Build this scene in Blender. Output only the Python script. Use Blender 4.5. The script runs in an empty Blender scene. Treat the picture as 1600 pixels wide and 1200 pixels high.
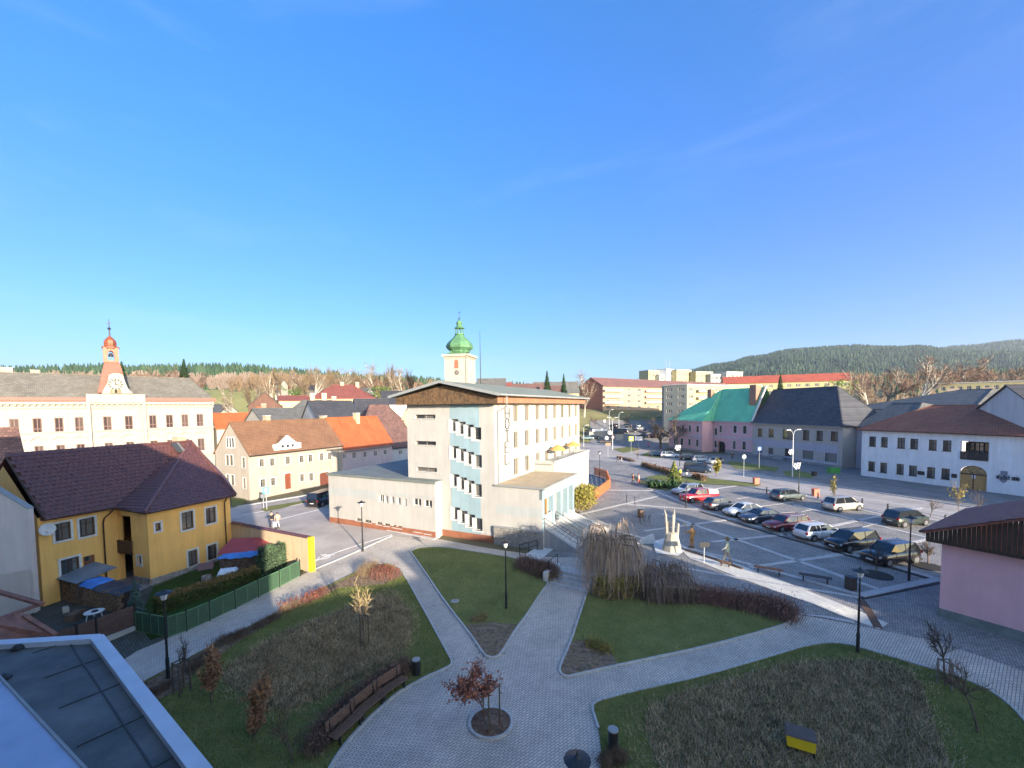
import bpy, bmesh, math, random
from mathutils import Vector, Matrix, noise
from math import sin, cos, pi, radians, sqrt, atan2, tan
R = random.Random(7)
SC = bpy.context.scene
COL = SC.collection
# ---------------------------------------------------------------- camera
CAMZ = 14.0; F = 670.0; PY0 = 671.9
PITCH = 0.05264; ROLL = 0.01201
FW = Vector((0, cos(PITCH), -sin(PITCH))); DN = Vector((0, -sin(PITCH), -cos(PITCH))); RT = Vector((1, 0, 0))
RX = RT*cos(ROLL) + DN*sin(ROLL); DX = -RT*sin(ROLL) + DN*cos(ROLL)
cd = bpy.data.cameras.new('camera'); cam = bpy.data.objects.new('camera', cd); COL.objects.link(cam)
cam.matrix_world = Matrix(((RX.x, -DX.x, -FW.x, 0), (RX.y, -DX.y, -FW.y, 0), (RX.z, -DX.z, -FW.z, CAMZ), (0, 0, 0, 1)))
cd.sensor_width = 36; cd.lens = F/1600*36; cd.shift_y = (PY0-600)/1600; cd.clip_start = .2; cd.clip_end = 12000
SC.camera = cam
# ---------------------------------------------------------------- light
SUNEL = radians(13.2); SUNAZ = atan2(-.835, .55)          # the sun stands behind the camera to the right
SDIR = Vector((cos(SUNAZ)*cos(SUNEL), sin(SUNAZ)*cos(SUNEL), sin(SUNEL)))
w = bpy.data.worlds.new('World'); SC.world = w; w.use_nodes = True
nt = w.node_tree; nt.nodes.clear()
wo = nt.nodes.new('ShaderNodeOutputWorld'); bg = nt.nodes.new('ShaderNodeBackground'); bg.inputs[1].default_value = .105
sky = nt.nodes.new('ShaderNodeTexSky'); sky.sky_type = 'NISHITA'; sky.sun_disc = False
sky.sun_elevation = SUNEL; sky.sun_rotation = pi/2 - SUNAZ
sky.altitude = 0; sky.air_density = 1.0; sky.dust_density = .9; sky.ozone_density = 2.0
tc = nt.nodes.new('ShaderNodeTexCoord')
mp = nt.nodes.new('ShaderNodeMapping'); mp.inputs['Scale'].default_value = (1.1, 1.1, 5.5); mp.inputs['Rotation'].default_value = (.25, .5, .4)
nz = nt.nodes.new('ShaderNodeTexNoise'); nz.inputs['Scale'].default_value = 1.6; nz.inputs['Detail'].default_value = 9; nz.inputs['Roughness'].default_value = .62; nz.inputs['Distortion'].default_value = .7
rp = nt.nodes.new('ShaderNodeValToRGB'); rp.color_ramp.elements[0].position = .52; rp.color_ramp.elements[1].position = .9
rp.color_ramp.elements[0].color = (0, 0, 0, 1); rp.color_ramp.elements[1].color = (.09, .09, .09, 1)
hs = nt.nodes.new('ShaderNodeHueSaturation'); hs.inputs['Saturation'].default_value = 1.12
mx = nt.nodes.new('ShaderNodeMixRGB'); mx.inputs[2].default_value = (5.6, 6.4, 7.4, 1)
L = nt.links.new
L(tc.outputs['Generated'], mp.inputs[0]); L(mp.outputs[0], nz.inputs['Vector']); L(nz.outputs[0], rp.inputs[0])
sx = nt.nodes.new('ShaderNodeSeparateXYZ'); L(tc.outputs['Generated'], sx.inputs[0])
tr = nt.nodes.new('ShaderNodeValToRGB'); cr_ = tr.color_ramp; cr_.elements[0].position = 0.; cr_.elements[0].color = (.31, .41, .60, 1); cr_.elements[1].position = .75; cr_.elements[1].color = (.40, .65, .95, 1)
e_ = cr_.elements.new(.12); e_.color = (.31, .41, .66, 1); e_ = cr_.elements.new(.3); e_.color = (.36, .47, .80, 1)
tm = nt.nodes.new('ShaderNodeVectorMath'); tm.operation = 'MULTIPLY'; ts = nt.nodes.new('ShaderNodeVectorMath'); ts.operation = 'SCALE'; ts.inputs['Scale'].default_value = 1.7
L(sx.outputs[2], tr.inputs[0]); L(sky.outputs[0], tm.inputs[0])
dt = nt.nodes.new('ShaderNodeVectorMath'); dt.operation = 'DOT_PRODUCT'; dt.inputs[1].default_value = SDIR; L(tc.outputs['Generated'], dt.inputs[0])
mr = nt.nodes.new('ShaderNodeMapRange'); mr.interpolation_type = 'SMOOTHSTEP'; mr.inputs['From Min'].default_value = .12; mr.inputs['From Max'].default_value = .8; L(dt.outputs['Value'], mr.inputs['Value'])
sm_ = nt.nodes.new('ShaderNodeMixRGB'); sm_.inputs[2].default_value = (1, 1, 1, 1); L(mr.outputs[0], sm_.inputs[0]); L(tr.outputs[0], sm_.inputs[1]); L(sm_.outputs[0], tm.inputs[1])   # towards the sun the sky keeps its own pale glow
L(tm.outputs[0], ts.inputs[0]); L(ts.outputs[0], hs.inputs['Color'])
L(rp.outputs[0], mx.inputs[0]); L(hs.outputs[0], mx.inputs[1]); L(mx.outputs[0], bg.inputs[0]); L(bg.outputs[0], wo.inputs[0])
sl = bpy.data.lights.new('sun', 'SUN'); sl.energy = 4.5; sl.angle = radians(.5); sl.color = (1, .875, .71)
so = bpy.data.objects.new('sun', sl); COL.objects.link(so)
so.rotation_euler = SDIR.to_track_quat('Z', 'Y').to_euler(); so.location = (60, -60, 60)
SC.view_settings.view_transform = 'Standard'; SC.view_settings.look = 'None'; SC.view_settings.exposure = 1.38; SC.view_settings.gamma = 1
SC.view_settings.use_curve_mapping = False
# ---------------------------------------------------------------- geometry helpers
CP = Vector((0, 0, CAMZ))
def ray(px, py):
    a = (px-800)/F; b = (py-PY0)/F
    return FW + RX*a + DX*b
def smooth(t):
    t = min(1., max(0., t)); return t*t*(3-2*t)
def onz(px, py, z):
    d = ray(px, py); t = (z-CAMZ)/d.z; return CP + d*t
def atY(px, py, Y):
    d = ray(px, py); return CP + d*(Y/d.y)
TOWN = 1.1
RET = [onz(846, 897, .85), onz(925, 912, .8), onz(1090, 918, .8), onz(1180, 938, .7), onz(1243, 962, .6)]
RET = [(p.x, p.y) for p in RET]
def sdret(x, y):
    best = 1e9; s = 0; ends = 0; n = len(RET)
    for i in range(n-1):
        ax, ay = RET[i]; bx, by = RET[i+1]; dx, dy = bx-ax, by-ay; l = math.hypot(dx, dy)
        t0 = ((x-ax)*dx+(y-ay)*dy)/(l*l); t = min(1 if i < n-2 else 1e9, max(0 if i else -1e9, t0)); qx, qy = ax+dx*t, ay+dy*t
        d = math.hypot(x-qx, y-qy)
        if d < best:
            best = d; s = d if (dx*(y-ay)-dy*(x-ax)) > 0 else -d
            ends = max(0, -t0*l if i == 0 else 0, (t0-1)*l if i == n-2 else 0)
    return s, ends
def terr(x, y):
    if y < 17: return 0.
    if y > 46: return TOWN
    low = .62*smooth((y-17)/19.)
    sd, e = sdret(x, y); wd = .8+min(9, e*1.1)
    v = low + (TOWN-low)*smooth((sd+wd)/(2*wd))*smooth((y-17)/4.)
    if y > 38: v = v + (TOWN-v)*smooth((y-38)/7.)
    return v
def G(px, py):
    z = .5
    for _ in range(14):
        p = onz(px, py, z); zz = terr(p.x, p.y); z = z*.4 + zz*.6
    p = onz(px, py, z); p.z = terr(p.x, p.y); return p
def zat(P, py, px=None):
    """height of pixel row py on the vertical line through P"""
    lo, hi = -50., 900.
    def row(z):
        v = Vector((P[0], P[1], z)) - CP
        return PY0 + F*v.dot(DX)/v.dot(FW) if v.dot(FW) > .05 else -1e9
    for _ in range(50):
        m = (lo+hi)/2
        if row(m) > py: lo = m
        else: hi = m
    return (lo+hi)/2
# ---------------------------------------------------------------- materials
MATS = {}
def mat(name, col, rough=.8, var=.15, scale=3., bump=.0, bscale=None, spec=.5, metal=0., col2=None, detail=4, coat=0., emit=None, sub=None):
    if name in MATS: return MATS[name]
    m = bpy.data.materials.new(name); m.use_nodes = True; n = m.node_tree.nodes; l = m.node_tree.links.new
    b = n['Principled BSDF']; b.inputs['Roughness'].default_value = rough; b.inputs['Metallic'].default_value = metal
    b.inputs['Specular IOR Level'].default_value = spec; b.inputs['Coat Weight'].default_value = coat
    g = n.new('ShaderNodeNewGeometry')
    if var > 0 or col2:
        t = n.new('ShaderNodeTexNoise'); t.inputs['Scale'].default_value = scale; t.inputs['Detail'].default_value = detail; t.inputs['Roughness'].default_value = .6
        l(g.outputs['Position'], t.inputs['Vector'])
        r = n.new('ShaderNodeValToRGB'); r.color_ramp.elements[0].position = .3; r.color_ramp.elements[1].position = .7
        c2 = col2 or [c*(1-var) for c in col]; c1 = col if col2 else [min(1, c*(1+var*.5)) for c in col]
        r.color_ramp.elements[0].color = (*c2[:3], 1); r.color_ramp.elements[1].color = (*c1[:3], 1)
        l(t.outputs[0], r.inputs[0]); l(r.outputs[0], b.inputs['Base Color'])
    else: b.inputs['Base Color'].default_value = (*col[:3], 1)
    if bump > 0:
        t2 = n.new('ShaderNodeTexNoise'); t2.inputs['Scale'].default_value = bscale or scale*6; t2.inputs['Detail'].default_value = 5
        l(g.outputs['Position'], t2.inputs['Vector'])
        bm_ = n.new('ShaderNodeBump'); bm_.inputs['Strength'].default_value = bump; bm_.inputs['Distance'].default_value = .03
        l(t2.outputs[0], bm_.inputs['Height']); l(bm_.outputs[0], b.inputs['Normal'])
    if emit: b.inputs['Emission Color'].default_value = (*emit[:3], 1); b.inputs['Emission Strength'].default_value = emit[3]
    MATS[name] = m; return m
def plaster(name, col, dirt=.25, rough=.9):
    """painted render: broad patches, vertical streaks and fine grain"""
    if name in MATS: return MATS[name]
    m = mat(name, col, rough, .07, .7, .25, 30, spec=.25)
    n = m.node_tree.nodes; l = m.node_tree.links.new; b = n['Principled BSDF']
    src = b.inputs['Base Color'].links[0].from_socket
    g = [x for x in n if x.type == 'NEW_GEOMETRY'][0]
    mpn = n.new('ShaderNodeMapping'); mpn.inputs['Scale'].default_value = (1.6, 1.6, .16)
    t = n.new('ShaderNodeTexNoise'); t.inputs['Scale'].default_value = 1.; t.inputs['Detail'].default_value = 8; t.inputs['Roughness'].default_value = .7
    l(g.outputs['Position'], mpn.inputs[0]); l(mpn.outputs[0], t.inputs['Vector'])
    r = n.new('ShaderNodeValToRGB'); r.color_ramp.elements[0].position = .35; r.color_ramp.elements[1].position = .65
    k = 1-dirt; r.color_ramp.elements[0].color = (k*.98, k*.97, k*.94, 1); r.color_ramp.elements[1].color = (1, 1, 1, 1)
    mm = n.new('ShaderNodeMixRGB'); mm.blend_type = 'MULTIPLY'; mm.inputs[0].default_value = 1
    l(t.outputs[0], r.inputs[0]); l(src, mm.inputs[1]); l(r.outputs[0], mm.inputs[2]); l(mm.outputs[0], b.inputs['Base Color'])
    return m
def bricky(name, c1, c2, mortar, bw, bh, msize=.02, ang=0., rough=.85, bump=.6, offset=.5, horizontal=True, big=.25, moss=None, bias=0., squash=1.):
    """brick / block / tile pattern laid out in metres; horizontal: on the ground, else by (along, height)"""
    if name in MATS: return MATS[name]
    m = bpy.data.materials.new(name); m.use_nodes = True; n = m.node_tree.nodes; l = m.node_tree.links.new
    b = n['Principled BSDF']; b.inputs['Roughness'].default_value = rough
    g = n.new('ShaderNodeNewGeometry'); tcn = n.new('ShaderNodeTexCoord'); mpn = n.new('ShaderNodeMapping'); mpn.vector_type = 'TEXTURE'
    mpn.inputs['Rotation'].default_value = (0, 0, ang) if horizontal else (radians(90), 0, 0)
    l(tcn.outputs['Object'] if not horizontal else g.outputs['Position'], mpn.inputs[0])
    br = n.new('ShaderNodeTexBrick'); br.inputs['Scale'].default_value = 1; br.inputs['Brick Width'].default_value = bw; br.inputs['Row Height'].default_value = bh
    br.inputs['Mortar Size'].default_value = msize; br.inputs['Mortar Smooth'].default_value = .3; br.offset = offset; br.inputs['Bias'].default_value = bias
    br.inputs['Color1'].default_value = (*c1, 1); br.inputs['Color2'].default_value = (*c2, 1); br.inputs['Mortar'].default_value = (*mortar, 1)
    l(mpn.outputs[0], br.inputs['Vector'])
    t = n.new('ShaderNodeTexNoise'); t.inputs['Scale'].default_value = .5; t.inputs['Detail'].default_value = 8; t.inputs['Roughness'].default_value = .65
    l(g.outputs['Position'], t.inputs['Vector'])
    r = n.new('ShaderNodeValToRGB'); r.color_ramp.elements[0].position = .32; r.color_ramp.elements[1].position = .68
    r.color_ramp.elements[0].color = (*(moss or (1-big,)*3), 1); r.color_ramp.elements[1].color = (1.0, 1.0, 1.0, 1)
    mm = n.new('ShaderNodeMixRGB'); mm.blend_type = 'MULTIPLY'; mm.inputs[0].default_value = 1
    l(t.outputs[0], r.inputs[0]); l(br.outputs[0], mm.inputs[1]); l(r.outputs[0], mm.inputs[2]); l(mm.outputs[0], b.inputs['Base Color'])
    bp = n.new('ShaderNodeBump'); bp.invert = True; bp.inputs['Strength'].default_value = bump; bp.inputs['Distance'].default_value = .012
    l(br.outputs['Fac'], bp.inputs['Height']); l(bp.outputs[0], b.inputs['Normal'])
    MATS[name] = m; return m
def leafm(name, c1, c2, rough=.7):
    """varied by position in clumps and by fine noise"""
    return mat(name, c1, rough, .0, 1.3, 0, col2=c2, detail=8, spec=.2)
def glass(name, col, curtain=None, frac=.35):
    if name in MATS: return MATS[name]
    m = bpy.data.materials.new(name); m.use_nodes = True; n = m.node_tree.nodes; l = m.node_tree.links.new
    b = n['Principled BSDF']; b.inputs['Roughness'].default_value = .08; b.inputs['Specular IOR Level'].default_value = .8
    oi = n.new('ShaderNodeObjectInfo'); tcn = n.new('ShaderNodeTexCoord'); sp = n.new('ShaderNodeSeparateXYZ'); l(tcn.outputs['Generated'], sp.inputs[0])
    wv = n.new('ShaderNodeTexWave'); wv.inputs['Scale'].default_value = 4; wv.inputs['Distortion'].default_value = 3; l(tcn.outputs['Generated'], wv.inputs[0])
    # curtains hang across part of some panes
    a = n.new('ShaderNodeMath'); a.operation = 'GREATER_THAN'; l(sp.outputs[0], a.inputs[0]); l(oi.outputs['Random'], a.inputs[1])
    c = n.new('ShaderNodeMixRGB'); c.inputs[1].default_value = (*[x*.55 for x in (curtain or (.4, .38, .34))], 1); c.inputs[2].default_value = (*(curtain or (.4, .38, .34)), 1); l(wv.outputs[0], c.inputs[0])
    s = n.new('ShaderNodeMath'); s.operation = 'MULTIPLY'; s.inputs[1].default_value = frac; l(a.outputs[0], s.inputs[0])
    d = n.new('ShaderNodeMixRGB'); d.inputs[1].default_value = (*col, 1); l(s.outputs[0], d.inputs[0]); l(c.outputs[0], d.inputs[2])
    l(d.outputs[0], b.inputs['Base Color']); MATS[name] = m; return m
# ---------------------------------------------------------------- mesh builder
def rotm(a): return Matrix.Rotation(a, 4, 'Z')
class MB:
    def __init__(s): s.v = []; s.f = []
    def add(s, vs, fs, M=None):
        o = len(s.v)
        s.v += [tuple(M @ Vector(p)) if M else tuple(p) for p in vs]
        s.f += [tuple(i+o for i in f) for f in fs]; return s
    def poly(s, pts): return s.add(pts, [tuple(range(len(pts)))])
    def box(s, x0, y0, z0, x1, y1, z1, M=None):
        v = [(x0, y0, z0), (x1, y0, z0), (x1, y1, z0), (x0, y1, z0), (x0, y0, z1), (x1, y0, z1), (x1, y1, z1), (x0, y1, z1)]
        return s.add(v, [(0, 3, 2, 1), (4, 5, 6, 7), (0, 1, 5, 4), (1, 2, 6, 5), (2, 3, 7, 6), (3, 0, 4, 7)], M)
    def cbox(s, c, d, M=None):
        return s.box(c[0]-d[0]/2, c[1]-d[1]/2, c[2]-d[2]/2, c[0]+d[0]/2, c[1]+d[1]/2, c[2]+d[2]/2, M)
    def beam(s, a, b, w, h=None):
        a = Vector(a); b = Vector(b); d = b-a; ln = d.length
        if ln < 1e-6: return s
        d /= ln; up = Vector((0, 0, 1)) if abs(d.z) < .95 else Vector((1, 0, 0))
        x = d.cross(up).normalized()*(w/2); y = x.cross(d).normalized()*((h or w)/2)
        v = [a-x-y, a+x-y, a+x+y, a-x+y, b-x-y, b+x-y, b+x+y, b-x+y]
        return s.add(v, [(3, 2, 1, 0), (4, 5, 6, 7), (0, 1, 5, 4), (1, 2, 6, 5), (2, 3, 7, 6), (3, 0, 4, 7)])
    def prism(s, pts, z0, z1, M=None):
        n = len(pts); v = [(p[0], p[1], z0) for p in pts] + [(p[0], p[1], z1) for p in pts]
        a = sum(pts[i][0]*pts[(i+1) % n][1]-pts[(i+1) % n][0]*pts[i][1] for i in range(n))
        f = [tuple(range(n-1, -1, -1)), tuple(range(n, 2*n))] + [(i, (i+1) % n, n+(i+1) % n, n+i) for i in range(n)]
        if a < 0: f = [q[::-1] for q in f]
        return s.add(v, f, M)
    def tube(s, pts, rad, n=6, cap=True):
        pts = [Vector(p) for p in pts]; o = len(s.v); k = len(pts)
        rad = rad if isinstance(rad, (list, tuple)) else [rad]*k
        px = None
        for i, p in enumerate(pts):
            d = (pts[min(i+1, k-1)]-pts[max(i-1, 0)])
            if d.length < 1e-9: d = Vector((0, 0, 1))
            d.normalize()
            if px is None: px = d.cross(Vector((0, 0, 1)) if abs(d.z) < .9 else Vector((1, 0, 0))).normalized()
            else:
                px = (px-d*px.dot(d))
                px = px.normalized() if px.length > 1e-6 else d.orthogonal().normalized()
            py = d.cross(px)
            for j in range(n):
                a = 2*pi*j/n; s.v.append(tuple(p + (px*cos(a)+py*sin(a))*rad[i]))
        for i in range(k-1):
            for j in range(n):
                s.f.append((o+i*n+j, o+i*n+(j+1) % n, o+(i+1)*n+(j+1) % n, o+(i+1)*n+j))
        if cap: s.f.append(tuple(o+j for j in range(n-1, -1, -1))); s.f.append(tuple(o+(k-1)*n+j for j in range(n)))
        return s
    def lathe(s, prof, n=16, c=(0, 0, 0), rot=0.):
        o = len(s.v)
        for r, z in prof:
            for j in range(n):
                a = 2*pi*j/n+rot; s.v.append((c[0]+r*cos(a), c[1]+r*sin(a), c[2]+z))
        k = len(prof)
        for i in range(k-1):
            for j in range(n): s.f.append((o+i*n+j, o+i*n+(j+1) % n, o+(i+1)*n+(j+1) % n, o+(i+1)*n+j))
        s.f.append(tuple(o+j for j in range(n-1, -1, -1))); s.f.append(tuple(o+(k-1)*n+j for j in range(n)))
        return s
    def data(s, name, m=None, smooth_=False):
        me = bpy.data.meshes.new(name); me.from_pydata(s.v, [], s.f)
        if m: me.materials.append(m)
        if smooth_: me.polygons.foreach_set('use_smooth', [True]*len(me.polygons))
        me.update(); return me
    def build(s, name, m=None, parent=None, smooth_=False, label=None, **kw):
        me = s.data(name, m, smooth_); return link(name, me, parent, label, **kw)
def link(name, me, parent=None, label=None, loc=None, rz=0., kind=None):
    o = bpy.data.objects.new(name, me); COL.objects.link(o); o.parent = parent
    if loc is not None: o.location = loc
    if rz: o.rotation_euler.z = rz
    if label: o['label'] = label
    if kind: o['kind'] = kind
    return o
def tag(o, label=None, cat=None, group=None, kind=None):
    if label: o['label'] = label
    if cat: o['category'] = cat
    if group: o['group'] = group
    if kind: o['kind'] = kind
    return o
def thing(name, label, cat, loc=(0, 0, 0), rz=0., group=None):
    o = bpy.data.objects.new(name, None); COL.objects.link(o); o.location = loc; o.rotation_euler.z = rz; o.empty_display_size = .3
    return tag(o, label, cat, group)
def copy_tree(o, parent=None):
    c = o.copy(); COL.objects.link(c); c.parent = parent
    for ch in list(o.children): copy_tree(ch, c)
    return c
def clone(o, loc, rz=0., label=None, sc=None):
    c = copy_tree(o); c.location = loc; c.rotation_euler.z = rz
    if sc: c.scale = (sc, sc, sc)
    if label: c['label'] = label
    return c
# ---------------------------------------------------------------- draped sheets (ground layers)
def slice_grid(bm, x0, x1, y0, y1, st):
    def cut(co, no):
        bmesh.ops.bisect_plane(bm, geom=bm.verts[:]+bm.edges[:]+bm.faces[:], dist=1e-5, plane_co=co, plane_no=no)
    xs = [st*i for i in range(math.ceil(x0/st), math.floor(x1/st)+1)]
    ys = [st*i for i in range(math.ceil(y0/st), math.floor(y1/st)+1)]
    for x in xs: cut((x, 0, 0), (1, 0, 0))
    for y in ys: cut((0, y, 0), (0, 1, 0))
    if xs and ys:
        for k in range(int(math.floor((xs[0]+ys[0])/st)), int(math.ceil((xs[-1]+ys[-1])/st))+1): cut((k*st, 0, 0), (1, 1, 0))
def sheet(name, pts, dz, m, kind='structure', parent=None, curved=True, thick=0.):
    """flat sheet following the terrain; pts in world xy"""
    bm = bmesh.new(); vs = [bm.verts.new((p[0], p[1], 0)) for p in pts]; f = bm.faces.new(vs)
    f.normal_update()
    if f.normal.z < 0: f.normal_flip()
    xs = [p[0] for p in pts]; ys = [p[1] for p in pts]
    bmesh.ops.triangulate(bm, faces=bm.faces[:])
    if curved and max(ys) > 16 and min(ys) < 47:
        slice_grid(bm, max(min(xs), -32), min(max(xs), 46), max(16, min(ys)), min(47, max(ys)), 1.)
    for v in bm.verts: v.co.z = terr(v.co.x, v.co.y)+dz
    me = bpy.data.meshes.new(name); bm.to_mesh(me); bm.free(); me.materials.append(m)
    o = link(name, me, parent)
    if kind and not parent: o['kind'] = kind
    return o
def gp(*px): return [G(a, b) for a, b in px]
def xy(pts): return [(p[0], p[1]) for p in pts]
def densify(pts, st=1.):
    out = []
    for i in range(len(pts)-1):
        a = Vector(pts[i][:2]); b = Vector(pts[i+1][:2]); n = max(1, int((b-a).length/st))
        for k in range(n): out.append(a.lerp(b, k/n))
    out.append(Vector(pts[-1][:2])); return out
def chaikin(pts, it=2, closed=False):
    pts = [Vector(p[:2]) for p in pts]
    for _ in range(it):
        o = [] if closed else [pts[0]]
        n = len(pts)
        for i in range(n if closed else n-1):
            a = pts[i]; b = pts[(i+1) % n]; o += [a.lerp(b, .25), a.lerp(b, .75)]
        if not closed: o.append(pts[-1])
        pts = o
    return pts
def strip(name, pts, w, z0, z1, m, kind='structure', parent=None, st=1., mb=None):
    """kerb / band along a line on the ground"""
    pts = densify(pts, st); own = mb is None; mb = mb or MB(); n = len(pts); o = len(mb.v)
    for i, p in enumerate(pts):
        d = (pts[min(i+1, n-1)]-pts[max(i-1, 0)]).normalized(); q = Vector((-d.y, d.x))*w/2; z = terr(p.x, p.y)
        for e, zz in ((-1, z0), (-1, z1), (1, z1), (1, z0)): mb.v.append((p.x+q.x*e, p.y+q.y*e, z+zz))
    for i in range(n-1):
        a = o+i*4; b = a+4
        for j in range(3): mb.f.append((a+j, a+j+1, b+j+1, b+j))
    mb.f.append((o, o+3, o+2, o+1)); e = o+(n-1)*4; mb.f.append((e, e+1, e+2, e+3))
    if own:
        ob = mb.build(name, m, parent)
        if kind and not parent: ob['kind'] = kind
        return ob
# ================================================================ GROUND
M_GROUND = mat('ground_earth', (.10, .10, .045), .95, .3, .02, .2, 2, col2=(.13, .10, .06))
M_PAVER = bricky('concrete_pavers', (.67, .60, .51), (.55, .50, .43), (.22, .155, .15), .24, .12, .012, radians(38), .85, .8, big=.28)
M_SETT = bricky('granite_setts', (.50, .46, .42), (.31, .29, .275), (.13, .125, .12), .14, .12, .016, radians(-71), .8, .8, big=.35)
M_BAND = bricky('light_granite_band', (.62, .60, .56), (.50, .48, .45), (.28, .17, .16), .3, .16, .01, radians(-71), .8, .4, big=.15)
M_ASPH = mat('asphalt', (.42, .37, .33), .9, .25, .35, .3, 25, detail=9)
M_ASPHD = mat('old_asphalt', (.20, .19, .18), .9, .3, .5, .35, 20, detail=9)
M_LINE = mat('road_paint', (.72, .71, .68), .7, .2, 3)
M_KERB = mat('concrete_kerb', (.46, .45, .43), .85, .2, 3, .3, 30)
M_LAWN = mat('lawn', (.20, .20, .07), .95, 0, .9, .8, 14, col2=(.11, .13, .04), detail=10, spec=.1)
M_LAWNB = mat('lawn_worn', (.23, .23, .08), .95, 0, .6, .8, 14, col2=(.13, .15, .05), detail=10, spec=.1)
M_SOIL = mat('bark_mulch', (.34, .25, .18), .95, 0, 4, .9, 30, col2=(.10, .075, .055), detail=10, spec=.1)
M_DRY = mat('dry_ground_cover_base', (.26, .22, .12), .95, 0, 1.6, 1., 20, col2=(.12, .12, .05), detail=10, spec=.1)
M_DARK = mat('dark_drain', (.03, .03, .03), .7, .2, 5)
gr = sheet('ground', [(-9000, -300), (9000, -300), (9000, 6000), (-9000, 6000)], 0, M_GROUND, 'structure')

def poly_px(name, px, dz, m, extra=None, smoothit=0, **k):
    pts = xy(gp(*px))
    if extra: pts += extra
    if smoothit: pts = [(p.x, p.y) for p in chaikin(pts, smoothit, True)]
    sheet(name, pts, dz, m, **k); return pts
# hard surfaces -----------------------------------------------------
edgeL = gp((138, 1066), (215, 1015), (300, 983), (405, 930), (470, 900), (484, 893), (562, 860), (612, 838))
PLB = gp((1243, 962), (1325, 975), (1470, 1005), (1600, 1050))
park = xy(edgeL) + xy(gp((683, 842), (770, 858), (850, 870), (905, 872), (925, 912), (1090, 918), (1180, 938))) + xy(PLB) + [(40, 14), (40, -2), (-26, -2), (-26, 15)]
sheet('park_paving', park, .03, M_PAVER)
sheet('plaza', xy(gp((850, 868), (905, 820), (905, 700), (985, 722), (1120, 751), (1257, 777), (1375, 801), (1500, 820), (1600, 836))) + [(80, 34), (80, 10), (40, 10), (40, 14)] +
      xy(PLB)[::-1] + xy(gp((1180, 938), (1090, 918), (925, 912), (905, 872))), .02, M_SETT)
road = xy(gp((905, 716), (985, 724), (1120, 751), (1257, 777), (1375, 801), (1500, 820), (1600, 836))) + [(100, 22), (100, 33)] + xy(gp((1600, 806), (1400, 775), (1215, 747), (1130, 731), (1030, 708), (925, 688))) + [(14, 175), (6, 175)]
sheet('road', road, .035, M_ASPH)
sheet('side_street', xy(gp((925, 688), (1030, 708), (1046, 698))) + [(52, 150), (60, 200), (20, 210), (14, 175)], .03, M_ASPHD)
lot = [(300, 830), (300, 806), (362, 793), (512, 768), (640, 745), (683, 842), (612, 838), (562, 860), (484, 893), (355, 815)]
sheet('asphalt_yard', xy(gp(*lot)), .04, M_ASPH)
pv = xy(gp((1600, 806), (1400, 775), (1215, 747), (1130, 731), (1046, 712))) + [(41, 112)] + [(70, 110), (95, 60), (110, 30)]
sheet('pavement', pv, .14, M_ASPHD)
strip('kerb', gp((1046, 712), (1130, 731), (1215, 747), (1400, 775), (1600, 806)), .25, .0, .17, M_KERB)
strip('kerb', gp((905, 716), (985, 724), (1120, 751), (1257, 777), (1375, 801), (1500, 820), (1600, 836)), .25, 0, .09, M_KERB)
# plaza bands ---------------------------------------------------------
def band(a, b, w=.45, dz=.046, m=M_BAND, name='paving_band'):
    strip(name, gp(a, b), w, dz-.02, dz, m)
for a, b in [((1007, 830), (1140, 812)), ((1112, 847), (1235, 835)), ((1172, 887), (1350, 862)), ((1240, 834), (1440, 793)), ((1344, 866), (1470, 838)),
             ((1035, 803), (1372, 921)), ((980, 788), (1095, 797)), ((1240, 789), (1460, 843)), ((905, 804), (1030, 775)), ((905, 765), (1090, 768)), ((1090, 768), (1185, 754)),
             ((1095, 797), (1465, 905)), ((1010, 762), (1095, 797)), ((960, 830), (1120, 868)), ((1120, 868), (1344, 930))]:
    band(a, b)
band((1215, 766), (1600, 856), .5)
for a, b in [((1206, 884), (1352, 858)), ((1290, 868), (1470, 840)), ((1185, 792), (1240, 785)), ((1252, 800), (1310, 787)), ((1340, 826), (1395, 812)), ((1385, 808), (1440, 795)), ((1150, 780), (1195, 773))]:
    band(a, b, .14, .05)
strip('drain_channel', gp((1095, 800), (1200, 833), (1462, 908)), .3, .02, .075, M_DARK)
strip('plaza_edge_kerb', gp((1344, 932), (1469, 906)), .6, .0, .11, M_KERB)
strip('plaza_edge_kerb', gp((1345, 936), (1469, 911)), .3, .0, .06, M_DARK)
strip('drain_grate', gp((1345, 938), (1372, 982)), .45, .0, .055, mat('rusty_grate', (.13, .075, .045), .8, .3, 6))
strip('paving_band', gp((1243, 958), (1335, 973)), .3, .02, .05, M_BAND)
strip('paving_band', gp((1060, 887), (1165, 905), (1344, 934)), .3, .02, .05, M_BAND)
poly_px('painted_sun_strip', [(1064, 860), (1112, 868), (1180, 892), (1245, 917), (1320, 947), (1388, 975), (1374, 984), (1300, 957), (1225, 929), (1160, 905), (1078, 873)], .045, bricky('painted_sun_paving', (.74, .69, .58), (.64, .59, .50), (.40, .37, .31), .6, .3, .01, radians(-71), .8, .3, big=.12))  # sunlit stripe painted into the paving as a paler colour
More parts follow.
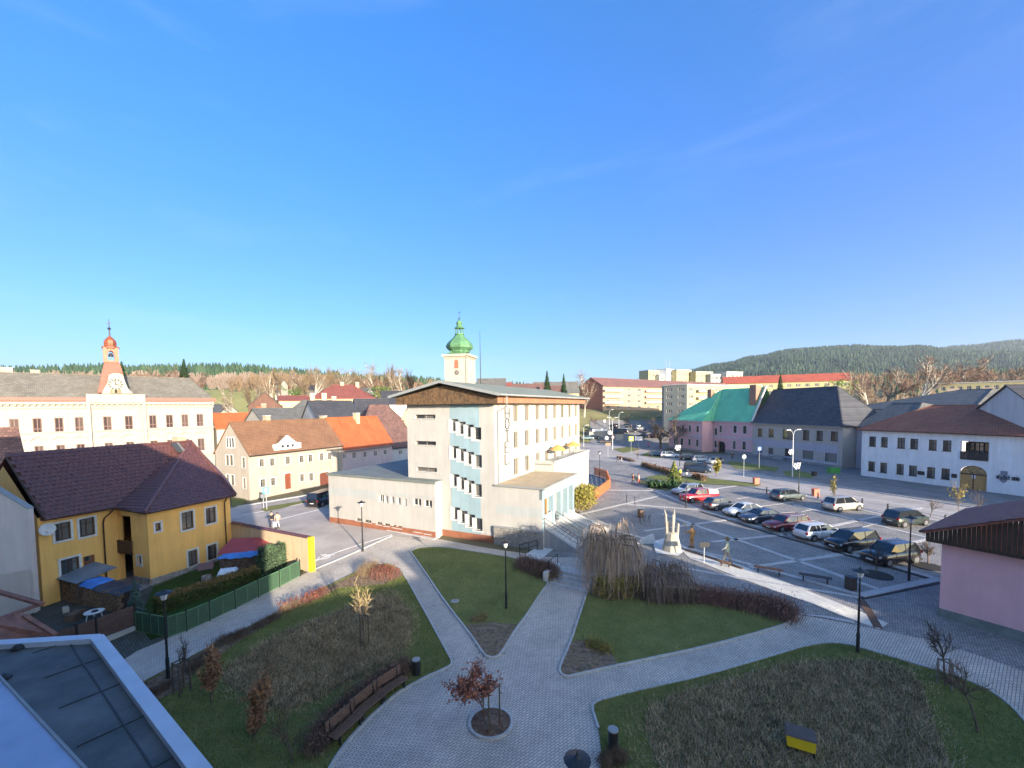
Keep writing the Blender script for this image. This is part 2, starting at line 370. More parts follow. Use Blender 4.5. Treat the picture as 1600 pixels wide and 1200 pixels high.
# lines in the road and yard
for a, b in [((1215, 755), (1600, 822)), ((1000, 715), (1215, 755)), ((1100, 741), (1250, 768))]:
    strip('road_marking', gp(a, b), .13, .03, .043, M_LINE)
for a, b in [((362, 794), (512, 769))]: strip('kerb', gp(a, b), .45, .02, .14, M_KERB)
for a, b in [((365, 808), (500, 782)), ((425, 815), (505, 795)), ((480, 882), (530, 862)), ((530, 862), (612, 836)), ((484, 879), (520, 866))]:
    strip('road_marking', gp(a, b), .12, .04, .053, M_LINE)
strip('kerb', gp((484, 893), (562, 860), (612, 838)), .22, .02, .10, M_KERB)
strip('kerb', gp((517, 808), (600, 826), (683, 842)), 1.0, .02, .12, M_BAND)
# wheelchair symbol in the bay
sy = MB(); c = G(507, 870); ca = radians(40)
def sym(lines, wd):
    for ln in lines:
        pts = [Vector((c.x + (x*cos(ca)-y*sin(ca)), c.y + (x*sin(ca)+y*cos(ca)))) for x, y in ln]
        strip('', pts, wd, .045, .056, None, mb=sy, st=5)
sym([[(.5*cos(t)-.1, .42*sin(t)-.2) for t in [radians(a) for a in range(120, 400, 20)]], [(-.1, .75), (-.05, .15), (.5, .1), (.75, -.35)], [(-.08, .45), (.35, .42)]], .13)
sy.lathe([(.13, .045), (.13, .056)], 10, (c.x-.1*cos(ca)-.92*sin(ca)+.0, c.y-.1*sin(ca)+.92*cos(ca), c.z))
tag(sy.build('wheelchair_symbol', M_LINE), kind='structure')
# green islands of the road -------------------------------------------
for nm, px in [('verge', [(1005, 748), (1030, 742), (1100, 747), (1190, 757), (1183, 761), (1090, 756)]), ('verge', [(957, 702), (985, 698), (1000, 703), (975, 708)]),
               ('verge', [(1000, 712), (1015, 706), (1045, 711), (1030, 716)]), ('verge', [(1133, 722), (1150, 722), (1217, 732), (1212, 738), (1150, 733)]), ('verge', [(1222, 738), (1240, 736), (1277, 742), (1268, 749), (1228, 745)]),
               ('verge', [(407, 797), (420, 792), (476, 783), (480, 785), (440, 795), (415, 800)])]:
    poly_px(nm, px, .17 if px[0][0] > 1120 else .10, M_LAWNB)
poly_px('verge', [(362, 795), (362, 775), (385, 782), (380, 790)], .16, M_LAWN)
poly_px('pebble_edge', [(985, 741), (1010, 752), (1060, 765), (1040, 768), (1000, 757)], .05, M_DRY)
# lawns of the park ----------------------------------------------------
lawnB = [(641, 862), (655, 856), (690, 855), (750, 864), (812, 874), (853, 893), (858, 912), (845, 928), (825, 960), (805, 986), (790, 1012), (780, 1026), (770, 1030), (758, 1027), (752, 1018), (733, 990), (705, 955), (667, 900)]
lawnA = [(622, 888), (630, 897), (660, 950), (697, 1018), (708, 1038), (700, 1045), (665, 1060), (640, 1074), (622, 1084), (590, 1112), (560, 1141), (530, 1177), (500, 1230), (470, 1320), (400, 1500)]
lawnA2 = [(60, 1500), (120, 1150), (172, 1095), (300, 1027), (400, 975), (440, 955), (475, 935), (530, 908), (560, 893), (585, 884), (605, 882)]
lawnD = [(919, 921), (905, 965), (890, 1010), (876, 1040), (874, 1053), (885, 1060), (900, 1056), (1000, 1034), (1100, 1013), (1200, 986), (1235, 974), (1243, 962), (1180, 940), (1090, 922), (1000, 918)]
lawnC = [(924, 1106), (932, 1098), (960, 1090), (1000, 1080), (1100, 1058), (1225, 1021), (1265, 1009), (1292, 1006), (1319, 1007), (1360, 1018), (1431, 1040), (1500, 1060), (1555, 1084), (1600, 1124), (1700, 1240), (1800, 1500), (1300, 1700), (960, 1500), (938, 1230), (940, 1180), (935, 1140)]
PA = poly_px('lawn', lawnA+lawnA2, .07, M_LAWN); PB = poly_px('lawn', lawnB, .07, M_LAWNB); PD = poly_px('lawn', lawnD, .07, M_LAWNB); PC = poly_px('lawn', lawnC, .07, M_LAWN)
for pl in (lawnB + lawnB[:1], lawnA, lawnD[:12], lawnC[-1:]+lawnC[:16]):
    strip('lawn_edging', chaikin(gp(*pl), 1), .11, .0, .125, M_KERB, st=.7)
strip('lawn_edging', gp(*lawnA2[2:]), .09, .0, .09, M_SOIL)
soilB = poly_px('mulch_bed', [(727, 978), (768, 974), (808, 978), (790, 1011), (779, 1025), (769, 1028), (759, 1025), (752, 1015)], .085, M_SOIL)
soilD = poly_px('mulch_bed', [(893, 1005), (915, 1000), (950, 1012), (965, 1040), (900, 1053), (886, 1057), (877, 1051), (880, 1035)], .085, M_SOIL)
soilA = poly_px('mulch_bed', [(622, 890), (630, 900), (600, 915), (530, 920), (440, 962), (310, 1045), (290, 1075), (240, 1100), (190, 1118), (160, 1115), (175, 1097), (300, 1030), (400, 978), (475, 938), (530, 911), (580, 888)], .085, M_SOIL)
dryA = poly_px('dry_bed', [(455, 985), (540, 955), (590, 930), (625, 935), (645, 975), (640, 1010), (600, 1040), (540, 1070), (490, 1100), (430, 1120), (370, 1080), (340, 1060), (390, 1020)], .085, M_DRY, smoothit=2)
dryC = poly_px('dry_bed', [(1000, 1112), (1060, 1085), (1150, 1060), (1240, 1036), (1330, 1032), (1400, 1040), (1440, 1065), (1455, 1120), (1480, 1180), (1520, 1300), (1300, 1450), (1080, 1350), (1020, 1180)], .085, M_DRY, smoothit=2)
# courtyard of the yellow house
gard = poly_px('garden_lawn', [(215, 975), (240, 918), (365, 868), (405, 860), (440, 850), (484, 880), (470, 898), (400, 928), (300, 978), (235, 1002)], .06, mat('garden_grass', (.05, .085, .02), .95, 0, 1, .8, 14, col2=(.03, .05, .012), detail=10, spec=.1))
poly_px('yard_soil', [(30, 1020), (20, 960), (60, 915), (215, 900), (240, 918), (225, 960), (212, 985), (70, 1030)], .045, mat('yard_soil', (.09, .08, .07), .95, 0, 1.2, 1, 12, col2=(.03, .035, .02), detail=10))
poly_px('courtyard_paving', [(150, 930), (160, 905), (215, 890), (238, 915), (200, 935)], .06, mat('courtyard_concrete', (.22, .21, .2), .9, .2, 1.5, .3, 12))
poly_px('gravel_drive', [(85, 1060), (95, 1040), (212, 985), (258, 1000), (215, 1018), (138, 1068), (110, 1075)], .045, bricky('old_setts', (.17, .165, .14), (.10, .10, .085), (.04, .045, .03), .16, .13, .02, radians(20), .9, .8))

# ---------------------------------------------------------------- grass, litter (nobody could count them)
def inpoly(x, y, P):
    c = False; n = len(P); j = n-1
    for i in range(n):
        xi, yi = P[i][0], P[i][1]; xj, yj = P[j][0], P[j][1]
        if (yi > y) != (yj > y) and x < (xj-xi)*(y-yi)/(yj-yi)+xi: c = not c
        j = i
    return c
def scatter(name, P, n, fn, m, kind='stuff', label=None, cat=None, holes=(), ymin=4, ymax=60, seed=1, rest=None):
    r = random.Random(seed); mb = MB(); xs = [p[0] for p in P]; ys = [p[1] for p in P]
    x0, x1, y0, y1 = min(xs), max(xs), max(ymin, min(ys)), min(ymax, max(ys)); k = 0; tries = 0
    while k < n and tries < n*6:
        tries += 1; x = r.uniform(x0, x1); y = r.uniform(y0, y1)
        if abs(x) > y*1.35+3: continue
        if not inpoly(x, y, P) or any(inpoly(x, y, h) for h in holes): continue
        fn(mb, x, y, terr(x, y)+.07, r); k += 1
    o = mb.build(name, m); o['kind'] = kind
    if label: o['label'] = label
    if cat: o['category'] = cat
    return o
def blade(hmin, hmax, wd, lean=.5):
    def f(mb, x, y, z, r):
        a = r.uniform(0, 2*pi); h = r.uniform(hmin, hmax); l = r.uniform(0, lean)*h; b = r.uniform(0, 2*pi); o = len(mb.v)
        mb.v += [(x-cos(a)*wd, y-sin(a)*wd, z), (x+cos(a)*wd, y+sin(a)*wd, z), (x+cos(b)*l, y+sin(b)*l, z+h)]; mb.f.append((o, o+1, o+2))
    return f
def leaflet(s0, s1):
    def f(mb, x, y, z, r):
        a = r.uniform(0, 2*pi); s = r.uniform(s0, s1); o = len(mb.v); t = r.uniform(-.3, .3)*s
        mb.v += [(x+cos(a)*s, y+sin(a)*s, z+.03+t), (x-sin(a)*s*.6, y+cos(a)*s*.6, z+.04), (x-cos(a)*s, y-sin(a)*s, z+.03-t), (x+sin(a)*s*.6, y-cos(a)*s*.6, z+.05)]; mb.f.append((o, o+1, o+2, o+3))
    return f
M_BLADE = leafm('grass_blades', (.27, .28, .09), (.14, .165, .05)); M_BLADE2 = leafm('grass_blades_pale', (.26, .27, .10), (.16, .18, .055))
scatter('grass', PA, 42000, blade(.04, .12, .018), M_BLADE, label='short green grass round the dry bed of the left lawn', cat='grass', holes=(dryA, soilA), seed=3)
scatter('grass', PC, 36000, blade(.04, .12, .016), M_BLADE, label='short green grass round the dry bed of the right lawn', cat='grass', holes=(dryC,), seed=4)
scatter('grass', PB, 15000, blade(.03, .09, .02), M_BLADE2, label='grass of the triangular lawn before the hotel', cat='grass', holes=(soilB,), seed=5)
scatter('grass', PD, 15000, blade(.03, .10, .02), M_BLADE2, label='grass of the lawn below the weeping willow', cat='grass', holes=(soilD,), seed=6)
M_ST1 = leafm('dry_stalks', (.70, .54, .35), (.35, .27, .17)); M_ST2 = leafm('dry_stalks_dark', (.27, .21, .12), (.11, .09, .045)); M_ST3 = leafm('dry_stalks_green', (.20, .22, .08), (.10, .12, .04))
for P, nm, sd in ((dryA, 'left', 11), (dryC, 'right', 21)):
    scatter('dry_ground_cover', P, 26000, blade(.08, .30, .014, 1.3), M_ST1, label='withered brown ground cover of the %s bed' % nm, cat='ground cover', seed=sd)
    scatter('dry_ground_cover', P, 20000, blade(.06, .24, .03, 1.2), M_ST2, label='dark dead stems in the %s bed' % nm, cat='ground cover', seed=sd+1)
    cxp = sum(p[0] for p in P)/len(P); cyp = sum(p[1] for p in P)/len(P); PX = [(cxp+(p[0]-cxp)*1.13, cyp+(p[1]-cyp)*1.13) for p in P]
    scatter('dry_ground_cover', PX, 9000, blade(.06, .2, .014, 1.3), M_ST1, label='thin straggling stems spilling over the rim of the %s bed' % nm, cat='ground cover', seed=sd+5)
    scatter('grass', P, 3800, blade(.05, .14, .018), M_BLADE, label='tufts of grass growing through the %s bed' % nm, cat='grass', seed=sd+6)
    scatter('dry_ground_cover', P, 9000, blade(.05, .2, .02, 1.2), M_ST3, label='green stems among the withered %s bed' % nm, cat='ground cover', seed=sd+2)
M_FALL = leafm('fallen_leaves', (.36, .27, .12), (.16, .10, .05), .8)
for P, n, sd in ((PA, 900, 31), (PC, 700, 32), (PB, 160, 33), (PD, 260, 34), (soilA, 1400, 35), (soilB, 500, 36), (soilD, 400, 37)):
    scatter('fallen_leaves', P, n, leaflet(.025, .06), M_FALL, label='fallen leaves lying on the grass and mulch', cat='leaves', seed=sd)
scatter('mulch', soilA, 5000, blade(.02, .1, .03, 2), M_SOIL, label='bark mulch under the shrubs by the left path', cat='mulch', seed=41)
# bits of leaf and dirt along path edges
mb = MB(); r = random.Random(9)
for pl in (lawnB[8:], lawnB[5:12], lawnA[:10], lawnD[:11], lawnC[2:14]):
    for p in densify(gp(*pl), .12):
        if r.random() < .38:
            leaflet(.02, .07)(mb, p.x+r.gauss(0, .09), p.y+r.gauss(0, .09), terr(p.x, p.y)+.03, r)
tag(mb.build('edge_litter', mat('litter', (.05, .04, .03), .9)), 'dark leaf litter along the lawn edging', 'leaves', kind='stuff')
# ================================================================ BUILDING KIT
class Frame:
    """local frame of a facade: x along the wall (left to right as seen), y into the building, z up"""
    def __init__(s, A, ang, z=None):
        s.A = Vector((A[0], A[1], A[2] if z is None else z)); s.ang = ang
        s.ex = Vector((cos(ang), sin(ang), 0)); s.ey = Vector((-sin(ang), cos(ang), 0))
    def loc(s, px, py, y=0.):
        d = ray(px, py); P0 = s.A + s.ey*y; t = (P0-CP).dot(s.ey)/d.dot(s.ey); q = CP + d*t - s.A
        return (q.dot(s.ex), q.z)
    def locx(s, px, py, x=0.):
        """on a side wall x = const: returns (y, z)"""
        d = ray(px, py); P0 = s.A + s.ex*x; t = (P0-CP).dot(s.ex)/d.dot(s.ex); q = CP + d*t - s.A
        return (q.dot(s.ey), q.z)
    def w(s, x, y, z=0.): return s.A + s.ex*x + s.ey*y + Vector((0, 0, z))
def frame2(a, b, z=None):
    """facade from pixel ground points a (left) to b (right)"""
    A = G(*a); B = G(*b); return Frame(A, atan2(B.y-A.y, B.x-A.x), z), (B-A).xy.length
def frameY(pa, Ya, pb, Yb, z=TOWN):
    A = atY(pa, 640, Ya); B = atY(pb, 640, Yb); A.z = z
    return Frame(A, atan2(B.y-A.y, B.x-A.x)), (B-A).xy.length

M_GLASS = glass('window_glass', (.035, .04, .045)); M_GLASSL = glass('window_glass_pale', (.06, .06, .055), (.36, .33, .28), .5)
M_FRW = mat('white_window_frame', (.62, .6, .55), .6, .1, 4); M_FRB = mat('brown_window_frame', (.07, .035, .02), .6, .2, 4)
M_FRD = mat('dark_window_frame', (.03, .028, .025), .6, .1, 4); M_FRG = mat('grey_beige_window_frame', (.30, .26, .20), .6, .1, 4)
M_TRW = mat('white_surround', (.6, .6, .58), .85, .15, 3)
WC = {}
def window(parent, T, x, z, w, h, style, recess=.12):
    """T maps (u, v, z): u along wall, v inward -> local of parent; one frame mesh with panes and a sill as sub-parts; data shared by size"""
    st = STY[style]; key = (style, round(w, 2), round(h, 2), recess)
    if key not in WC:
        f = MB(); b = st.get('b', .07); y0, y1 = recess-.03, recess+.05
        f.box(-w/2, y0, 0, w/2, y1, b).box(-w/2, y0, h-b, w/2, y1, h).box(-w/2, y0, b, -w/2+b, y1, h-b).box(w/2-b, y0, b, w/2, y1, h-b)
        for q in range(1, st['nx']): xx = -w/2+w*q/st['nx']; f.box(xx-b/2, y0+.005, b, xx+b/2, y1-.005, h-b)
        if st.get('tr'): f.box(-w/2+b, y0+.01, h*st['tr']-b/2, w/2-b, y1-.01, h*st['tr']+b/2)
        p = MB(); p.box(-w/2+.01, recess+.01, .01, w/2-.01, recess+.03, h-.01)
        s_ = None
        if st.get('sill'): s_ = MB(); s_.box(-w/2-.06, -.07, -.06, w/2+.06, recess, 0.)
        t = None
        if st.get('sur'):
            t = MB(); k = st['sur']; d = .035
            t.box(-w/2-k, -d, h, w/2+k, 0.06, h+k).box(-w/2-k, -d, -.0, -w/2, .06, h).box(w/2, -d, 0, w/2+k, .06, h)
            if not st.get('sill') or st.get('surb'): t.box(-w/2-k, -d, -k-(.06 if s_ else 0), w/2+k, .06, (-.06 if s_ else 0))
            if st.get('cap'): t.box(-w/2-k-.08, -.14, h+k, w/2+k+.08, .06, h+k+.09)
        WC[key] = (f.data('window', st['fm']), p.data('pane', st['gm']), s_ and s_.data('sill', st.get('sm', M_TRW)), t and t.data('surround', st.get('tm', M_TRW)))
    a, p, s_, t = WC[key]
    o = link('window', a, parent); o.matrix_local = T(x, z)
    link('pane', p, o)
    if s_: link('sill', s_, o)
    if t: link('surround', t, o)
    return o
STY = {
 'hotel': dict(nx=2, fm=M_FRG, gm=M_GLASSL, sill=1, b=.09), 'stair': dict(nx=1, fm=M_FRW, gm=M_GLASS, sill=1, b=.05),
 'slot': dict(nx=2, fm=M_FRG, gm=M_GLASS, b=.05, sill=1), 'yellow': dict(nx=2, tr=.7, fm=M_FRB, gm=M_GLASS, sur=.14, b=.07), 'yellow1': dict(nx=1, fm=M_FRB, gm=M_GLASS, sur=.14, b=.07),
 'pink': dict(nx=2, tr=.68, fm=M_FRB, gm=M_GLASS, sur=.13, b=.08), 'grey': dict(nx=3, tr=.65, fm=M_FRB, gm=M_GLASS, sill=1, sm=M_FRD, b=.07), 'grey2': dict(nx=2, tr=.65, fm=M_FRB, gm=M_GLASS, sill=1, sm=M_FRD, b=.07),
 'shop': dict(nx=1, fm=M_FRB, gm=glass('shop_blind', (.2, .18, .15)), sur=.12, b=.08),
 'town': dict(nx=2, tr=.64, fm=M_FRD, gm=M_GLASSL, sill=1, sm=M_FRD, b=.09), 'school': dict(nx=2, tr=.3, fm=mat('school_frame', (.16, .09, .075), .6, .2, 3), gm=glass('school_glass', (.05, .035, .035), (.3, .22, .2), .25), sill=1, b=.12),
 'beige': dict(nx=2, tr=.68, fm=mat('tan_frame', (.2, .17, .12), .6, .2, 3), gm=M_GLASS, sur=.12, sill=1, b=.09), 'flat': dict(nx=3, fm=M_FRW, gm=M_GLASSL, b=.08), 'small': dict(nx=1, fm=M_FRW, gm=M_GLASS, sur=.1, b=.06), 'plain': dict(nx=2, fm=M_FRW, gm=M_GLASS, b=.08)}
def Tfront(y=0.): return lambda x, z: Matrix.Translation((x, y, z))
def Tside(xc, right=False):
    """windows on the side wall x = xc; u = distance into the building"""
    if right: return lambda u, z: Matrix.Translation((xc, u, z)) @ Matrix.Rotation(pi/2, 4, 'Z')
    return lambda u, z: Matrix.Translation((xc, u, z)) @ Matrix.Rotation(-pi/2, 4, 'Z')
def wallmesh(mb, L_, H, holes, org=(0, 0, 0), du=(1, 0, 0), dn=(0, 1, 0), depth=.25, z0=0.):
    """wall rectangle with real openings; holes (u0, v0, u1, v1)"""
    org = Vector(org); du = Vector(du); dn = Vector(dn)
    us = sorted(set([0, L_]+[round(min(max(a, 0), L_), 3) for h in holes for a in (h[0], h[2])]))
    vs = sorted(set([z0, H]+[round(min(max(a, z0), H), 3) for h in holes for a in (h[1], h[3])]))
    P = lambda u, v, d=0: tuple(org + du*u + dn*d + Vector((0, 0, v)))
    flip = du.cross(Vector((0, 0, 1))).dot(dn) > 0
    for i in range(len(us)-1):
        j = 0
        while j < len(vs)-1:
            uc = (us[i]+us[i+1])/2; isin = lambda v: any(h[0] < uc < h[2] and h[1] < v < h[3] for h in holes)
            if isin((vs[j]+vs[j+1])/2): j += 1; continue
            k = j
            while k < len(vs)-2 and not isin((vs[k+1]+vs[k+2])/2): k += 1
            q = [P(us[i], vs[j]), P(us[i+1], vs[j]), P(us[i+1], vs[k+1]), P(us[i], vs[k+1])]
            mb.poly(q); j = k+1
    for h in holes:
        a, b, c, d = h
        for (p, q) in (((a, b), (c, b)), ((c, b), (c, d)), ((c, d), (a, d)), ((a, d), (a, b))):
            mb.poly([P(*p), P(*p, depth), P(*q, depth), P(*q)])
        # dark backing so that nothing shows through the house
def row(fr, p0, p1, n, w, h, y=0.):
    """n window rects evenly spaced between pixel centres of the first and last one (bottom centre)"""
    a = fr.loc(*p0, y); b = fr.loc(*p1, y)
    return [(a[0]+(b[0]-a[0])*i/max(1, n-1), a[1]+(b[1]-a[1])*i/max(1, n-1), w, h) for i in range(n)]
def winpx(fr, x0, y0, x1, y1, y=0.):
    """window rect from pixel bounds: x-left, y-top, x-right, y-bottom at its middle"""
    xm = (x0+x1)/2; a = fr.loc(x0, (y0+y1)/2, y)[0]; b = fr.loc(x1, (y0+y1)/2, y)[0]; t = fr.loc(xm, y0, y)[1]; u = fr.loc(xm, y1, y)[1]
    return ((a+b)/2, u, abs(b-a), t-u)
def house(name, label, cat, fr, L_, D, H, wm, front=(), left=(), right=(), fstyle='plain', roof=None, group=None, z0=-.6, ls=None, rs=None, back=True, doors=()):
    """walls with openings and windows; front/left/right: lists (u, z, w, h); roof dict"""
    t = thing(name, label, cat, fr.A, fr.ang, group)
    mb = MB(); hol = lambda ws: [(u-w/2, z, u+w/2, z+h) for u, z, w, h in ws]
    wallmesh(mb, L_, H, hol(front)+[(u-w/2, z, u+w/2, z+h) for u, z, w, h in doors], z0=z0)
    wallmesh(mb, D, H, hol(left), (0, 0, 0), (0, 1, 0), (1, 0, 0), z0=z0)
    wallmesh(mb, D, H, hol(right), (L_, 0, 0), (0, 1, 0), (-1, 0, 0), z0=z0)
    if back: mb.poly([(0, D, z0), (L_, D, z0), (L_, D, H), (0, D, H)])
    mb.poly([(0, 0, H), (L_, 0, H), (L_, D, H), (0, D, H)])
    r = roof or {}
    if r.get('type') == 'gable':          # ridge along x at y = D*ry
        ry = D*r.get('ry', .5)
        for x in (0, L_): mb.poly([(x, 0, H), (x, D, H), (x, ry, r['h'])])
    if r.get('type') == 'gabley':
        for y in (0, D): mb.poly([(0, y, H), (L_, y, H), (L_/2, y, r['h'])])
    mb.build('wall', wm, t)
    for ws, T in ((front, Tfront()), (left, Tside(0)), (right, Tside(L_, True))):
        for q in ws:
            st = q[4] if len(q) > 4 else None
        sty = fstyle if T is None else None
    for q in front: window(t, Tfront(), q[0], q[1], q[2], q[3], fstyle)
    for q in left: window(t, Tside(0), q[0], q[1], q[2], q[3], ls or fstyle)
    for q in right: window(t, Tside(L_, True), q[0], q[1], q[2], q[3], rs or fstyle)
    if r: roofit(t, L_, D, H, r)
    return t
def roofit(t, L_, D, H, r):
    o = r.get('over', .4); g = r.get('gover', .25); m = r['m']; h = r['h']; th = r.get('th', .16); ty = r['type']
    mb = MB()
    if ty == 'gable':
        ry = D*r.get('ry', .5); s1 = (h-H)/ry; s2 = (h-H)/(D-ry); x0, x1 = -g, L_+g
        e1 = H-o*s1+.02; e2 = H-o*s2+.02; hh = h+.02
        for (ya, za, yb, zb) in ((-o, e1, ry, hh), (ry, hh, D+o, e2)):
            v = [(x0, ya, za), (x1, ya, za), (x1, yb, zb), (x0, yb, zb)]; v += [(a, b, c+th) for a, b, c in v]
            mb.add(v, [(0, 3, 2, 1), (4, 5, 6, 7), (0, 1, 5, 4), (1, 2, 6, 5), (2, 3, 7, 6), (3, 0, 4, 7)])
        rl = [((x0, ry, hh+th), (x1, ry, hh+th))]
    elif ty == 'gabley':
        s1 = (h-H)/(L_/2); e1 = H-o*s1+.02; hh = h+.02
        for (xa, za, xb, zb) in ((-o, e1, L_/2, hh), (L_/2, hh, L_+o, e1)):
            v = [(xa, -g, za), (xb, -g, zb), (xb, D+g, zb), (xa, D+g, za)]; v += [(a, b, c+th) for a, b, c in v]
            mb.add(v, [(0, 3, 2, 1), (4, 5, 6, 7), (0, 1, 5, 4), (1, 2, 6, 5), (2, 3, 7, 6), (3, 0, 4, 7)])
        rl = [((L_/2, -g, hh+th), (L_/2, D+g, hh+th))]
    else:                                   # hip: ridge along x, hips of given length
        a, b = r.get('hipl', D/2), r.get('hipr', D/2); ry = D*r.get('ry', .5)
        A = (-o, -o, H); B = (L_+o, -o, H); C = (L_+o, D+o, H); E = (-o, D+o, H); P = (a, ry, h); Q = (L_-b, ry, h)
        if a <= 0: A = (-g, -o, H); E = (-g, D+o, H); P = (-g, ry, h)
        if b <= 0: B = (L_+g, -o, H); C = (L_+g, D+o, H); Q = (L_+g, ry, h)
        up = lambda p: (p[0], p[1], p[2]+th)
        vs = [A, B, C, E, P, Q] + [up(p) for p in (A, B, C, E, P, Q)]
        mb.add(vs, [(6, 7, 11, 10), (7, 8, 11), (8, 9, 10, 11), (9, 6, 10), (0, 1, 7, 6), (1, 2, 8, 7), (2, 3, 9, 8), (3, 0, 6, 9), (3, 2, 1, 0)])
        rl = [(up(P), up(Q))] + ([(up(A), up(P)), (up(E), up(P))] if a > 0 else []) + ([(up(B), up(Q)), (up(C), up(Q))] if b > 0 else [])
    ro = mb.build('roof', m, t)
    rm = MB()
    for a, b in rl: rm.beam(a, b, .22, .1)
    rm.build('ridge', r.get('rm', m), ro)
    if r.get('gutter', True) and ty != 'gabley':
        e = (H-o*((h-H)/(D*r.get('ry', .5))) if ty == 'gable' else H)+.04
        gm = MB(); gm.tube([(-.1, -o-.05, e), (L_+.1, -o-.05, e)], .07, 6); gm.build('gutter', r.get('gm', M_FRD), t)
    for (cx, cy, cw, ch) in r.get('ch', []):
        chimney(t, cx, cy, cw, ch, r.get('cm'))
M_CHIM = bricky('chimney_brick', (.40, .17, .09), (.30, .12, .07), (.4, .36, .3), .25, .08, .012, horizontal=False); M_CHIMP = plaster('chimney_plaster', (.55, .42, .28))
def chimney(t, cx, cy, cw, top, m=None, bot=None):
    c = MB(); c.box(cx-cw/2, cy-cw/2, (bot if bot is not None else top-2.4), cx+cw/2, cy+cw/2, top); o = c.build('chimney', m or M_CHIMP, t)
    k = MB(); k.box(cx-cw/2-.07, cy-cw/2-.07, top, cx+cw/2+.07, cy+cw/2+.07, top+.1); k.build('cap', M_KERB, o)
def downpipe(t, pts, m=None): MB().tube(pts, .055, 6).build('downpipe', m or M_FRB, t)
def rooftile(name, c1, c2, bw=.3, bh=.35, **k): return tile_mat(name, c1, c2, bw, bh, **k)
def tile_mat(name, c1, c2, bw=.3, bh=.35, bump=1., rough=.75, big=.3):
    """tiles by local x and by height so that courses run level on any slope"""
    if name in MATS: return MATS[name]
    m = bricky(name, c1, c2, [c*.45 for c in c1], bw, bh*.6, .03, 0, rough, bump, horizontal=False, big=big); return m
# ================================================================ HOTEL
U = atan2(.897, .443)                      # direction of the long front
hc = G(775, 849)                           # corner of the tower block
HT = TOWN
FH = Frame(Vector((hc.x, hc.y, HT)), U-0)  # x runs along the right (long) front
ex = FH.ex; vl = Vector((-.897, .443, 0))  # direction of the left wall, away to the left
hotel = thing('hotel', 'four-storey cream hotel with pale blue stripes and the word HOTEL down its corner', 'hotel', FH.A, U)
# local: x = along long front, y = to the left (ey), z up
M_CREAM = plaster('hotel_plaster', (.46, .445, .41), .10); M_BLUE = plaster('hotel_blue_plaster', (.29, .40, .44), .10); M_GREYB = plaster('hotel_grey_stripe', (.42, .44, .43), .1)
M_FELT = mat('roof_felt_green', (.20, .22, .17), .85, .2, .5, .2, 12, detail=8); M_METG = mat('grey_metal_trim', (.28, .29, .28), .5, .1, 3)
M_BRICKP = mat('red_plinth', (.30, .115, .06), .9, .25, 1.5, .4, 20)
HL, HW = 26.5, 10.4
top = 13.4
def hl(px, py): # on the left wall plane x = 0 -> (y, z)
    return FH.locx(px, py, 0)
def hr(px, py): # on the long front plane y = 0 -> (x, z)
    return FH.loc(px, py, 0)
wall = MB()
# long front windows: three rows of eight
fw = []
cols = [hr(p, 700)[0] for p in (806.5, 824, 840.5, 854.5, 867.5, 879.2, 890.5, 900.2)]
z3 = [hr(806.5, 659)[1], hr(806.5, 700)[1], hr(806.5, 741.5)[1]]
for z in z3:
    for x in cols: fw.append((x, z, 1.15, 1.75))
holes = [(x-w_/2, z, x+w_/2, z+h) for x, z, w_, h in fw]
wallmesh(wall, HL, top, holes, (0, 0, 0), (1, 0, 0), (0, 1, 0), z0=-.5)
# left wall: slots and stair windows (u = y from the corner)
sw = []; slots = []
for r_ in (([775, 829, 783.5], 0), ):
    pass
pix_st = [[(707.2, 662), (718.5, 666.8), (730, 671), (742, 675.8)], [(708.5, 703.8), (719.5, 708.8), (731.5, 713), (743, 718)],
          [(709, 747), (720.5, 751.5), (732, 757.2), (744, 763)], [(710, 799), (721.5, 804), (733, 810), (744.5, 817)]]
pix_st = [[(710.5, 674), (722, 678.3), (734.5, 683), (746, 687.5)], [(711.5, 716.2), (723, 720.5), (735, 725.5), (747, 730.5)],
          [(712.2, 760), (723.8, 765), (735.6, 770.3), (747, 776)], [(713.5, 811.5), (724.8, 817), (736.5, 823), (748, 829)]]
for rr in pix_st:
    for k, (a, b) in enumerate(rr):
        y, z = hl(a, b); sw.append((y, z, .86, 1.22))
for a, b in ((664, 653.5), (665, 695), (666.5, 736)):
    y, z = hl(a, b); slots.append((y+.0, z-.05, 2.6, .42))
zz = [(u-w_/2, z, u+w_/2, z+h) for u, z, w_, h in sw+slots]
wallmesh(wall, HW, top, zz, (0, 0, 0), (0, 1, 0), (1, 0, 0), z0=-.5, depth=.34)
wall.poly([(HL, 0, -.5), (HL, HW, -.5), (HL, HW, top), (HL, 0, top)]); wall.poly([(0, HW, -.5), (HL, HW, -.5), (HL, HW, top), (0, HW, top)]); wall.poly([(0, 0, top), (HL, 0, top), (HL, HW, top), (0, HW, top)])
wall.build('wall', M_CREAM, hotel)
TS = lambda u, z: Matrix.Translation((0, u, z)) @ Matrix.Rotation(-pi/2, 4, 'Z')
for q in fw: window(hotel, Tfront(), *q, 'hotel')
for q in sw: window(hotel, TS, *q, 'stair', recess=.26)
for q in slots: window(hotel, TS, *q, 'slot', recess=.26)
# white reveals of the stair windows
for u, z, w_, h in sw:
    m_ = MB(); m_.box(-.02, u-w_/2-.05, z-.14, -.05-.0, u+w_/2+.28, z-.0).box(-.02, u+w_/2, z, -.05, u+w_/2+.28, z+h); m_.build('window_trim', M_TRW, hotel)
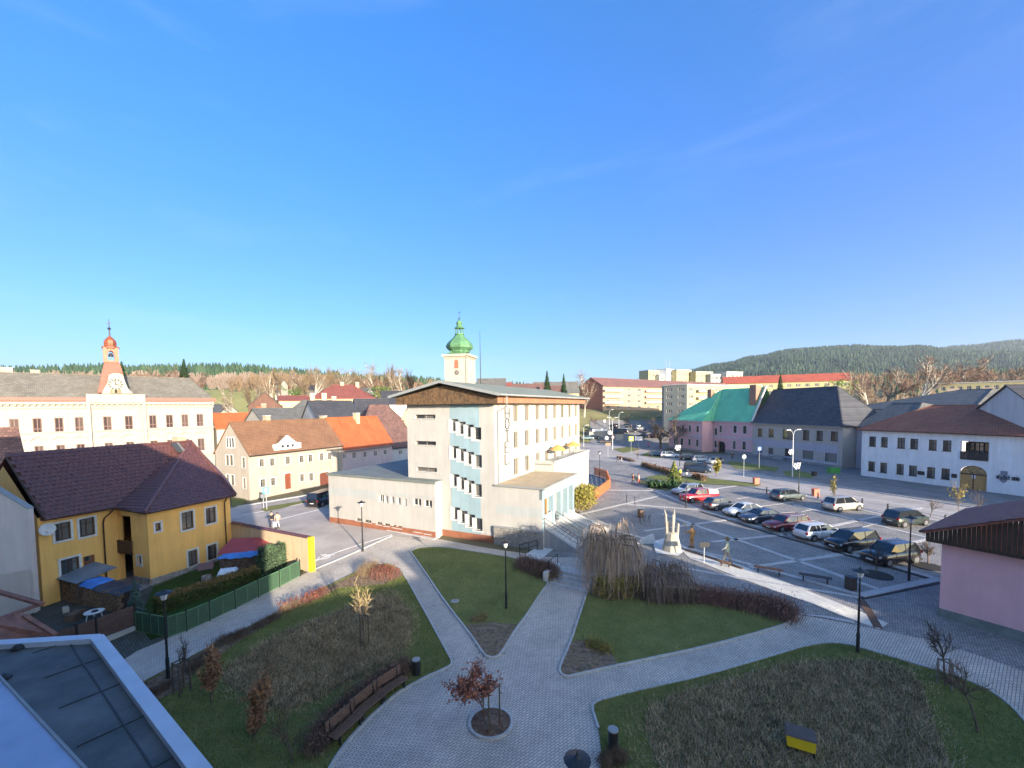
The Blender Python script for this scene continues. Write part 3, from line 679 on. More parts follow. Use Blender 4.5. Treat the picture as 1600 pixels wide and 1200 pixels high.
# blue stripe of the stairwell with gaps left for its windows
y0, y1 = hl(749.5, 680)[0], hl(703.5, 680)[0]
st = MB(); hs_ = [(u-w_/2-.05-y0, z-.14, u+w_/2+.28-y0, z+h) for u, z, w_, h in sw]
wallmesh(st, y1-y0, top-.02, hs_, (-.014, y0, 0), (0, 1, 0), (1, 0, 0), z0=.6, depth=.0)
st.build('stairwell_stripe', M_BLUE, hotel)
for k in range(7):                          # pilaster strips of the long front
    x = (cols[k]+cols[k+1])/2; p_ = MB(); p_.box(x-.24, -.05, 3.2, x+.24, .0, top-.25); p_.build('pilaster', M_BLUE, hotel)
pl = MB(); pl.box(-.06, HW*.0+.1, -.5, 0., HW-2.2, .62); pl.build('plinth', M_BRICKP, hotel)
# timber gable and eaves band
ov = 1.0; M_TIM = mat('weathered_timber', (.20, .115, .05), .9, 0, 3.2, .8, 20, col2=(.045, .03, .022), detail=10)
M_TIMR = mat('red_brown_boards', (.36, .17, .10), .85, .25, 2, .3, 20)
ez = zat(FH.w(0, -ov), 617.5)-HT; rz_ = zat(FH.w(-1.2, HW/2), 597)-HT
r_ = random.Random(3); y = -.75; k = 0; gb = MB()
while y < HW+.75:
    w_ = r_.uniform(.13, .17); t_ = min(y+w_, HW+.75); ym = (y+t_)/2
    zt = ez-.10 + (rz_-.22-ez)*(1-abs(ym-HW/2)/(HW/2+ov)); d = r_.uniform(0, .025)
    gb.box(-.75-d, y+.008, top-.08-r_.uniform(0, .05), -.70, t_-.008, zt); y = t_
gb.build('gable_boarding', M_TIM, hotel, kind='stuff')
bb = MB(); bb.poly([(-.69, -.75, top-.05), (-.69, HW+.75, top-.05), (-.69, HW+.75, ez-.1), (-.69, HW/2, rz_-.25), (-.69, -.75, ez-.1)]); bb.box(-.69, -.74, top-.06, 0, HW+.74, top-.03)
bb.build('gable_backing', M_FRD, hotel)
x = -.7; bd = MB()
while x < HL+.6:
    w_ = r_.uniform(.16, .2); bd.box(x+.008, -.78-r_.uniform(0, .02), top-.08, min(x+w_, HL+.6)-.008, -.74, ez-.05); x += w_
bd.build('eaves_boarding', M_TIMR, hotel, kind='stuff')
MB().box(-.6, -.73, top-.07, HL+.5, 0, top-.03).build('soffit', M_TIMR, hotel)
rf = MB(); X0, X1 = -1.35, HL+.9; th = .14
for ya, za, yb, zb in ((-ov-.25, ez, HW/2, rz_), (HW/2, rz_, HW+ov+.25, ez)):
    v = [(X0, ya, za), (X1, ya, za), (X1, yb, zb), (X0, yb, zb)]; v += [(a, b, c+th) for a, b, c in v]
    rf.add(v, [(0, 3, 2, 1), (4, 5, 6, 7), (0, 1, 5, 4), (1, 2, 6, 5), (2, 3, 7, 6), (3, 0, 4, 7)])
ro = rf.build('roof', M_FELT, hotel)
MB().beam((X0-.03, -ov-.25, ez+.05), (X0-.03, HW/2, rz_+.05), .07, .26).beam((X0-.03, HW/2, rz_+.05), (X0-.03, HW+ov+.25, ez+.05), .07, .26).build('verge_flashing', M_METG, ro)
MB().tube([(X0, -ov-.32, ez+.03), (X1, -ov-.32, ez+.03)], .10, 8).build('gutter', M_METG, hotel)
downpipe(hotel, [(.1, -ov-.3, ez), (.1, -ov-.3, top-.35), (.55, -.12, top-.9), (.55, -.1, 5.4)], M_METG)
# letters H O T E L down the corner
M_LET = mat('hotel_letters', (.10, .10, .10), .6, .1, 5)
def bars(mb, segs, x0, z0, w, h, y, t=.07, d=.06):
    for (a, b, c, e) in segs: mb.beam((x0+a*w, y, z0+b*h), (x0+c*w, y, z0+e*h), d, t)
GL = {'H': [(0, 0, 0, 1), (1, 0, 1, 1), (0, .5, 1, .5)], 'T': [(.5, 0, .5, 1), (0, 1, 1, 1)], 'E': [(0, 0, 0, 1), (0, 0, 1, 0), (0, .5, .8, .5), (0, 1, 1, 1)], 'L': [(0, 0, 0, 1), (0, 0, 1, 0)],
      'M': [(0, 0, 0, 1), (0, 1, .5, .4), (.5, .4, 1, 1), (1, 1, 1, 0)], 'S': [(0, .1, .3, 0), (.3, 0, .9, .05), (.9, .05, 1, .3), (1, .3, .1, .65), (.1, .65, .1, .9), (.1, .9, .5, 1), (.5, 1, 1, .9)], 'K': [(0, 0, 0, 1), (0, .45, 1, 1), (.1, .5, 1, 0)],
      'Y': [(0, 1, .5, .5), (1, 1, .5, .5), (.5, .5, .5, 0)], 'U': [(0, 1, 0, .2), (0, .2, .3, 0), (.3, 0, .7, 0), (.7, 0, 1, .2), (1, .2, 1, 1)], 'R': [(0, 0, 0, 1), (0, 1, .8, .95), (.8, .95, .95, .75), (.95, .75, .8, .5), (.8, .5, 0, .5), (.4, .5, 1, 0)],
      'A': [(0, 0, .5, 1), (.5, 1, 1, 0), (.2, .35, .8, .35)], 'D': [(0, 0, 0, 1), (0, 1, .7, .9), (.7, .9, 1, .5), (1, .5, .7, .1), (.7, .1, 0, 0)], 'O': [(cos(2*pi*i/10)*.5+.5, sin(2*pi*i/10)*.5+.5, cos(2*pi*(i+1)/10)*.5+.5, sin(2*pi*(i+1)/10)*.5+.5) for i in range(10)]}
for ch, pt, pb in (('H', 637.5, 653.2), ('O', 653.5, 670.3), ('T', 673, 688.5), ('E', 690.8, 706), ('L', 709.5, 724.2)):
    x0, z1_ = hr(788.2, pt); x1, z0_ = hr(794.8, pb); m_ = MB(); bars(m_, GL[ch], x0, z0_, x1-x0, z1_-z0_, -.08, .085)
    m_.build('letter', M_LET, hotel, label='letter %s of the word HOTEL' % ch)
# ---- annex to the left
ya = hl(691, 800)[0]; cz = 1.15                     # annex stands proud of the tower
AL = 15.2
A0 = FH.w(-cz, ya); fa = Frame(Vector((A0.x, A0.y, HT)), U+pi/2)   # x' to the left, so windows use mirrored coordinates
an = thing('hotel_annex', 'low flat-roofed cream wing with a grey stripe on the left of the hotel', 'building', A0.xyz*1, U)
an.location.z = HT
def al(px, py): y, z = FH.locx(px, py, -cz); return y-ya, z
at_ = al(683, 754)[1]; AL = al(514, 775)[0]
aw = []
for x0, x1, yt, yb in ((592, 600, 773, 785), (600.5, 606.5, 774.5, 786), (610, 616, 776, 787), (620, 626, 777.5, 788.5), (630.5, 635.5, 779, 790), (645.5, 658, 779, 790.5), (662.5, 675, 781.5, 793)):
    y0_, _ = al(x0, (yt+yb)/2); y1_, _ = al(x1, (yt+yb)/2); zt = al((x0+x1)/2, yt)[1]; zb = al((x0+x1)/2, yb)[1]; aw.append(((y0_+y1_)/2, zb, abs(y0_-y1_), zt-zb))
bw_ = []
for x0, x1 in ((556, 566), (569, 580), (588, 597), (600, 609), (613, 619), (620.5, 628), (647, 659), (663, 674)):
    xm = (x0+x1)/2; yy = 811+(xm-561)*.192; y0_ = al(x0, yy)[0]; y1_ = al(x1, yy)[0]; zb = al(xm, yy+2.6)[1]; bw_.append(((y0_+y1_)/2, zb, abs(y0_-y1_), .26))
m_ = MB(); hol = [(u-w_/2, z, u+w_/2, z+h) for u, z, w_, h in aw+bw_]
AD = 16
wallmesh(m_, AL, at_, hol, (0, 0, 0), (0, 1, 0), (1, 0, 0), z0=-.5, depth=.3)
m_.poly([(0, 0, -.5), (cz, 0, -.5), (cz, 0, at_), (0, 0, at_)]); m_.poly([(0, AL, -.5), (AD, AL, -.5), (AD, AL, at_), (0, AL, at_)]); m_.poly([(AD, 0, -.5), (AD, AL, -.5), (AD, AL, at_), (AD, 0, at_)])
m_.build('wall', M_CREAM, an)
for q in aw: window(an, TS, *q, 'plain', recess=.2)
for q in bw_: window(an, TS, *q, 'slot', recess=.2)
zt = al(600, 769)[1]; zb = al(600, 779.5)[1]-.15; hol2 = [(u-w_/2-.3, z-.2, u+w_/2+.3, z+h+.2) for u, z, w_, h in aw]
m_ = MB(); wallmesh(m_, AL, zt, hol2, (-.014, 0, 0), (0, 1, 0), (1, 0, 0), z0=zb, depth=0); m_.build('stripe', M_GREYB, an)
zp = .62; MB().box(-.05, -.0, -.5, .0, AL, zp).build('plinth', M_BRICKP, an)
MB().box(-.12, -.1, at_, AD, AL+.12, at_+.08).box(-.14, -.12, at_-.14, -.0, AL+.14, at_+.02).build('roof', mat('annex_roof', (.17, .19, .17), .8, .2, .6), an)
for q in ((6, 4), (5, 6.5), (7.5, 9)):
    MB().tube([(q[0], q[1], at_), (q[0], q[1], at_+.5), (q[0], q[1]+.2, at_+.6)], .07, 6).build('vent_pipe', M_METG, an)
# ---- entrance block with its flat canopy
eb = thing('hotel_entrance_block', 'cream entrance block with a sandy flat roof, pale blue columns and steps', 'building', FH.A, U)
ew = -FH.locx(847, 764, 0)[0]; el = hr(853.5, 700)[0]; el = 9.4; ezt = FH.locx(810, 761.5, 0)[1]; fl = 1.75
m_ = MB(); m_.poly([(0, 0, -.9), (0, -ew, -.9), (0, -ew, ezt), (0, 0, ezt)]); m_.box(0.02, -ew+1.4, -.5, el, 0, ezt-.1); m_.build('wall', M_CREAM, eb)
z_a = FH.locx(810, 791.5, 0)[1]; z_b = FH.locx(810, 806, 0)[1]
m_ = MB(); wallmesh(m_, ew-.02, z_a, [], (-.014, -ew+.01, 0), (0, 1, 0), (1, 0, 0), z0=z_b); m_.build('stripe', M_GREYB, eb)
zs = FH.locx(772, 822, 0)[1]
MB().box(-.12, -ew-.25, ezt, el+.2, .0, ezt+.10).build('canopy_roof', mat('sandy_roof_felt', (.46, .35, .22), .9, .2, .8, .2, 10), eb)
MB().box(-.16, -ew-.3, ezt-.06, el+.25, -ew-.2, ezt+.14).box(-.17, -ew-.3, ezt-.02, -.11, .0, ezt+.13).build('roof_edge', M_METG, eb)
MB().box(.0, -ew-.02, ezt-1.0, el, -ew+.3, ezt-.07).build('beam', M_BLUE, eb)
for x in (.35, 3.0, 5.2, 7.2, 9.0):
    MB().box(x-.25, -ew+.02, -.9, x+.25, -ew+.5, ezt-1.0).build('column', M_BLUE, eb)
MB().box(.6, -ew+.1, fl, 2.7, -ew+.2, fl+1.2).build('parapet', M_CREAM, eb)
MB().box(3.4, -ew+1.28, fl, 4.4, -ew+1.38, fl+2.2).build('door', mat('orange_door', (.45, .2, .06), .5, .2, 3), eb)
for x in (.9, 1.8, 5.4, 6.3, 7.4): window(eb, Tfront(-ew+1.2), x, fl+.9, .7, 1.4, 'plain')
MB().box(0.05, -ew-.02, -.9, el, -ew+1.4, fl-.02).build('terrace', M_KERB, eb)
# stone cheek wall made of single stones
M_STONE = mat('rough_granite_block', (.30, .28, .25), .9, .35, 4, .8, 12); r_ = random.Random(5)
sy1 = 0.0; sy0 = -ew-.05; zz_ = -.95
MB().box(-.22, sy0, -.95, -.02, sy1+.1, zs).build('stone_wall_core', mat('mortar', (.16, .15, .14), .95, .2, 5), eb)
MB().box(-.30, sy0-.05, zs, .0, sy1+.1, zs+.09).build('wall_coping', M_METG, eb)
while zz_ < zs-.1:
    hh = r_.uniform(.18, .26); y = sy0
    while y < sy1:
        w_ = r_.uniform(.28, .6); d = r_.uniform(.0, .05)
        MB().box(-.25-d, y+.015, zz_+.012, -.19, min(y+w_, sy1+.1)-.015, min(zz_+hh, zs)-.012).build('stone', M_STONE, eb); y += w_
    zz_ += hh
# stairs down to the plaza from the long front
sx0, sx1 = .7, 3.3; n = 9
for k in range(n):
    z1_ = fl-.02-(k+0)*(fl/n)-.001*k; MB().box(sx0, -ew-.35*(k+1), -.9, sx1, -ew-.35*k-.0, z1_-.16).build('step', M_BAND if k % 2 else M_KERB, eb)
for x in (sx0-.3, sx1+.02):
    m_ = MB(); pts = [(-ew, fl+.1), (-ew-.35*n-.2, .15), (-ew-.35*n-.2, -.9), (-ew, -.9)]
    m_.add([(x, a, b) for a, b in pts]+[(x+.28, a, b) for a, b in pts], [(0, 1, 2, 3), (7, 6, 5, 4), (0, 4, 5, 1), (1, 5, 6, 2), (2, 6, 7, 3), (3, 7, 4, 0)]); m_.build('stair_cheek', plaster('grey_cheek_render', (.36, .355, .35), .2), eb)
m_ = MB()
for x in (sx0-.15, sx1+.15):
    m_.tube([(x, -ew, fl), (x, -ew, fl+1), (x, -ew-.35*n, 1.15), (x, -ew-.35*n, .1)], .03, 5).tube([(x, -ew, fl+.6), (x, -ew-.35*n, .75)], .02, 5)
m_.tube([(0.1, -ew, fl+1.), (sx0-.1, -ew-.02, fl+1.)], .03, 5).tube([(0.1, -ew, fl+.6), (sx0-.1, -ew-.02, fl+.6)], .02, 5); m_.build('handrail', M_FRD, eb)
# white ramp walls beside the stairs
for k in range(3):
    x = 4.3+k*1.5; m_ = MB(); m_.add([(x+e, yy, zz) for e in (0, .16) for yy, zz in ((-ew, -.9), (-ew, fl+.3), (-ew-4.2, .45), (-ew-4.2, -.9))], [(3, 2, 1, 0), (4, 5, 6, 7), (0, 1, 5, 4), (1, 2, 6, 5), (2, 3, 7, 6), (3, 0, 4, 7)])
    m_.build('ramp_wall', M_TRW, eb)
    MB().tube([(x+.08, -ew, fl+.7), (x+.08, -ew-4.2, .85)], .03, 5).build('ramp_rail', M_METG, eb)
# ---- low terrace wing along the long front
tw = thing('hotel_terrace_wing', 'low wing with a roof terrace and pale blue band along the hotel front', 'building', FH.A, U)
tp = 2.4; tz = FH.loc(919, 703, -tp)[1]; tl = FH.loc(919.5, 720, -tp)[0]
tws = [(el+1.0+i*((tl-el-2)/13), .9+fl, .62, 2.0) for i in range(14)]
m_ = MB(); wallmesh(m_, tl-el, tz, [(u-w_/2-el, z, u+w_/2-el, z+h) for u, z, w_, h in tws], (el, -tp, 0), (1, 0, 0), (0, 1, 0), z0=-.5)
m_.poly([(el, -tp, -.5), (el, 0, -.5), (el, 0, tz), (el, -tp, tz)]); m_.poly([(tl, -tp, -.5), (tl, 3, -.5), (tl, 3, tz), (tl, -tp, tz)]); m_.box(el, -tp+.35, tz-.5, tl, 0, tz-.35); m_.build('wall', M_CREAM, tw)
for q in tws: window(tw, Tfront(-tp), *q, 'plain')
MB().box(el+.1, -tp-.06, tz-1.15, tl+.05, -tp, tz-.2).build('band', M_BLUE, tw)
MB().box(el, -tp-.12, tz-.2, tl+.12, -tp+.2, tz).build('parapet', M_CREAM, tw)
for x, lb in ((cols[3]+.6, 'left'), (cols[5]+.8, 'right')):
    t_ = thing('umbrella', 'folded-out orange parasol on the hotel terrace, %s one of two' % lb, 'parasol', FH.w(x, -1.2, tz-.35), 0)
    MB().tube([(0, 0, 0), (0, 0, 1.7)], .03, 5).build('pole', M_FRD, t_); MB().lathe([(1.1, 1.15), (.6, 1.5), (.05, 1.8)], 8).build('canopy', mat('orange_canvas', (.6, .33, .1), .8, .2, 3), t_)
# outdoor seating pavilion of red timber beside the front
pv_ = G(921, 790); t_ = thing('wooden_pavilion', 'orange-red timber terrace fence with latticed panels by the hotel front', 'fence', pv_, U)
M_ORW = mat('orange_timber', (.50, .16, .055), .75, .2, 3)
def loc_of(px, py): q = G(px, py)-pv_; return (q.dot(FH.ex), q.dot(FH.ey))
path = [loc_of(*p) for p in ((905, 797), (926, 785), (953, 763), (948, 748), (928, 742))]
for i in range(len(path)-1):
    a = Vector(path[i]); b = Vector(path[i+1]); n = max(1, int((b-a).length/.9))
    for k in range(n):
        p = a.lerp(b, k/n); q = a.lerp(b, (k+.97)/n)
        for j in range(5): MB().beam((p.x, p.y, .25+j*.27), (q.x, q.y, .25+j*.27), .04, .2).build('board', M_ORW, t_)
        MB().box(p.x-.06, p.y-.06, 0, p.x+.06, p.y+.06, 1.55).build('post', M_ORW, t_)
# ================================================================ YELLOW HOUSE
def facet_tiles(mb, poly, bw=.32, bh=.34, lift=.03, rise=.035, r=None, drop=0.):
    """overlapping tiles in level courses on a sloping facet; poly in 3d"""
    P = [Vector(p) for p in poly]; nrm = (P[1]-P[0]).cross(P[2]-P[0]).normalized()
    if nrm.z < 0: nrm = -nrm
    e = Vector((0, 0, 1)).cross(nrm).normalized(); u = nrm.cross(e).normalized()
    if u.z < 0: u = -u
    q = [((p-P[0]).dot(e), (p-P[0]).dot(u)) for p in P]
    x0, x1 = min(a for a, b in q), max(a for a, b in q); y0, y1 = min(b for a, b in q), max(b for a, b in q)
    k = 0; y = y0
    while y < y1:
        x = x0-(bw/2 if k % 2 else 0)
        while x < x1:
            if inpoly(x+bw/2, y+bh/2, q) and not (r and r.random() < drop):
                j = r.uniform(-.006, .006) if r else 0
                W_ = lambda a, b, c: P[0]+e*a+u*b+nrm*c
                v = [W_(x, y, lift+j), W_(x, y, lift+rise*.6+j), W_(x+bw*.5, y, lift+rise*1.5+j), W_(x+bw*.96, y, lift+rise*.6+j), W_(x+bw*.96, y, lift+j),
                     W_(x, y+bh*1.04, lift*.6), W_(x+bw*.5, y+bh*1.04, lift*.6+rise*.7), W_(x+bw*.96, y+bh*1.04, lift*.6)]
                mb.add(v, [(1, 2, 6, 5), (2, 3, 7, 6), (0, 4, 3, 1), (1, 3, 2)])
            x += bw
        y += bh; k += 1
M_YEL = plaster('ochre_plaster', (.90, .52, .16), .13); M_YTILE = mat('dark_red_concrete_tile', (.135, .058, .048), .42, .3, 3, .3, 30, spec=.6)
M_RUB = mat('rubble_plinth', (.42, .40, .38), .9, 0, 5, .9, 14, col2=(.16, .14, .13), detail=10)
fy, yl = frame2((236, 915), (361, 869)); fy.A.z = .55; yl = 6.75; d1 = 3.5; dm = 11.2; zw = 5.9
yh = thing('yellow_house', 'two-storey yellow house with dark red tiled roof behind the green hedge', 'house', fy.A, fy.ang)
wing_w = [winpx(fy, 283.5, 799.5, 302, 827), winpx(fy, 321.5, 793, 337, 817.5), winpx(fy, 294, 859.5, 308.5, 884), winpx(fy, 324.5, 851, 338.5, 874)]
wing_s = [winpx(fy, 242.5, 817, 251, 829.5)]
lw = []; a = fy.locx(214.5, 878, 0)[0]; b = fy.locx(221.5, 878, 0)[0]; lw = [((a+b)/2, fy.locx(218, 883, 0)[1], abs(a-b), .75)]
mw = [winpx(fy, 85.5, 816.5, 110.5, 844, d1), winpx(fy, 124, 809.5, 148, 837.5, d1), winpx(fy, 95, 872, 124, 899, d1)]
H_ = lambda ws: [(u-w_/2, z, u+w_/2, z+h) for u, z, w_, h in ws]
m_ = MB(); xm = -4.6
wallmesh(m_, yl, zw, H_(wing_w+wing_s), z0=-.8)
wallmesh(m_, d1, zw, H_(lw)+[(1.95, -.2, d1-.08, 2.35), (1.95, 2.75, d1-.08, 5.3)], (0, 0, 0), (0, 1, 0), (1, 0, 0), z0=-.8, depth=.3)
dx_ = winpx(fy, 130.5, 868, 149, 897, d1)
wallmesh(m_, -xm, 6.2, [(u-xm, v, w_-xm, h) for u, v, w_, h in H_(mw+[dx_])], (xm, d1, 0), (1, 0, 0), (0, 1, 0), z0=-.8)
m_.poly([(xm, d1, -.8), (xm, dm, -.8), (xm, dm, 6.2), (xm, 7.2, 9.7), (xm, d1, 6.2)])
m_.poly([(yl, 0, -.8), (13, 9, -.8), (13, 9, zw), (yl, 0, zw)]); m_.poly([(13, 9, -.8), (xm, dm, -.8), (xm, dm, zw), (13, 9, zw)])
m_.build('wall', M_YEL, yh)
for q in wing_w: window(yh, Tfront(), *q, 'yellow')
for q in wing_s: window(yh, Tfront(), *q, 'yellow1')
for q in lw: window(yh, Tside(0), *q, 'small')
for q in mw: window(yh, Tfront(d1), *q, 'yellow')
d_ = MB().box(dx_[0]-dx_[2]/2, d1+.12, dx_[1], dx_[0]+dx_[2]/2, d1+.18, dx_[1]+dx_[3]).build('door', mat('red_brown_door', (.20, .07, .03), .6, .2, 3), yh)
MB().box(dx_[0]-.2, d1+.10, dx_[1]+1.0, dx_[0]+.15, d1+.12, dx_[1]+1.7).build('pane', M_GLASS, d_)
# porch recess behind the side wall
m_ = MB(); m_.box(0.3, d1-1.6, -.2, 2.2, d1-.05, -.05).box(2.2, 1.9, -.2, 2.3, d1, zw).box(.0, 1.9, 2.4, 2.2, d1, 2.6); m_.build('porch', M_YEL, yh)
MB().box(2.1, 2.3, -.05, 2.18, 3.2, 2.0).box(2.1, 2.3, 2.65, 2.18, 3.2, 4.7).build('porch_door', M_FRB, yh)
t_ = MB()
for k in range(5): MB().box(-.14, 1.80, 2.32+k*.19, -.08, d1+.1, 2.49+k*.19).build('balcony_board', M_FRB, yh)
MB().box(-.10, 1.85, 2.28, .1, d1, 2.36).box(-.16, 1.78, 3.27, -.04, d1+.1, 3.33).build('balcony_rail', M_FRB, yh)
r_ = random.Random(12); rm_ = MB()
# rubble plinth of irregular stones
for side in (0, 1):
    u = 0
    while u < (yl-.2 if side == 0 else 1.9):
        w_ = r_.uniform(.18, .42); z = -.75; ztop = .55-(.05*u if side == 0 else -.05)
        while z < ztop:
            h = r_.uniform(.14, .26); dd = r_.uniform(.03, .07); a_, b_ = u+.012, u+w_-.012
            if side == 0: rm_.box(a_, -dd, z+.01, b_, .02, min(z+h, ztop)-.01)
            else: rm_.box(-dd, a_, z+.01, .02, b_, min(z+h, ztop)-.01)
            z += h
        u += w_
rm_.build('plinth_stones', M_RUB, yh, kind='stuff')
a0 = (xm+.15, d1-.45, 6.15); a1 = (-.42, d1-.45, 6.05); w1 = (-.42, -.45, 5.85); w2 = (yl+.25, -.45, 5.75); r3 = (13.4, 9.1, 5.9); b4 = (xm-.2, dm+.4, 6.1); R0 = (xm-.2, 7.2, 9.9)
Pq = fy.loc(300, 690, 7.2); Pp = (Pq[0]-.1, 7.2, Pq[1]); R0z = fy.loc(12, 712, 7.2); R0 = (xm+.2, 7.2, R0z[1])
rf = MB(); fac = [(a0, a1, Pp, R0), (a1, w1, Pp), (w1, w2, Pp), (w2, r3, Pp), (r3, b4, R0, Pp)]
for f_ in fac: rf.poly(f_)
dn_ = lambda p: (p[0], p[1], p[2]-.16)
loop = [a0, a1, w1, w2, r3, b4]
for i in range(6): p, q = loop[i], loop[(i+1) % 6]; rf.poly([p, dn_(p), dn_(q), q])
for f_ in (([a0, b4, Pp]), ): pass
rf.poly([dn_(p) for p in loop][::-1])
ro = rf.build('roof', M_YTILE, yh)
tm = MB(); rr = random.Random(2)
for f_ in fac[:4]: facet_tiles(tm, f_, .33, .36, r=rr)
tm.build('roof_tiles', M_YTILE, ro, kind='stuff')
up_ = lambda p, k=.07: (p[0], p[1], p[2]+k)
for a, b in ((R0, Pp), (w1, Pp), (w2, Pp)):
    A_ = Vector(up_(a)); B_ = Vector(up_(b)); n = int((B_-A_).length/.4)
    rt = MB()
    for k in range(n): rt.tube([A_.lerp(B_, k/n), A_.lerp(B_, (k+1.08)/n)], [.10, .13], 6)
    rt.build('ridge_tiles', M_YTILE, ro, kind='stuff')
MB().beam(up_(a0, -.02), up_(R0, -.02), .1, .24).build('verge_board', M_FRB, yh)
g_ = MB()
for a, b in ((a0, a1), (a1, w1), (w1, w2)): g_.tube([up_(a, -.05), up_(b, -.05)], .075, 6)
g_.build('gutter', M_FRB, yh)
downpipe(yh, [(a1[0]+.05, a1[1], a1[2]-.1), (-.95, d1-.2, 5.3), (-1.0, d1-.12, 4.9), (-1.0, d1-.12, .0)]); xx = fy.loc(350, 800)[0]
downpipe(yh, [(xx, -.45, 5.65), (xx, -.12, 5.2), (xx, -.12, .1)])
cq = fy.loc(297, 690, 7.4); chimney(yh, cq[0]-.9, 7.6, .8, cq[1]+.55, bot=8.5)
q = fy.loc(277, 703, 6.3); sk = MB(); z_ = R0[2]-(7.2-6.0)*1.0; sk.add([(q[0]-.4, 5.7, q[1]-.2), (q[0]+.3, 5.7, q[1]-.2), (q[0]+.3, 6.5, q[1]+.55), (q[0]-.4, 6.5, q[1]+.55), (q[0]-.4, 5.7, q[1]-.05), (q[0]+.3, 5.7, q[1]-.05), (q[0]+.3, 6.5, q[1]+.7), (q[0]-.4, 6.5, q[1]+.7)], [(3, 2, 1, 0), (4, 5, 6, 7), (0, 1, 5, 4), (1, 2, 6, 5), (2, 3, 7, 6), (3, 0, 4, 7)]); sk.build('skylight', M_GLASSL, yh)
q = fy.loc(74.5, 827.5, d1-.5)
sd = thing('satellite_dish', 'round white satellite dish on the yellow house wall beside its upper left window', 'satellite dish', fy.w(q[0], d1-.5, q[1]), fy.ang-.6)
m_ = MB(); m_.lathe([(.02, .0), (.3, .03), (.42, .09), (.44, .10), (.42, .12), (.3, .06), (.02, .03)], 16); d_ = m_.build('dish', M_TRW, sd, smooth_=True); d_.rotation_euler = (radians(70), 0, 0)
MB().beam((0, .5, -.05), (0, -.0, 0), .05).beam((0, 0, -.3), (0, -.45, 0), .03).build('arm', M_METG, sd)
# ---- garden wall with tiled coping
A_ = Vector((-16.9, 34.75, 0)); B_ = fy.w(yl, .0, 0); fw_ = Frame(Vector((B_.x, B_.y, .6)), atan2(A_.y-B_.y, A_.x-B_.x)); wl = (A_-B_).xy.length
gwl = thing('garden_wall', 'yellow garden wall with sloping tiled coping beside the yellow house', 'wall', fw_.A, fw_.ang)
hh0 = fw_.loc(358, 817)[1]; hh1 = fw_.loc(477, 840)[1]
m_ = MB(); m_.add([(0, 0, -.8), (wl, 0, -.8), (wl, 0, hh1), (0, 0, hh0), (0, .35, -.8), (wl, .35, -.8), (wl, .35, hh1), (0, .35, hh0)], [(3, 2, 1, 0)[::-1], (4, 7, 6, 5), (1, 5, 6, 2), (3, 2, 6, 7), (0, 3, 7, 4)]); m_.build('wall', plaster('pale_wall_plaster', (.62, .47, .30), .2), gwl)
MB().box(wl, -.02, -.8, wl+.32, .37, hh1+.05).build('pillar', plaster('bright_yellow_plaster', (.80, .62, .03), .1), gwl)
for k in range(14):
    x = wl*k/14; z = hh0+(hh1-hh0)*k/14; c_ = MB(); zz = z+(hh1-hh0)/14
    c_.add([(x+.02, -.14, z), (x+wl/14-.02, -.14, zz), (x+wl/14-.02, .17, zz+.16), (x+.02, .17, z+.16), (x+wl/14-.02, .5, zz), (x+.02, .5, z)], [(0, 1, 2, 3), (3, 2, 4, 5), (0, 5, 4, 1)]); c_.build('coping_slab', M_YTILE, gwl)

# ================================================================ STREET HOUSES BEHIND
M_BEIGE = plaster('beige_plaster', (.44, .375, .30), .12); M_PINKB = plaster('pale_lilac_plaster', (.55, .45, .46), .12)
T_BROWN = tile_mat('brown_flat_tiles', (.30, .155, .08), (.24, .12, .065)); T_ORANGE = tile_mat('orange_tiles', (.62, .15, .045), (.52, .12, .04)); T_GREY = tile_mat('grey_slate', (.17, .165, .15), (.12, .12, .115), .4, .5)
T_DARK = tile_mat('dark_slate', (.075, .075, .085), (.05, .05, .06), .4, .5); T_RED = tile_mat('red_tiles', (.33, .10, .075), (.25, .08, .06)); T_MOT = tile_mat('mottled_brown_tiles', (.26, .14, .11), (.13, .07, .06), .35, .4)
fb, bl = frame2((391, 782), (537, 752)); bl = fb.loc(535, 720)[0]; be = fb.loc(388, 709)[1]
q = fb.loc(359, 661, 4.8); bd = fb.locx(336, 704, 0)[0]
ry_ = bd/2; rz2 = fb.loc(359, 661, ry_)[1]
bf = [winpx(fb, *p) for p in ((405.5, 717, 412.5, 729), (422, 716, 429, 728), (446, 713, 453, 725), (468, 711.5, 474.5, 722.5), (482, 710, 488.5, 721.5), (499.5, 708, 505.5, 719.5), (512, 707, 518, 718),
      (407, 748.5, 414.5, 761), (423.5, 746.5, 430.5, 758.5), (469, 740.5, 475, 752), (483, 739, 489.5, 751))]
bs = []
for x0, x1, yt, yb in ((353, 358, 713, 727), (359, 364, 713, 727), (378.5, 383, 717, 731), (354, 358, 743, 757), (361, 366, 744, 758), (380, 384, 750, 763)):
    a = fb.locx(x0, (yt+yb)/2, 0)[0]; b = fb.locx(x1, (yt+yb)/2, 0)[0]; bs.append(((a+b)/2, fb.locx((x0+x1)/2, yb, 0)[1], abs(a-b), 1.5))
dr = winpx(fb, 445.5, 740, 455, 764); gt = winpx(fb, 500, 738.5, 514, 760)
hb = house('beige_house', 'cream two-storey house with brown roof, white gabled dormer and brown arched door', 'house', fb, bl, bd, be, M_BEIGE, bf, bs, (), 'beige',
           dict(type='gable', h=rz2, m=T_BROWN, over=.35, gover=.12, ch=[(fb.loc(419, 665, ry_)[0], ry_+.3, .75, rz2+.9)]), doors=[dr, gt])
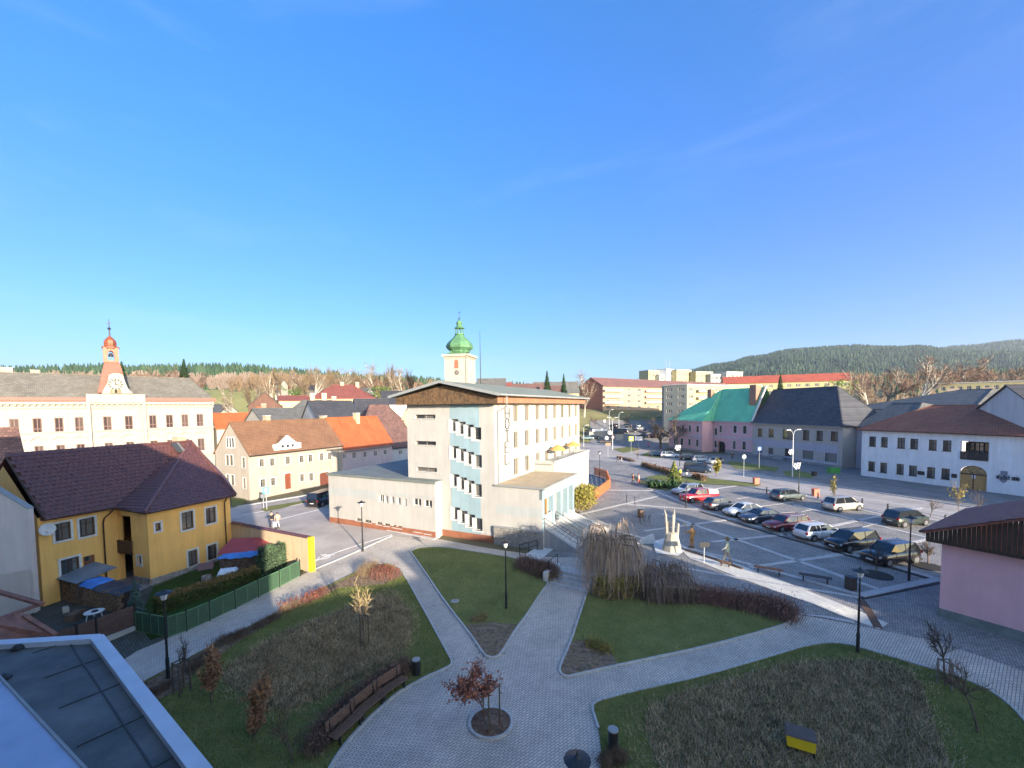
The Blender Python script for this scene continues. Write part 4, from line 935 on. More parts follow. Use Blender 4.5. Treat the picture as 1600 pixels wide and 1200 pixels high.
for nm, d_, c_ in (('door', dr, (.22, .06, .03)), ('gate', gt, (.16, .05, .03))):
    o_ = MB().box(d_[0]-d_[2]/2, .15, d_[1]-.1, d_[0]+d_[2]/2, .22, d_[1]+d_[3]).build(nm, mat('brown_'+nm, c_, .6, .3, 2), hb)
    MB().lathe([(.04, 0), (.05, .02), (.0, .06)], 6, (d_[0]+d_[2]*.3, .1, d_[1]+1)).build('handle', M_METG, o_)
    s_ = MB(); n = 10
    for k in range(n):
        a = pi*k/n; b = pi*(k+1)/n; s_.beam((d_[0]+cos(a)*(d_[2]/2+.1), -.03, d_[1]+d_[3]-.1+sin(a)*.35), (d_[0]+cos(b)*(d_[2]/2+.1), -.03, d_[1]+d_[3]-.1+sin(b)*.35), .16, .08)
    s_.build('arch_surround', M_TRW, hb)
for k in range(3):
    a = fb.locx(356+k*4.2, 690, 0); window(hb, Tside(0), a[0], a[1]-.9, .55, 1.5, 'small', recess=-.04)
x0 = fb.loc(428, 703)[0]; x1 = fb.loc(470, 699)[0]; zb_ = be-.1; xa = (x0+x1)/2; za = fb.loc(449.5, 680)[1]
dm_ = MB(); sh = fb.loc(428, 695)[1]
pr = [(x0, zb_), (x1, zb_), (x1, sh), (x1-.9, sh+.15), (xa, za), (x0+.9, sh+.15), (x0, sh)]
dm_.add([(a, -.1, b) for a, b in pr]+[(a, .3, b) for a, b in pr], [tuple(range(7)), tuple(range(13, 6, -1))]+[(i, i+7, (i+1) % 7+7, (i+1) % 7) for i in range(7)])
dmo = dm_.build('dormer', M_TRW, hb)
for p in (441, 449, 457): u_ = fb.loc(p, 697)[0]; MB().box(u_-.22, -.13, sh-.55, u_+.22, -.09, sh-.15).build('pane', M_GLASS, dmo)
m_ = MB(); m_.add([(x0+.9, .2, sh+.1), (xa, .2, za-.05), (xa, 4.5, za-.05), (x0+.9, 2.5, sh+.1), (x1-.9, .2, sh+.1), (x1-.9, 2.5, sh+.1)], [(0, 1, 2, 3), (1, 4, 5, 2)]); m_.build('dormer_roof', T_BROWN, hb)
MB().box(x1+.3, -.1, be-.2, bl, .05, be+.0).build('eave_trim', M_TRW, hb)
downpipe(hb, [(.15, -.35, be), (.15, -.08, be-.6), (.15, -.08, 0)], M_METG); downpipe(hb, [(bl-.9, -.3, be), (bl-.9, -.08, be-.6), (bl-.9, -.08, 0)], M_METG)
# lilac house with the orange roof
o1 = bl+.01; ol = fb.loc(613, 700)[0]-o1; fo = Frame(fb.w(o1, 0, 0), fb.ang); oe = fo.loc(534, 699)[1]
ofr = [winpx(fo, *p) for p in ((536.5, 709, 541, 717), (551, 706.5, 556.5, 716.5), (568.5, 705.5, 573.5, 714.5), (585, 704, 590, 712.5), (600, 702.5, 604.5, 710.5))]
hz = fo.loc(495, 655, ry_)[1]
ho = house('lilac_house', 'lilac house with bright orange roof and two long shed dormers', 'house', fo, ol, bd, oe, M_PINKB, ofr, (), (), 'plain',
           dict(type='gable', h=rz2+.15, m=T_ORANGE, over=.55, gover=.0, ch=[(fo.loc(555, 668, ry_)[0]-.2, ry_-.6, .9, rz2+1.0), (fo.loc(510, 655, ry_)[0], ry_+.8, .9, rz2+.6)], gm=M_METG))
for (xa_, xb_, yy) in ((543, 567, 688), (584, 598, 683)):
    p = fo.loc(xa_, yy, 1.2); q = fo.loc(xb_, yy, 1.2); zt_ = p[1]+.5; zb_ = p[1]-.9
    m_ = MB(); sl_ = (rz2+.15-oe)/ry_
    m_.add([(p[0], 1.2, zb_), (q[0], 1.2, zb_), (q[0], 1.2, zt_), (p[0], 1.2, zt_), (p[0]-.0, ry_-.7, rz2-.2), (q[0]+.0, ry_-.7, rz2-.2)], [(0, 1, 2, 3), (3, 2, 5, 4), (0, 3, 4), (1, 5, 2)])
    dq = m_.build('dormer', T_ORANGE, ho); n = 3 if xb_-xa_ > 18 else 1
    for k in range(n): uu = p[0]+(q[0]-p[0])*(k+.5)/n; MB().box(uu-.5, 1.14, zb_+.25, uu+.5, 1.19, zt_-.15).build('pane', M_GLASSL, dq)
# small white house further on
f3 = Frame(fb.w(o1+ol+.02, 0, 0), fb.ang); l3 = 8.; e3 = f3.loc(620, 696.5)[1]
house('white_street_house', 'small white house with brown roof and skylight at the end of the lilac house', 'house', f3, l3, bd, e3, plaster('cool_white_plaster', (.5, .5, .52), .1), [winpx(f3, 623.5, 703.5, 629, 710)], (), (), 'plain',
      dict(type='gable', h=rz2-.9, m=T_MOT, over=.4, gover=.1, gm=M_FRD))
# ================================================================ SCHOOL
M_SCH = plaster('school_plaster', (.37, .345, .295), .10); T_SCH = tile_mat('school_slate', (.22, .205, .17), (.17, .155, .13), .5, .5)
fs0, sl0 = frameY(2, 76, 332, 98); sx_ = -9.
fs = Frame(fs0.w(sx_, 0), fs0.ang); sl_ = sl0-sx_; se = fs.loc(332, 627.5)[1]
sch = thing('school', 'long cream school with grey slate roof, clock gable and copper belfry', 'school', fs.A, fs.ang)
xs = [22.5, 58.5, 92.5, 124, 168, 201.5, 239, 265, 289, 312.5]; ws_ = [15, 14.5, 14, 13.5, 13, 12.5, 11.5, 11, 10.5, 10.5]
f0 = []
for i, x in enumerate(xs):
    yt = 654.5-(x-22)*.0262; yb = 679-(x-22)*.045; f0.append(winpx(fs, x-ws_[i]/2, yt, x+ws_[i]/2, yb))
sp = (f0[3][0]-f0[0][0])/3
row1 = [(f0[0][0]-sp*k, f0[0][1], f0[0][2], f0[0][3]) for k in (2, 1)] + f0
zr2 = fs.loc(315, 685)[1]-f0[-1][3]; row2 = [(a, zr2, c, d) for a, b, c, d in row1]; row3 = [(a, zr2-5.2, c, d) for a, b, c, d in row1]
m_ = MB(); wallmesh(m_, sl_, se, H_(row1+row2+row3), z0=-1, depth=.35)
SD = 14
m_.poly([(sl_, 0, -1), (sl_, SD, -1), (sl_, SD, se), (sl_, 0, se)]); m_.poly([(0, SD, -1), (sl_, SD, -1), (sl_, SD, se), (0, SD, se)]); m_.build('wall', M_SCH, sch)
for q in row1+row2: window(sch, Tfront(), *q, 'school', recess=.2)
for zz, dp, hh in ((se-.55, .55, .5), (se-1.3, .2, .3), (fs.loc(315, 667)[1]-.2, .25, .22), (zr2-1.0, .2, .2)):
    MB().box(-.1, -dp, zz, sl_+.2, 0, zz+hh).build('cornice', M_SCH, sch)
dn2 = MB(); k = 0
while k*.8 < sl_: dn2.box(k*.8, -.4, se-.85, k*.8+.35, -.0, se-.56); k += 1
dn2.build('dentils', M_SCH, sch, kind='stuff')
for q in row2:                                 # little pediments over the lower windows
    p_ = MB(); x, z, w_, h = q; n = 6
    for i in range(n):
        a, b = -1+2*i/n, -1+2*(i+1)/n; p_.beam((x+a*w_*.9, -.14, z+h+1.1+.6*(1-a*a)), (x+b*w_*.9, -.14, z+h+1.1+.6*(1-b*b)), .28, .2)
    p_.build('pediment', M_SCH, sch)
sr = fs.loc(315, 592.5, 7)[1]; hx = sl_-fs.loc(315, 592.5, 7)[0]
roofit(sch, sl_, SD, se, dict(type='hip', h=sr, hipl=0, hipr=max(hx, 3), m=T_SCH, over=.55, gm=T_RED, ch=[(fs.loc(11, 580, 9)[0], 9, 1.6, sr+1.1), (fs.loc(55, 582, 9)[0], 9, 1.2, sr+.8)]))
MB().box(-.2, -.62, se+.0, sl_+.62, -.5, se+.75).build('roof_edge', mat('pink_red_sheet', (.36, .09, .065), .6, .15, 2), sch)
# centre bay
c0, c1 = fs.loc(135, 630)[0], fs.loc(227, 630)[0]; cz1 = fs.loc(180, 616, -.6)[1]
MB().box(c0, -.6, -1, c0+.5, 0, se).box(c1-.5, -.6, -1, c1, 0, se).box(c0, -.75, se-.2, c1, .6, cz1).build('centre_bay', M_SCH, sch)
P = lambda px, py, y=-.7: fs.loc(px, py, y)
gz = [P(159, 615), P(208, 615), P(200, 607), P(196, 598), P(192, 586), P(186, 583.5), P(176, 583.5), P(170, 586), P(168, 598), P(161, 610)]
m_ = MB(); n = len(gz); m_.add([(a, -.7, b) for a, b in gz]+[(a, -.3, b) for a, b in gz], [tuple(range(n)), tuple(range(2*n-1, n-1, -1))]+[(i, i+n, (i+1) % n+n, (i+1) % n) for i in range(n)]); m_.build('clock_gable', M_SCH, sch)
cx_, cz_ = P(180.5, 600.5); ck = thing('clock', 'round black-figured clock in the gable of the school', 'clock', fs.w(cx_, -.72, cz_), fs.ang)
M_BLK = mat('black_paint', (.02, .02, .02), .5, 0)
m_ = MB()
for k in range(12):
    a = 2*pi*k/12; m_.beam((cos(a)*.75, -.05, sin(a)*.75), (cos(a)*1.15, -.05, sin(a)*1.15), .12, .2)
m_.build('hour_marks', M_BLK, ck)
MB().beam((0, -.07, -.1), (-.1, -.07, .8), .12, .14).build('hand', M_BLK, ck); MB().beam((0, -.09, 0), (.55, -.09, -.15), .12, .16).build('hand', M_BLK, ck)
for a in (177.5, 184.5): x, z = P(a, 612); MB().box(x-.5, -.74, z-.3, x+.5, -.7, z+.4).build('pane', M_GLASS, sch)
tw_ = Frame(fs.w(*[P(173, 600, 2.6)[0], 2.6]), fs.ang); TX = P(172.5, 600, 2.6)[0]
def tq(px0, px1, py, y=2.6): a = fs.loc(px0, py, y); b = fs.loc(px1, py, y); return (a[0]+b[0])/2, abs(b[0]-a[0])/2, a[1]
M_COPR = mat('reddish_roof_sheet', (.30, .065, .04), .6, .25, 1.2); M_COP = mat('copper_brown', (.26, .075, .035), .45, .3, 2, metal=.2)
m_ = MB(); lv = [tq(152, 200, 614), tq(156, 195, 598), tq(160, 190, 578), tq(163, 186, 566)]
for i, (x, r0, z) in enumerate(lv):
    o = 4*i; m_.v += [(x-r0, 2.6-r0*.8, z), (x+r0, 2.6-r0*.8, z), (x+r0, 2.6+r0*.8, z), (x-r0, 2.6+r0*.8, z)]
for i in range(3):
    for j in range(4): m_.f.append((4*i+j, 4*i+(j+1) % 4, 4*i+4+(j+1) % 4, 4*i+4+j))
m_.build('tower_roof', M_COPR, sch)
x, r0, z0_ = tq(163.5, 184, 566); _, _, z1_ = tq(163, 184, 543)
m_ = MB()
for sx in (-1, 1):
    for sy in (-1, 1): m_.box(x+sx*r0*.85-.3, 2.6+sy*r0*.85-.3, z0_, x+sx*r0*.85+.3, 2.6+sy*r0*.85+.3, z1_)
m_.box(x-r0*1.1, 2.6-r0*1.1, z0_-.1, x+r0*1.1, 2.6+r0*1.1, z0_+.35)
for k in range(6):
    a, b = pi*k/6, pi*(k+1)/6
    for yy in (2.6-r0*.85, 2.6+r0*.85): m_.beam((x+cos(a)*r0*.7, yy, z1_-1.3+sin(a)*.9), (x+cos(b)*r0*.7, yy, z1_-1.3+sin(b)*.9), .5, .5)
m_.build('belfry', M_COP, sch)
MB().lathe([(.08, .0), (.45, .0), (.3, .5), (.12, .7)], 10, (x, 2.6, z0_+1.2)).build('bell', M_BLK, sch)
z2_ = tq(163, 184, 524)[2]; hh = z2_-z1_; m_ = MB()
m_.lathe([(r0*1.5, -.1), (r0*1.45, .15), (r0*1.0, .35), (r0*1.08, hh*.35), (r0*.95, hh*.6), (r0*.55, hh*.8), (r0*.22, hh*.93), (.12, hh)], 8, (x, 2.6, z1_), rot=pi/8); m_.build('dome', M_COP, sch)
z3_ = tq(163, 184, 498)[2]; MB().lathe([(.14, 0), (.1, (z3_-z2_)*.35), (.32, (z3_-z2_)*.42), (.1, (z3_-z2_)*.5), (.05, z3_-z2_)], 6, (x, 2.6, z2_)).beam((x-.5, 2.6, z3_-.9), (x+.5, 2.6, z3_-.7), .08).build('spire', M_BLK, sch)

# ================================================================ CHURCH TOWER
M_COPG = mat('green_copper', (.11, .25, .12), .6, 0, 1.2, .2, 5, col2=(.05, .14, .07), detail=8); M_CHW = plaster('church_plaster', (.42, .39, .33), .08)
CY = 150; cb = atY(731, 600, CY-1.5); ct = Frame(Vector((cb.x, cb.y, 1.1)), radians(-13)); Fch = ct
chw = thing('church_tower', 'white church tower with clock and green onion dome behind the hotel', 'church', ct.A, ct.ang)
wz = lambda py: zat(cb, py)-1.1
tw1 = -ct.loc(694.5, 575)[0]; tz1 = wz(556.5)
m_ = MB(); wallmesh(m_, tw1, tz1, [], (-tw1, 0, 0), z0=0); m_.box(-tw1, .02, 0, 0, tw1, tz1-.01); m_.build('wall', M_CHW, chw)
MB().box(-tw1-.25, -.25, wz(558), .25, tw1+.25, wz(556)).box(-tw1-.7, -.7, wz(556)-.02, .7, tw1+.7, wz(552.5)).build('cornice', M_CHW, chw)
MB().box(-tw1-.12, -.12, wz(557.5)-.3, .12, tw1+.12, wz(557.5)).build('moulding', mat('tan_mould', (.45, .36, .25), .9), chw)
xc, zc = ct.loc(713, 569); arch = [(xc-.75, -.06, wz(575)), (xc+.75, -.06, wz(575))]+[(xc+.75*cos(pi*k/8), -.06, wz(565)+.9*sin(pi*k/8)) for k in range(9)]
m_ = MB(); m_.poly(arch); m_.v += [(a, -.0, c) for a, b, c in arch]; n = len(arch); m_.f += [(i, i+n, (i+1) % n+n, (i+1) % n) for i in range(n)]; m_.build('louvre_window', mat('red_louvre', (.45, .11, .06), .7, .2, 4), chw)
MB().box(-.02, tw1*.35, wz(578), .05, tw1*.5, wz(564)).build('louvre_window', M_TRW, chw)
ck = thing('clock', 'small dark clock face under the red window of the church tower', 'clock', ct.w(xc+.1, -.08, wz(581.5)), ct.ang)
m_ = MB(); m_.add([(.85*cos(2*pi*k/16), 0, .85*sin(2*pi*k/16)) for k in range(16)]+[(.85*cos(2*pi*k/16), .07, .85*sin(2*pi*k/16)) for k in range(16)], [tuple(range(16))]+[(i, (i+1) % 16, (i+1) % 16+16, i+16) for i in range(16)]); m_.build('face', mat('clock_face', (.12, .10, .09), .5, .1, 3), ck)
MB().beam((0, -.05, 0), (.4, -.05, .5), .16, .04).build('hand', M_TRW, ck); MB().beam((0, -.05, 0), (.3, -.05, -.3), .16, .04).build('hand', M_TRW, ck)
cx, cy = -tw1/2, tw1/2; R_ = tw1/2
m_ = MB(); b0 = wz(552.5)
m_.lathe([(R_*1.42, b0), (R_*.95, wz(549)), (R_*.92, wz(546))], 4, (cx, cy, 0), rot=pi/4).lathe([(R_*.82, wz(548)), (R_*.85, wz(545.5)), (R_*1.12, wz(541)), (R_*1.15, wz(537)), (R_*1.0, wz(532)), (R_*.72, wz(527)), (R_*.5, wz(523)), (R_*.36, wz(519.5)), (R_*.32, wz(518))], 8, (cx, cy, 0), rot=pi/8)
m_.build('onion_dome', M_COPG, chw)
m_ = MB()
for k in range(8): a = 2*pi*k/8; m_.beam((cx+cos(a)*R_*.33, cy+sin(a)*R_*.33, wz(519)), (cx+cos(a)*R_*.33, cy+sin(a)*R_*.33, wz(508)), .3)
m_.lathe([(R_*.42, 0), (R_*.42, .3)], 8, (cx, cy, wz(519))); m_.build('lantern', M_COPG, chw)
MB().lathe([(R_*.46, wz(509)), (R_*.38, wz(507)), (R_*.22, wz(505)), (R_*.24, wz(503)), (R_*.3, wz(501)), (R_*.26, wz(498.5)), (R_*.1, wz(496)), (.12, wz(494))], 8, (cx, cy, 0)).build('cupola', M_COPG, chw)
MB().lathe([(.1, wz(497)), (.08, wz(495)), (.42, wz(493.5)), (.08, wz(492)), (.06, wz(480))], 8, (cx, cy, 0)).beam((cx-.6, cy, wz(483.5)), (cx+.6, cy, wz(483.5)), .12).build('cross', M_BLK, chw)
an_ = atY(751, 600, 140); t_ = thing('radio_mast', 'thin radio mast standing right of the church tower', 'mast', (an_.x, an_.y, 1.1)); MB().tube([(0, 0, 0), (0, 0, zat(an_, 560)-1.1), (0, 0, zat(an_, 516)-1.1)], [.2, .12, .05], 5).build('pole', M_FRD, t_)

# ================================================================ PINK HOUSE WITH TEAL ROOF
M_PINK = plaster('pink_house_plaster', (.74, .43, .44), .12); M_PLIL = plaster('pale_pink_moulding', (.60, .50, .55), .1); M_TEAL = mat('teal_sheet_roof', (.17, .56, .33), .5, .15, .4, spec=.5)
fp, pl_ = frame2((1045, 700), (1175, 716)); fp.A.z = 1.1
xw = fp.loc(1097, 690)[0]; eP = fp.loc(1045, 656)[1]
dP = fp.locx(1114, 690, xw)[0]; fq = Frame(fp.w(xw, dP), fp.ang); lq = fq.loc(1176, 690)[0]
xs = [(1054, 664, 1056.8, 673), (1065, 664.5, 1068, 674), (1076.5, 664.5, 1079.5, 674.5), (1088, 665.5, 1092, 675.5), (1053, 684, 1056, 694), (1063.5, 685, 1067.5, 695.5), (1075.5, 686, 1079, 696), (1087.5, 687, 1091.5, 697.5)]
ph = house('pink_house', 'pink two-storey house with teal sheet-metal roof and dark archway', 'house', fp, xw, 14, eP, M_PINK, [winpx(fp, *p) for p in xs], (), (), 'pink', None)
xs = [(1109.5+1, 664, 1113.2, 674), (1124, 665, 1128, 675.5), (1146, 665, 1151, 676.5), (1161, 665.5, 1166.5, 677.5), (1145, 689, 1149.5, 701.5), (1160, 690, 1165.5, 702.5)]
xs = [winpx(fq, *p) for p in xs[1:]] + [(1.0, 4.6, .9, 1.9), (1.0, 1.2, .9, 1.9)]; da = winpx(fq, 1120.5, 690, 1133, 714)
m_ = MB(); wallmesh(m_, lq, eP, H_(xs+[(da[0], -.5, da[2], da[1]+da[3]+.5)]), (xw, dP, 0), (1, 0, 0), (0, 1, 0), z0=-1, depth=.5)
m_.poly([(xw+lq, dP, -1), (xw+lq, 14, -1), (xw+lq, 14, eP), (xw+lq, dP, eP)]); m_.poly([(xw+da[0]-2, dP+2.5, -1), (xw+da[0]+2, dP+2.5, -1), (xw+da[0]+2, dP+2.5, 5), (xw+da[0]-2, dP+2.5, 5)]); m_.build('wall', M_PINK, ph)
for q in xs: window(ph, Tfront(dP), q[0]+xw, q[1], q[2], q[3], 'pink')
MB().box(xw+da[0]-da[2]/2-.0, dP+.9, -.5, xw+da[0]+da[2]/2, dP+1., da[1]+da[3]+.4).build('gate', M_FRD, ph)
s_ = MB(); za_ = da[1]+da[3]-.9
for k in range(10):
    a, b = pi*k/10, pi*(k+1)/10; s_.beam((xw+da[0]+cos(a)*(da[2]/2+.12), dP-.05, za_+sin(a)*1.3), (xw+da[0]+cos(b)*(da[2]/2+.12), dP-.05, za_+sin(b)*1.3), .22, .1)
    s_.add([(xw+da[0]+cos(a)*(da[2]/2+.05), dP-.01, za_+sin(a)*1.25), (xw+da[0]+cos(b)*(da[2]/2+.05), dP-.01, za_+sin(b)*1.25), (xw+da[0]+cos(b)*(da[2]/2+.05)*1.4, dP-.01, za_+1.55), (xw+da[0]+cos(a)*(da[2]/2+.05)*1.4, dP-.01, za_+1.55)], [(0, 1, 2, 3)])
s_.build('arch_surround', M_PINK, ph)
zm = fp.loc(1070, 679)[1]; MB().box(0, -.06, zm-.45, xw+.06, 0, zm).box(xw, dP-.06, zm-.45, xw+lq, dP, zm).build('band', M_PLIL, ph)
MB().box(-.2, -.35, eP-.35, xw+.35, 0, eP).box(xw, dP-.3, eP-.35, xw+lq, dP, eP).build('cornice', M_PLIL, ph)
MB().box(0, -.05, -1, xw, 0, .55).box(xw, dP-.05, -1, xw+da[0]-da[2]/2, dP, .55).box(xw+da[0]+da[2]/2, dP-.05, -1, xw+lq, dP, .9).build('plinth', M_RUB, ph)
ryp = 8.; rzp = fp.loc(1131, 608, ryp)[1]; xa = fp.loc(1129, 608, ryp)[0]; Lp = xw+lq
pA = (-.4, -.45, eP); pB = (xw+.35, -.45, eP); pC = (xw+.35, dP-.4, eP); pD = (Lp, dP-.4, eP); pR1 = (Lp, ryp, rzp); pR0 = (xa, ryp, rzp); pE = (-.4, 14.4, eP); pF = (Lp, 14.4, eP)
hx_ = fp.loc(1105, 627, 2.4); pH = (xw-.6, 3.4, eP+3.2)
m_ = MB()
pK = ((xa+0)*.5, ryp, rzp-.02)
facs = [(pA, pB, pH), (pA, pH, pR0), (pB, pC, pR0, pH), (pC, pD, pR1, pR0), (pA, pR0, pE), (pE, pR0, pR1, pF)]
for f_ in facs: m_.poly(f_)
ro = m_.build('roof', M_TEAL, ph)
sm = MB()
def seams(mb, poly, st, h=.09):
    P_ = [Vector(p) for p in poly]; nrm = (P_[1]-P_[0]).cross(P_[2]-P_[0]).normalized(); nrm = nrm if nrm.z > 0 else -nrm
    e = Vector((0, 0, 1)).cross(nrm).normalized(); u = nrm.cross(e); u = u if u.z > 0 else -u
    q = [((p-P_[0]).dot(e), (p-P_[0]).dot(u)) for p in P_]; x = min(a for a, b in q)+st/2
    while x < max(a for a, b in q):
        ys = []
        for i in range(len(q)):
            (x1, y1), (x2, y2) = q[i], q[(i+1) % len(q)]
            if (x1-x)*(x2-x) < 0: ys.append(y1+(y2-y1)*(x-x1)/(x2-x1))
        if len(ys) == 2: a, b = min(ys), max(ys); mb.beam(P_[0]+e*x+u*a+nrm*h/2, P_[0]+e*x+u*b+nrm*h/2, .06, h)
        x += st
for f_ in facs[:4]: seams(sm, f_, .75)
sm.build('standing_seams', M_TEAL, ro, kind='stuff')
MB().beam((Lp+.1, dP-.5, eP+.1), (Lp+.1, ryp, rzp+.25), .35, .35).build('fire_wall', M_TRW, ph)
for px_, tp_, w_ in ((1111, 609, 1.4), (1180.5, 602, 1.9)):
    x, z = fp.loc(px_, tp_, 6.5); chimney(ph, x, 6.5, w_, z, M_CHIM, bot=eP+1.5)
downpipe(ph, [(xw+.3, dP-.3, eP), (xw+.3, dP-.1, eP-.6), (xw+.3, dP-.1, 0)], M_METG)

# ================================================================ GREY-BEIGE HOUSE
M_GRB = plaster('greige_plaster', (.52, .45, .38), .1); M_LILG = plaster('pale_lilac_grey', (.50, .46, .50), .1)
fg = Frame(fp.w(Lp+.15, dP-.2), fp.ang); gl = fg.loc(1317, 700)[0]; gA = G(1316, 733); fg = Frame(fp.w(Lp+.15, dP-.2), atan2(gA.y-fp.w(Lp+.15, dP-.2).y, gA.x-fp.w(Lp+.15, dP-.2).x)); fg.A.z = 1.1
gl = fg.loc(1316, 700)[0]; eg = fg.loc(1240, 664)[1]
gw = [winpx(fg, *p) for p in ((1184, 669.5, 1191.5, 682), (1201, 670, 1209, 683), (1223, 671, 1239, 686), (1254.5, 672, 1264.5, 687.5), (1275.5, 673, 1286, 688.5), (1298, 674, 1309.5, 689))]
gw2 = [winpx(fg, *p) for p in ((1183.5, 699, 1191, 711), (1200.5, 700, 1208, 712.5))]; gsh = [winpx(fg, *p) for p in ((1254, 704, 1271.5, 720), (1289, 707, 1308, 724))]; gdr = winpx(fg, 1226, 701, 1236, 720)
gh = house('grey_house', 'grey-beige two-storey house with dark slate roof and shop windows', 'house', fg, gl, 12, eg, M_GRB, gw+gw2, (), (), 'grey2', dict(type='hip', h=fg.loc(1262, 607, 6)[1], hipl=0, hipr=6.5, m=tile_mat('steel_grey_slate', (.095, .095, .105), (.06, .06, .07), .7, .5), over=.5, gm=M_METG), doors=gsh+[gdr])
for q in gsh: window(gh, Tfront(), *q, 'shop')
MB().box(gdr[0]-gdr[2]/2, .15, -.3, gdr[0]+gdr[2]/2, .2, gdr[1]+gdr[3]).build('door', M_FRD, gh); MB().box(gdr[0]-3.2, -.9, 0, gdr[0]-.4, -.75, 1.2).build('railing', M_METG, gh)
m_ = MB(); z0_ = gw[0][1]-2.2; m_.box(.3, -.04, z0_, gl-.9, 0., z0_+1.6).box(.3, -.03, .7, gl-.9, 0, 1.1); m_.build('band', M_LILG, gh)
MB().box(0, -.1, -.9, gl, 0, .55).build('plinth', M_RUB, gh)
MB().box(-.2, -.3, eg-.3, gl+.3, 0, eg).build('cornice', M_GRB, gh)
# rear wing running to the right of it
f4 = Frame(fg.w(gl+.1, 3.2), fg.ang); l4 = 9.; e4 = f4.loc(1330, 668)[1]
house('rear_wing', 'pale rear wing with grey roof squeezed between the grey house and the white hall', 'building', f4, l4, 30, e4, M_LILG, [winpx(f4, 1332, 674, 1338.5, 691)], (), (), 'grey2', dict(type='hip', h=e4+4.6, hipl=0, hipr=4, m=T_GREY, over=.6, ry=.3), doors=[winpx(f4, 1331.5, 707, 1337.5, 725)])

# ================================================================ WHITE TOWN HALL
M_WHT = plaster('white_townhall_plaster', (.78, .79, .79), .12); T_TH = tile_mat('town_hall_tiles', (.44, .16, .09), (.34, .12, .07), .3, .34)
ft, tl_ = frame2((1345, 744), (1590, 776)); ft.A.z = 1.1; tL = tl_+9; te = ft.loc(1345, 672)[1]
tw2 = [winpx(ft, *p) for p in ((1358, 682, 1368.5, 697.5), (1376.5, 683, 1387, 698.5), (1402, 684, 1414, 700.5), (1422, 685.5, 1434.5, 701.5), (1451, 687, 1463.5, 703.5), (1473, 688, 1486.5, 705),
      (1356.5, 721, 1367, 736), (1375, 723, 1386, 738.5), (1400.5, 725, 1412, 741), (1420, 727.5, 1432.5, 743.5), (1448, 730, 1461, 747), (1470.5, 732, 1484, 749))]
bal = winpx(ft, 1501, 690, 1545, 718); gate = winpx(ft, 1499, 727.5, 1542, 768)
th_ = thing('town_hall', 'long white town hall with brown tiled roof, arched wooden gate and recessed balcony', 'town hall', ft.A, ft.ang)
m_ = MB(); wallmesh(m_, tL, te, H_(tw2+[bal, gate]), z0=-1, depth=.3); m_.poly([(0, 0, -1), (0, 14, -1), (0, 14, te), (0, 0, te)]); m_.poly([(tL, 0, -1), (tL, 14, -1), (tL, 14, te), (tL, 0, te)]); m_.box(bal[0]-bal[2]/2-.01, .29, bal[1]-.1, bal[0]+bal[2]/2+.01, 2, bal[1]-.02).box(bal[0]-bal[2]/2-.01, 1.9, bal[1]-.1, bal[0]+bal[2]/2, 2, bal[1]+bal[3]); m_.build('wall', M_WHT, th_)
for q in tw2: window(th_, Tfront(), *q, 'town')
for k in range(9): x = bal[0]-bal[2]/2+bal[2]*(k+.02)/9; MB().box(x, -.12, bal[1]-.1, x+bal[2]/9*.92, -.06, bal[1]+1.1).build('balcony_board', M_FRD, th_)
for k in range(3): window(th_, Tfront(1.2), bal[0]-bal[2]/2+bal[2]*(k+.5)/3, bal[1]+.9, 1.0, 1.5, 'town')
gx0, gx1 = gate[0]-gate[2]/2, gate[0]+gate[2]/2; gzt = gate[1]+gate[3]; gs = gzt-gate[2]*.42; M_OAK = mat('oak_gate', (.50, .29, .10), .7, .2, 3)
for k in range(12):
    x = gx0+gate[2]*k/12; MB().box(x+.01, .18, gate[1]-.4, x+gate[2]/12-.01, .24, gs-.1).build('board', M_OAK, th_)
MB().box(gx0, .12, gs-.15, gx1, .2, gs+.02).box(gate[0]-.06, .14, gate[1]-.4, gate[0]+.06, .2, gs).build('gate_frame', M_FRB, th_)
m_ = MB(); n = 12; m_.poly([(gate[0]+gate[2]/2*cos(pi*k/n), .25, gs+(gzt-gs)*sin(pi*k/n)) for k in range(n+1)]); m_.build('fanlight', mat('fanlight_pattern', (.55, .36, .14), .5, 0, 2, col2=(.10, .07, .04)), th_)
m_ = MB()
for k in range(n):                            # wall above the arch closes the square opening
    a, b = pi*k/n, pi*(k+1)/n; m_.poly([(gate[0]+gate[2]/2*cos(a), -.004, gs+(gzt-gs)*sin(a)), (gate[0]+gate[2]/2*cos(b), -.004, gs+(gzt-gs)*sin(b)), (gate[0]+gate[2]/2*cos(b), -.004, gzt+.02), (gate[0]+gate[2]/2*cos(a), -.004, gzt+.02)])
m_.build('arch_wall', M_WHT, th_)
MB().box(gate[0]-.2, .15, 1.8, gate[0]+.25, .17, 2.3).build('notice', M_TRW, th_)
for px in (1439, 739, 10, 5), (1491, 743.5, 7, 4): x, z = ft.loc(px[0], px[1]); MB().box(x-px[2]*.045, -.06, z-.3, x+px[2]*.045, 0, z+.3).build('name_plate', M_FRD, th_)
tp0, tp1 = ft.loc(1558, 744.5), ft.loc(1594, 749.5); word = 'MESTSKY URAD'; M_SGN = mat('dark_sign_letters', (.05, .05, .06), .6, 0)
cw_ = (tp1[0]-tp0[0])/12
for k, c in enumerate(word):
    if c == ' ': continue
    m_ = MB(); bars(m_, GL[c], tp0[0]+cw_*k, tp0[1]-.30, cw_*.68, .46, -.05, .085, .05)
    if k in (1, 6, 10): m_.beam((tp0[0]+cw_*k+cw_*.2, -.05, tp0[1]+.22), (tp0[0]+cw_*k+cw_*.5, -.05, tp0[1]+.34), .05, .05)
    m_.build('letter', M_SGN, th_, label='letter %s of the dark wall lettering' % c)
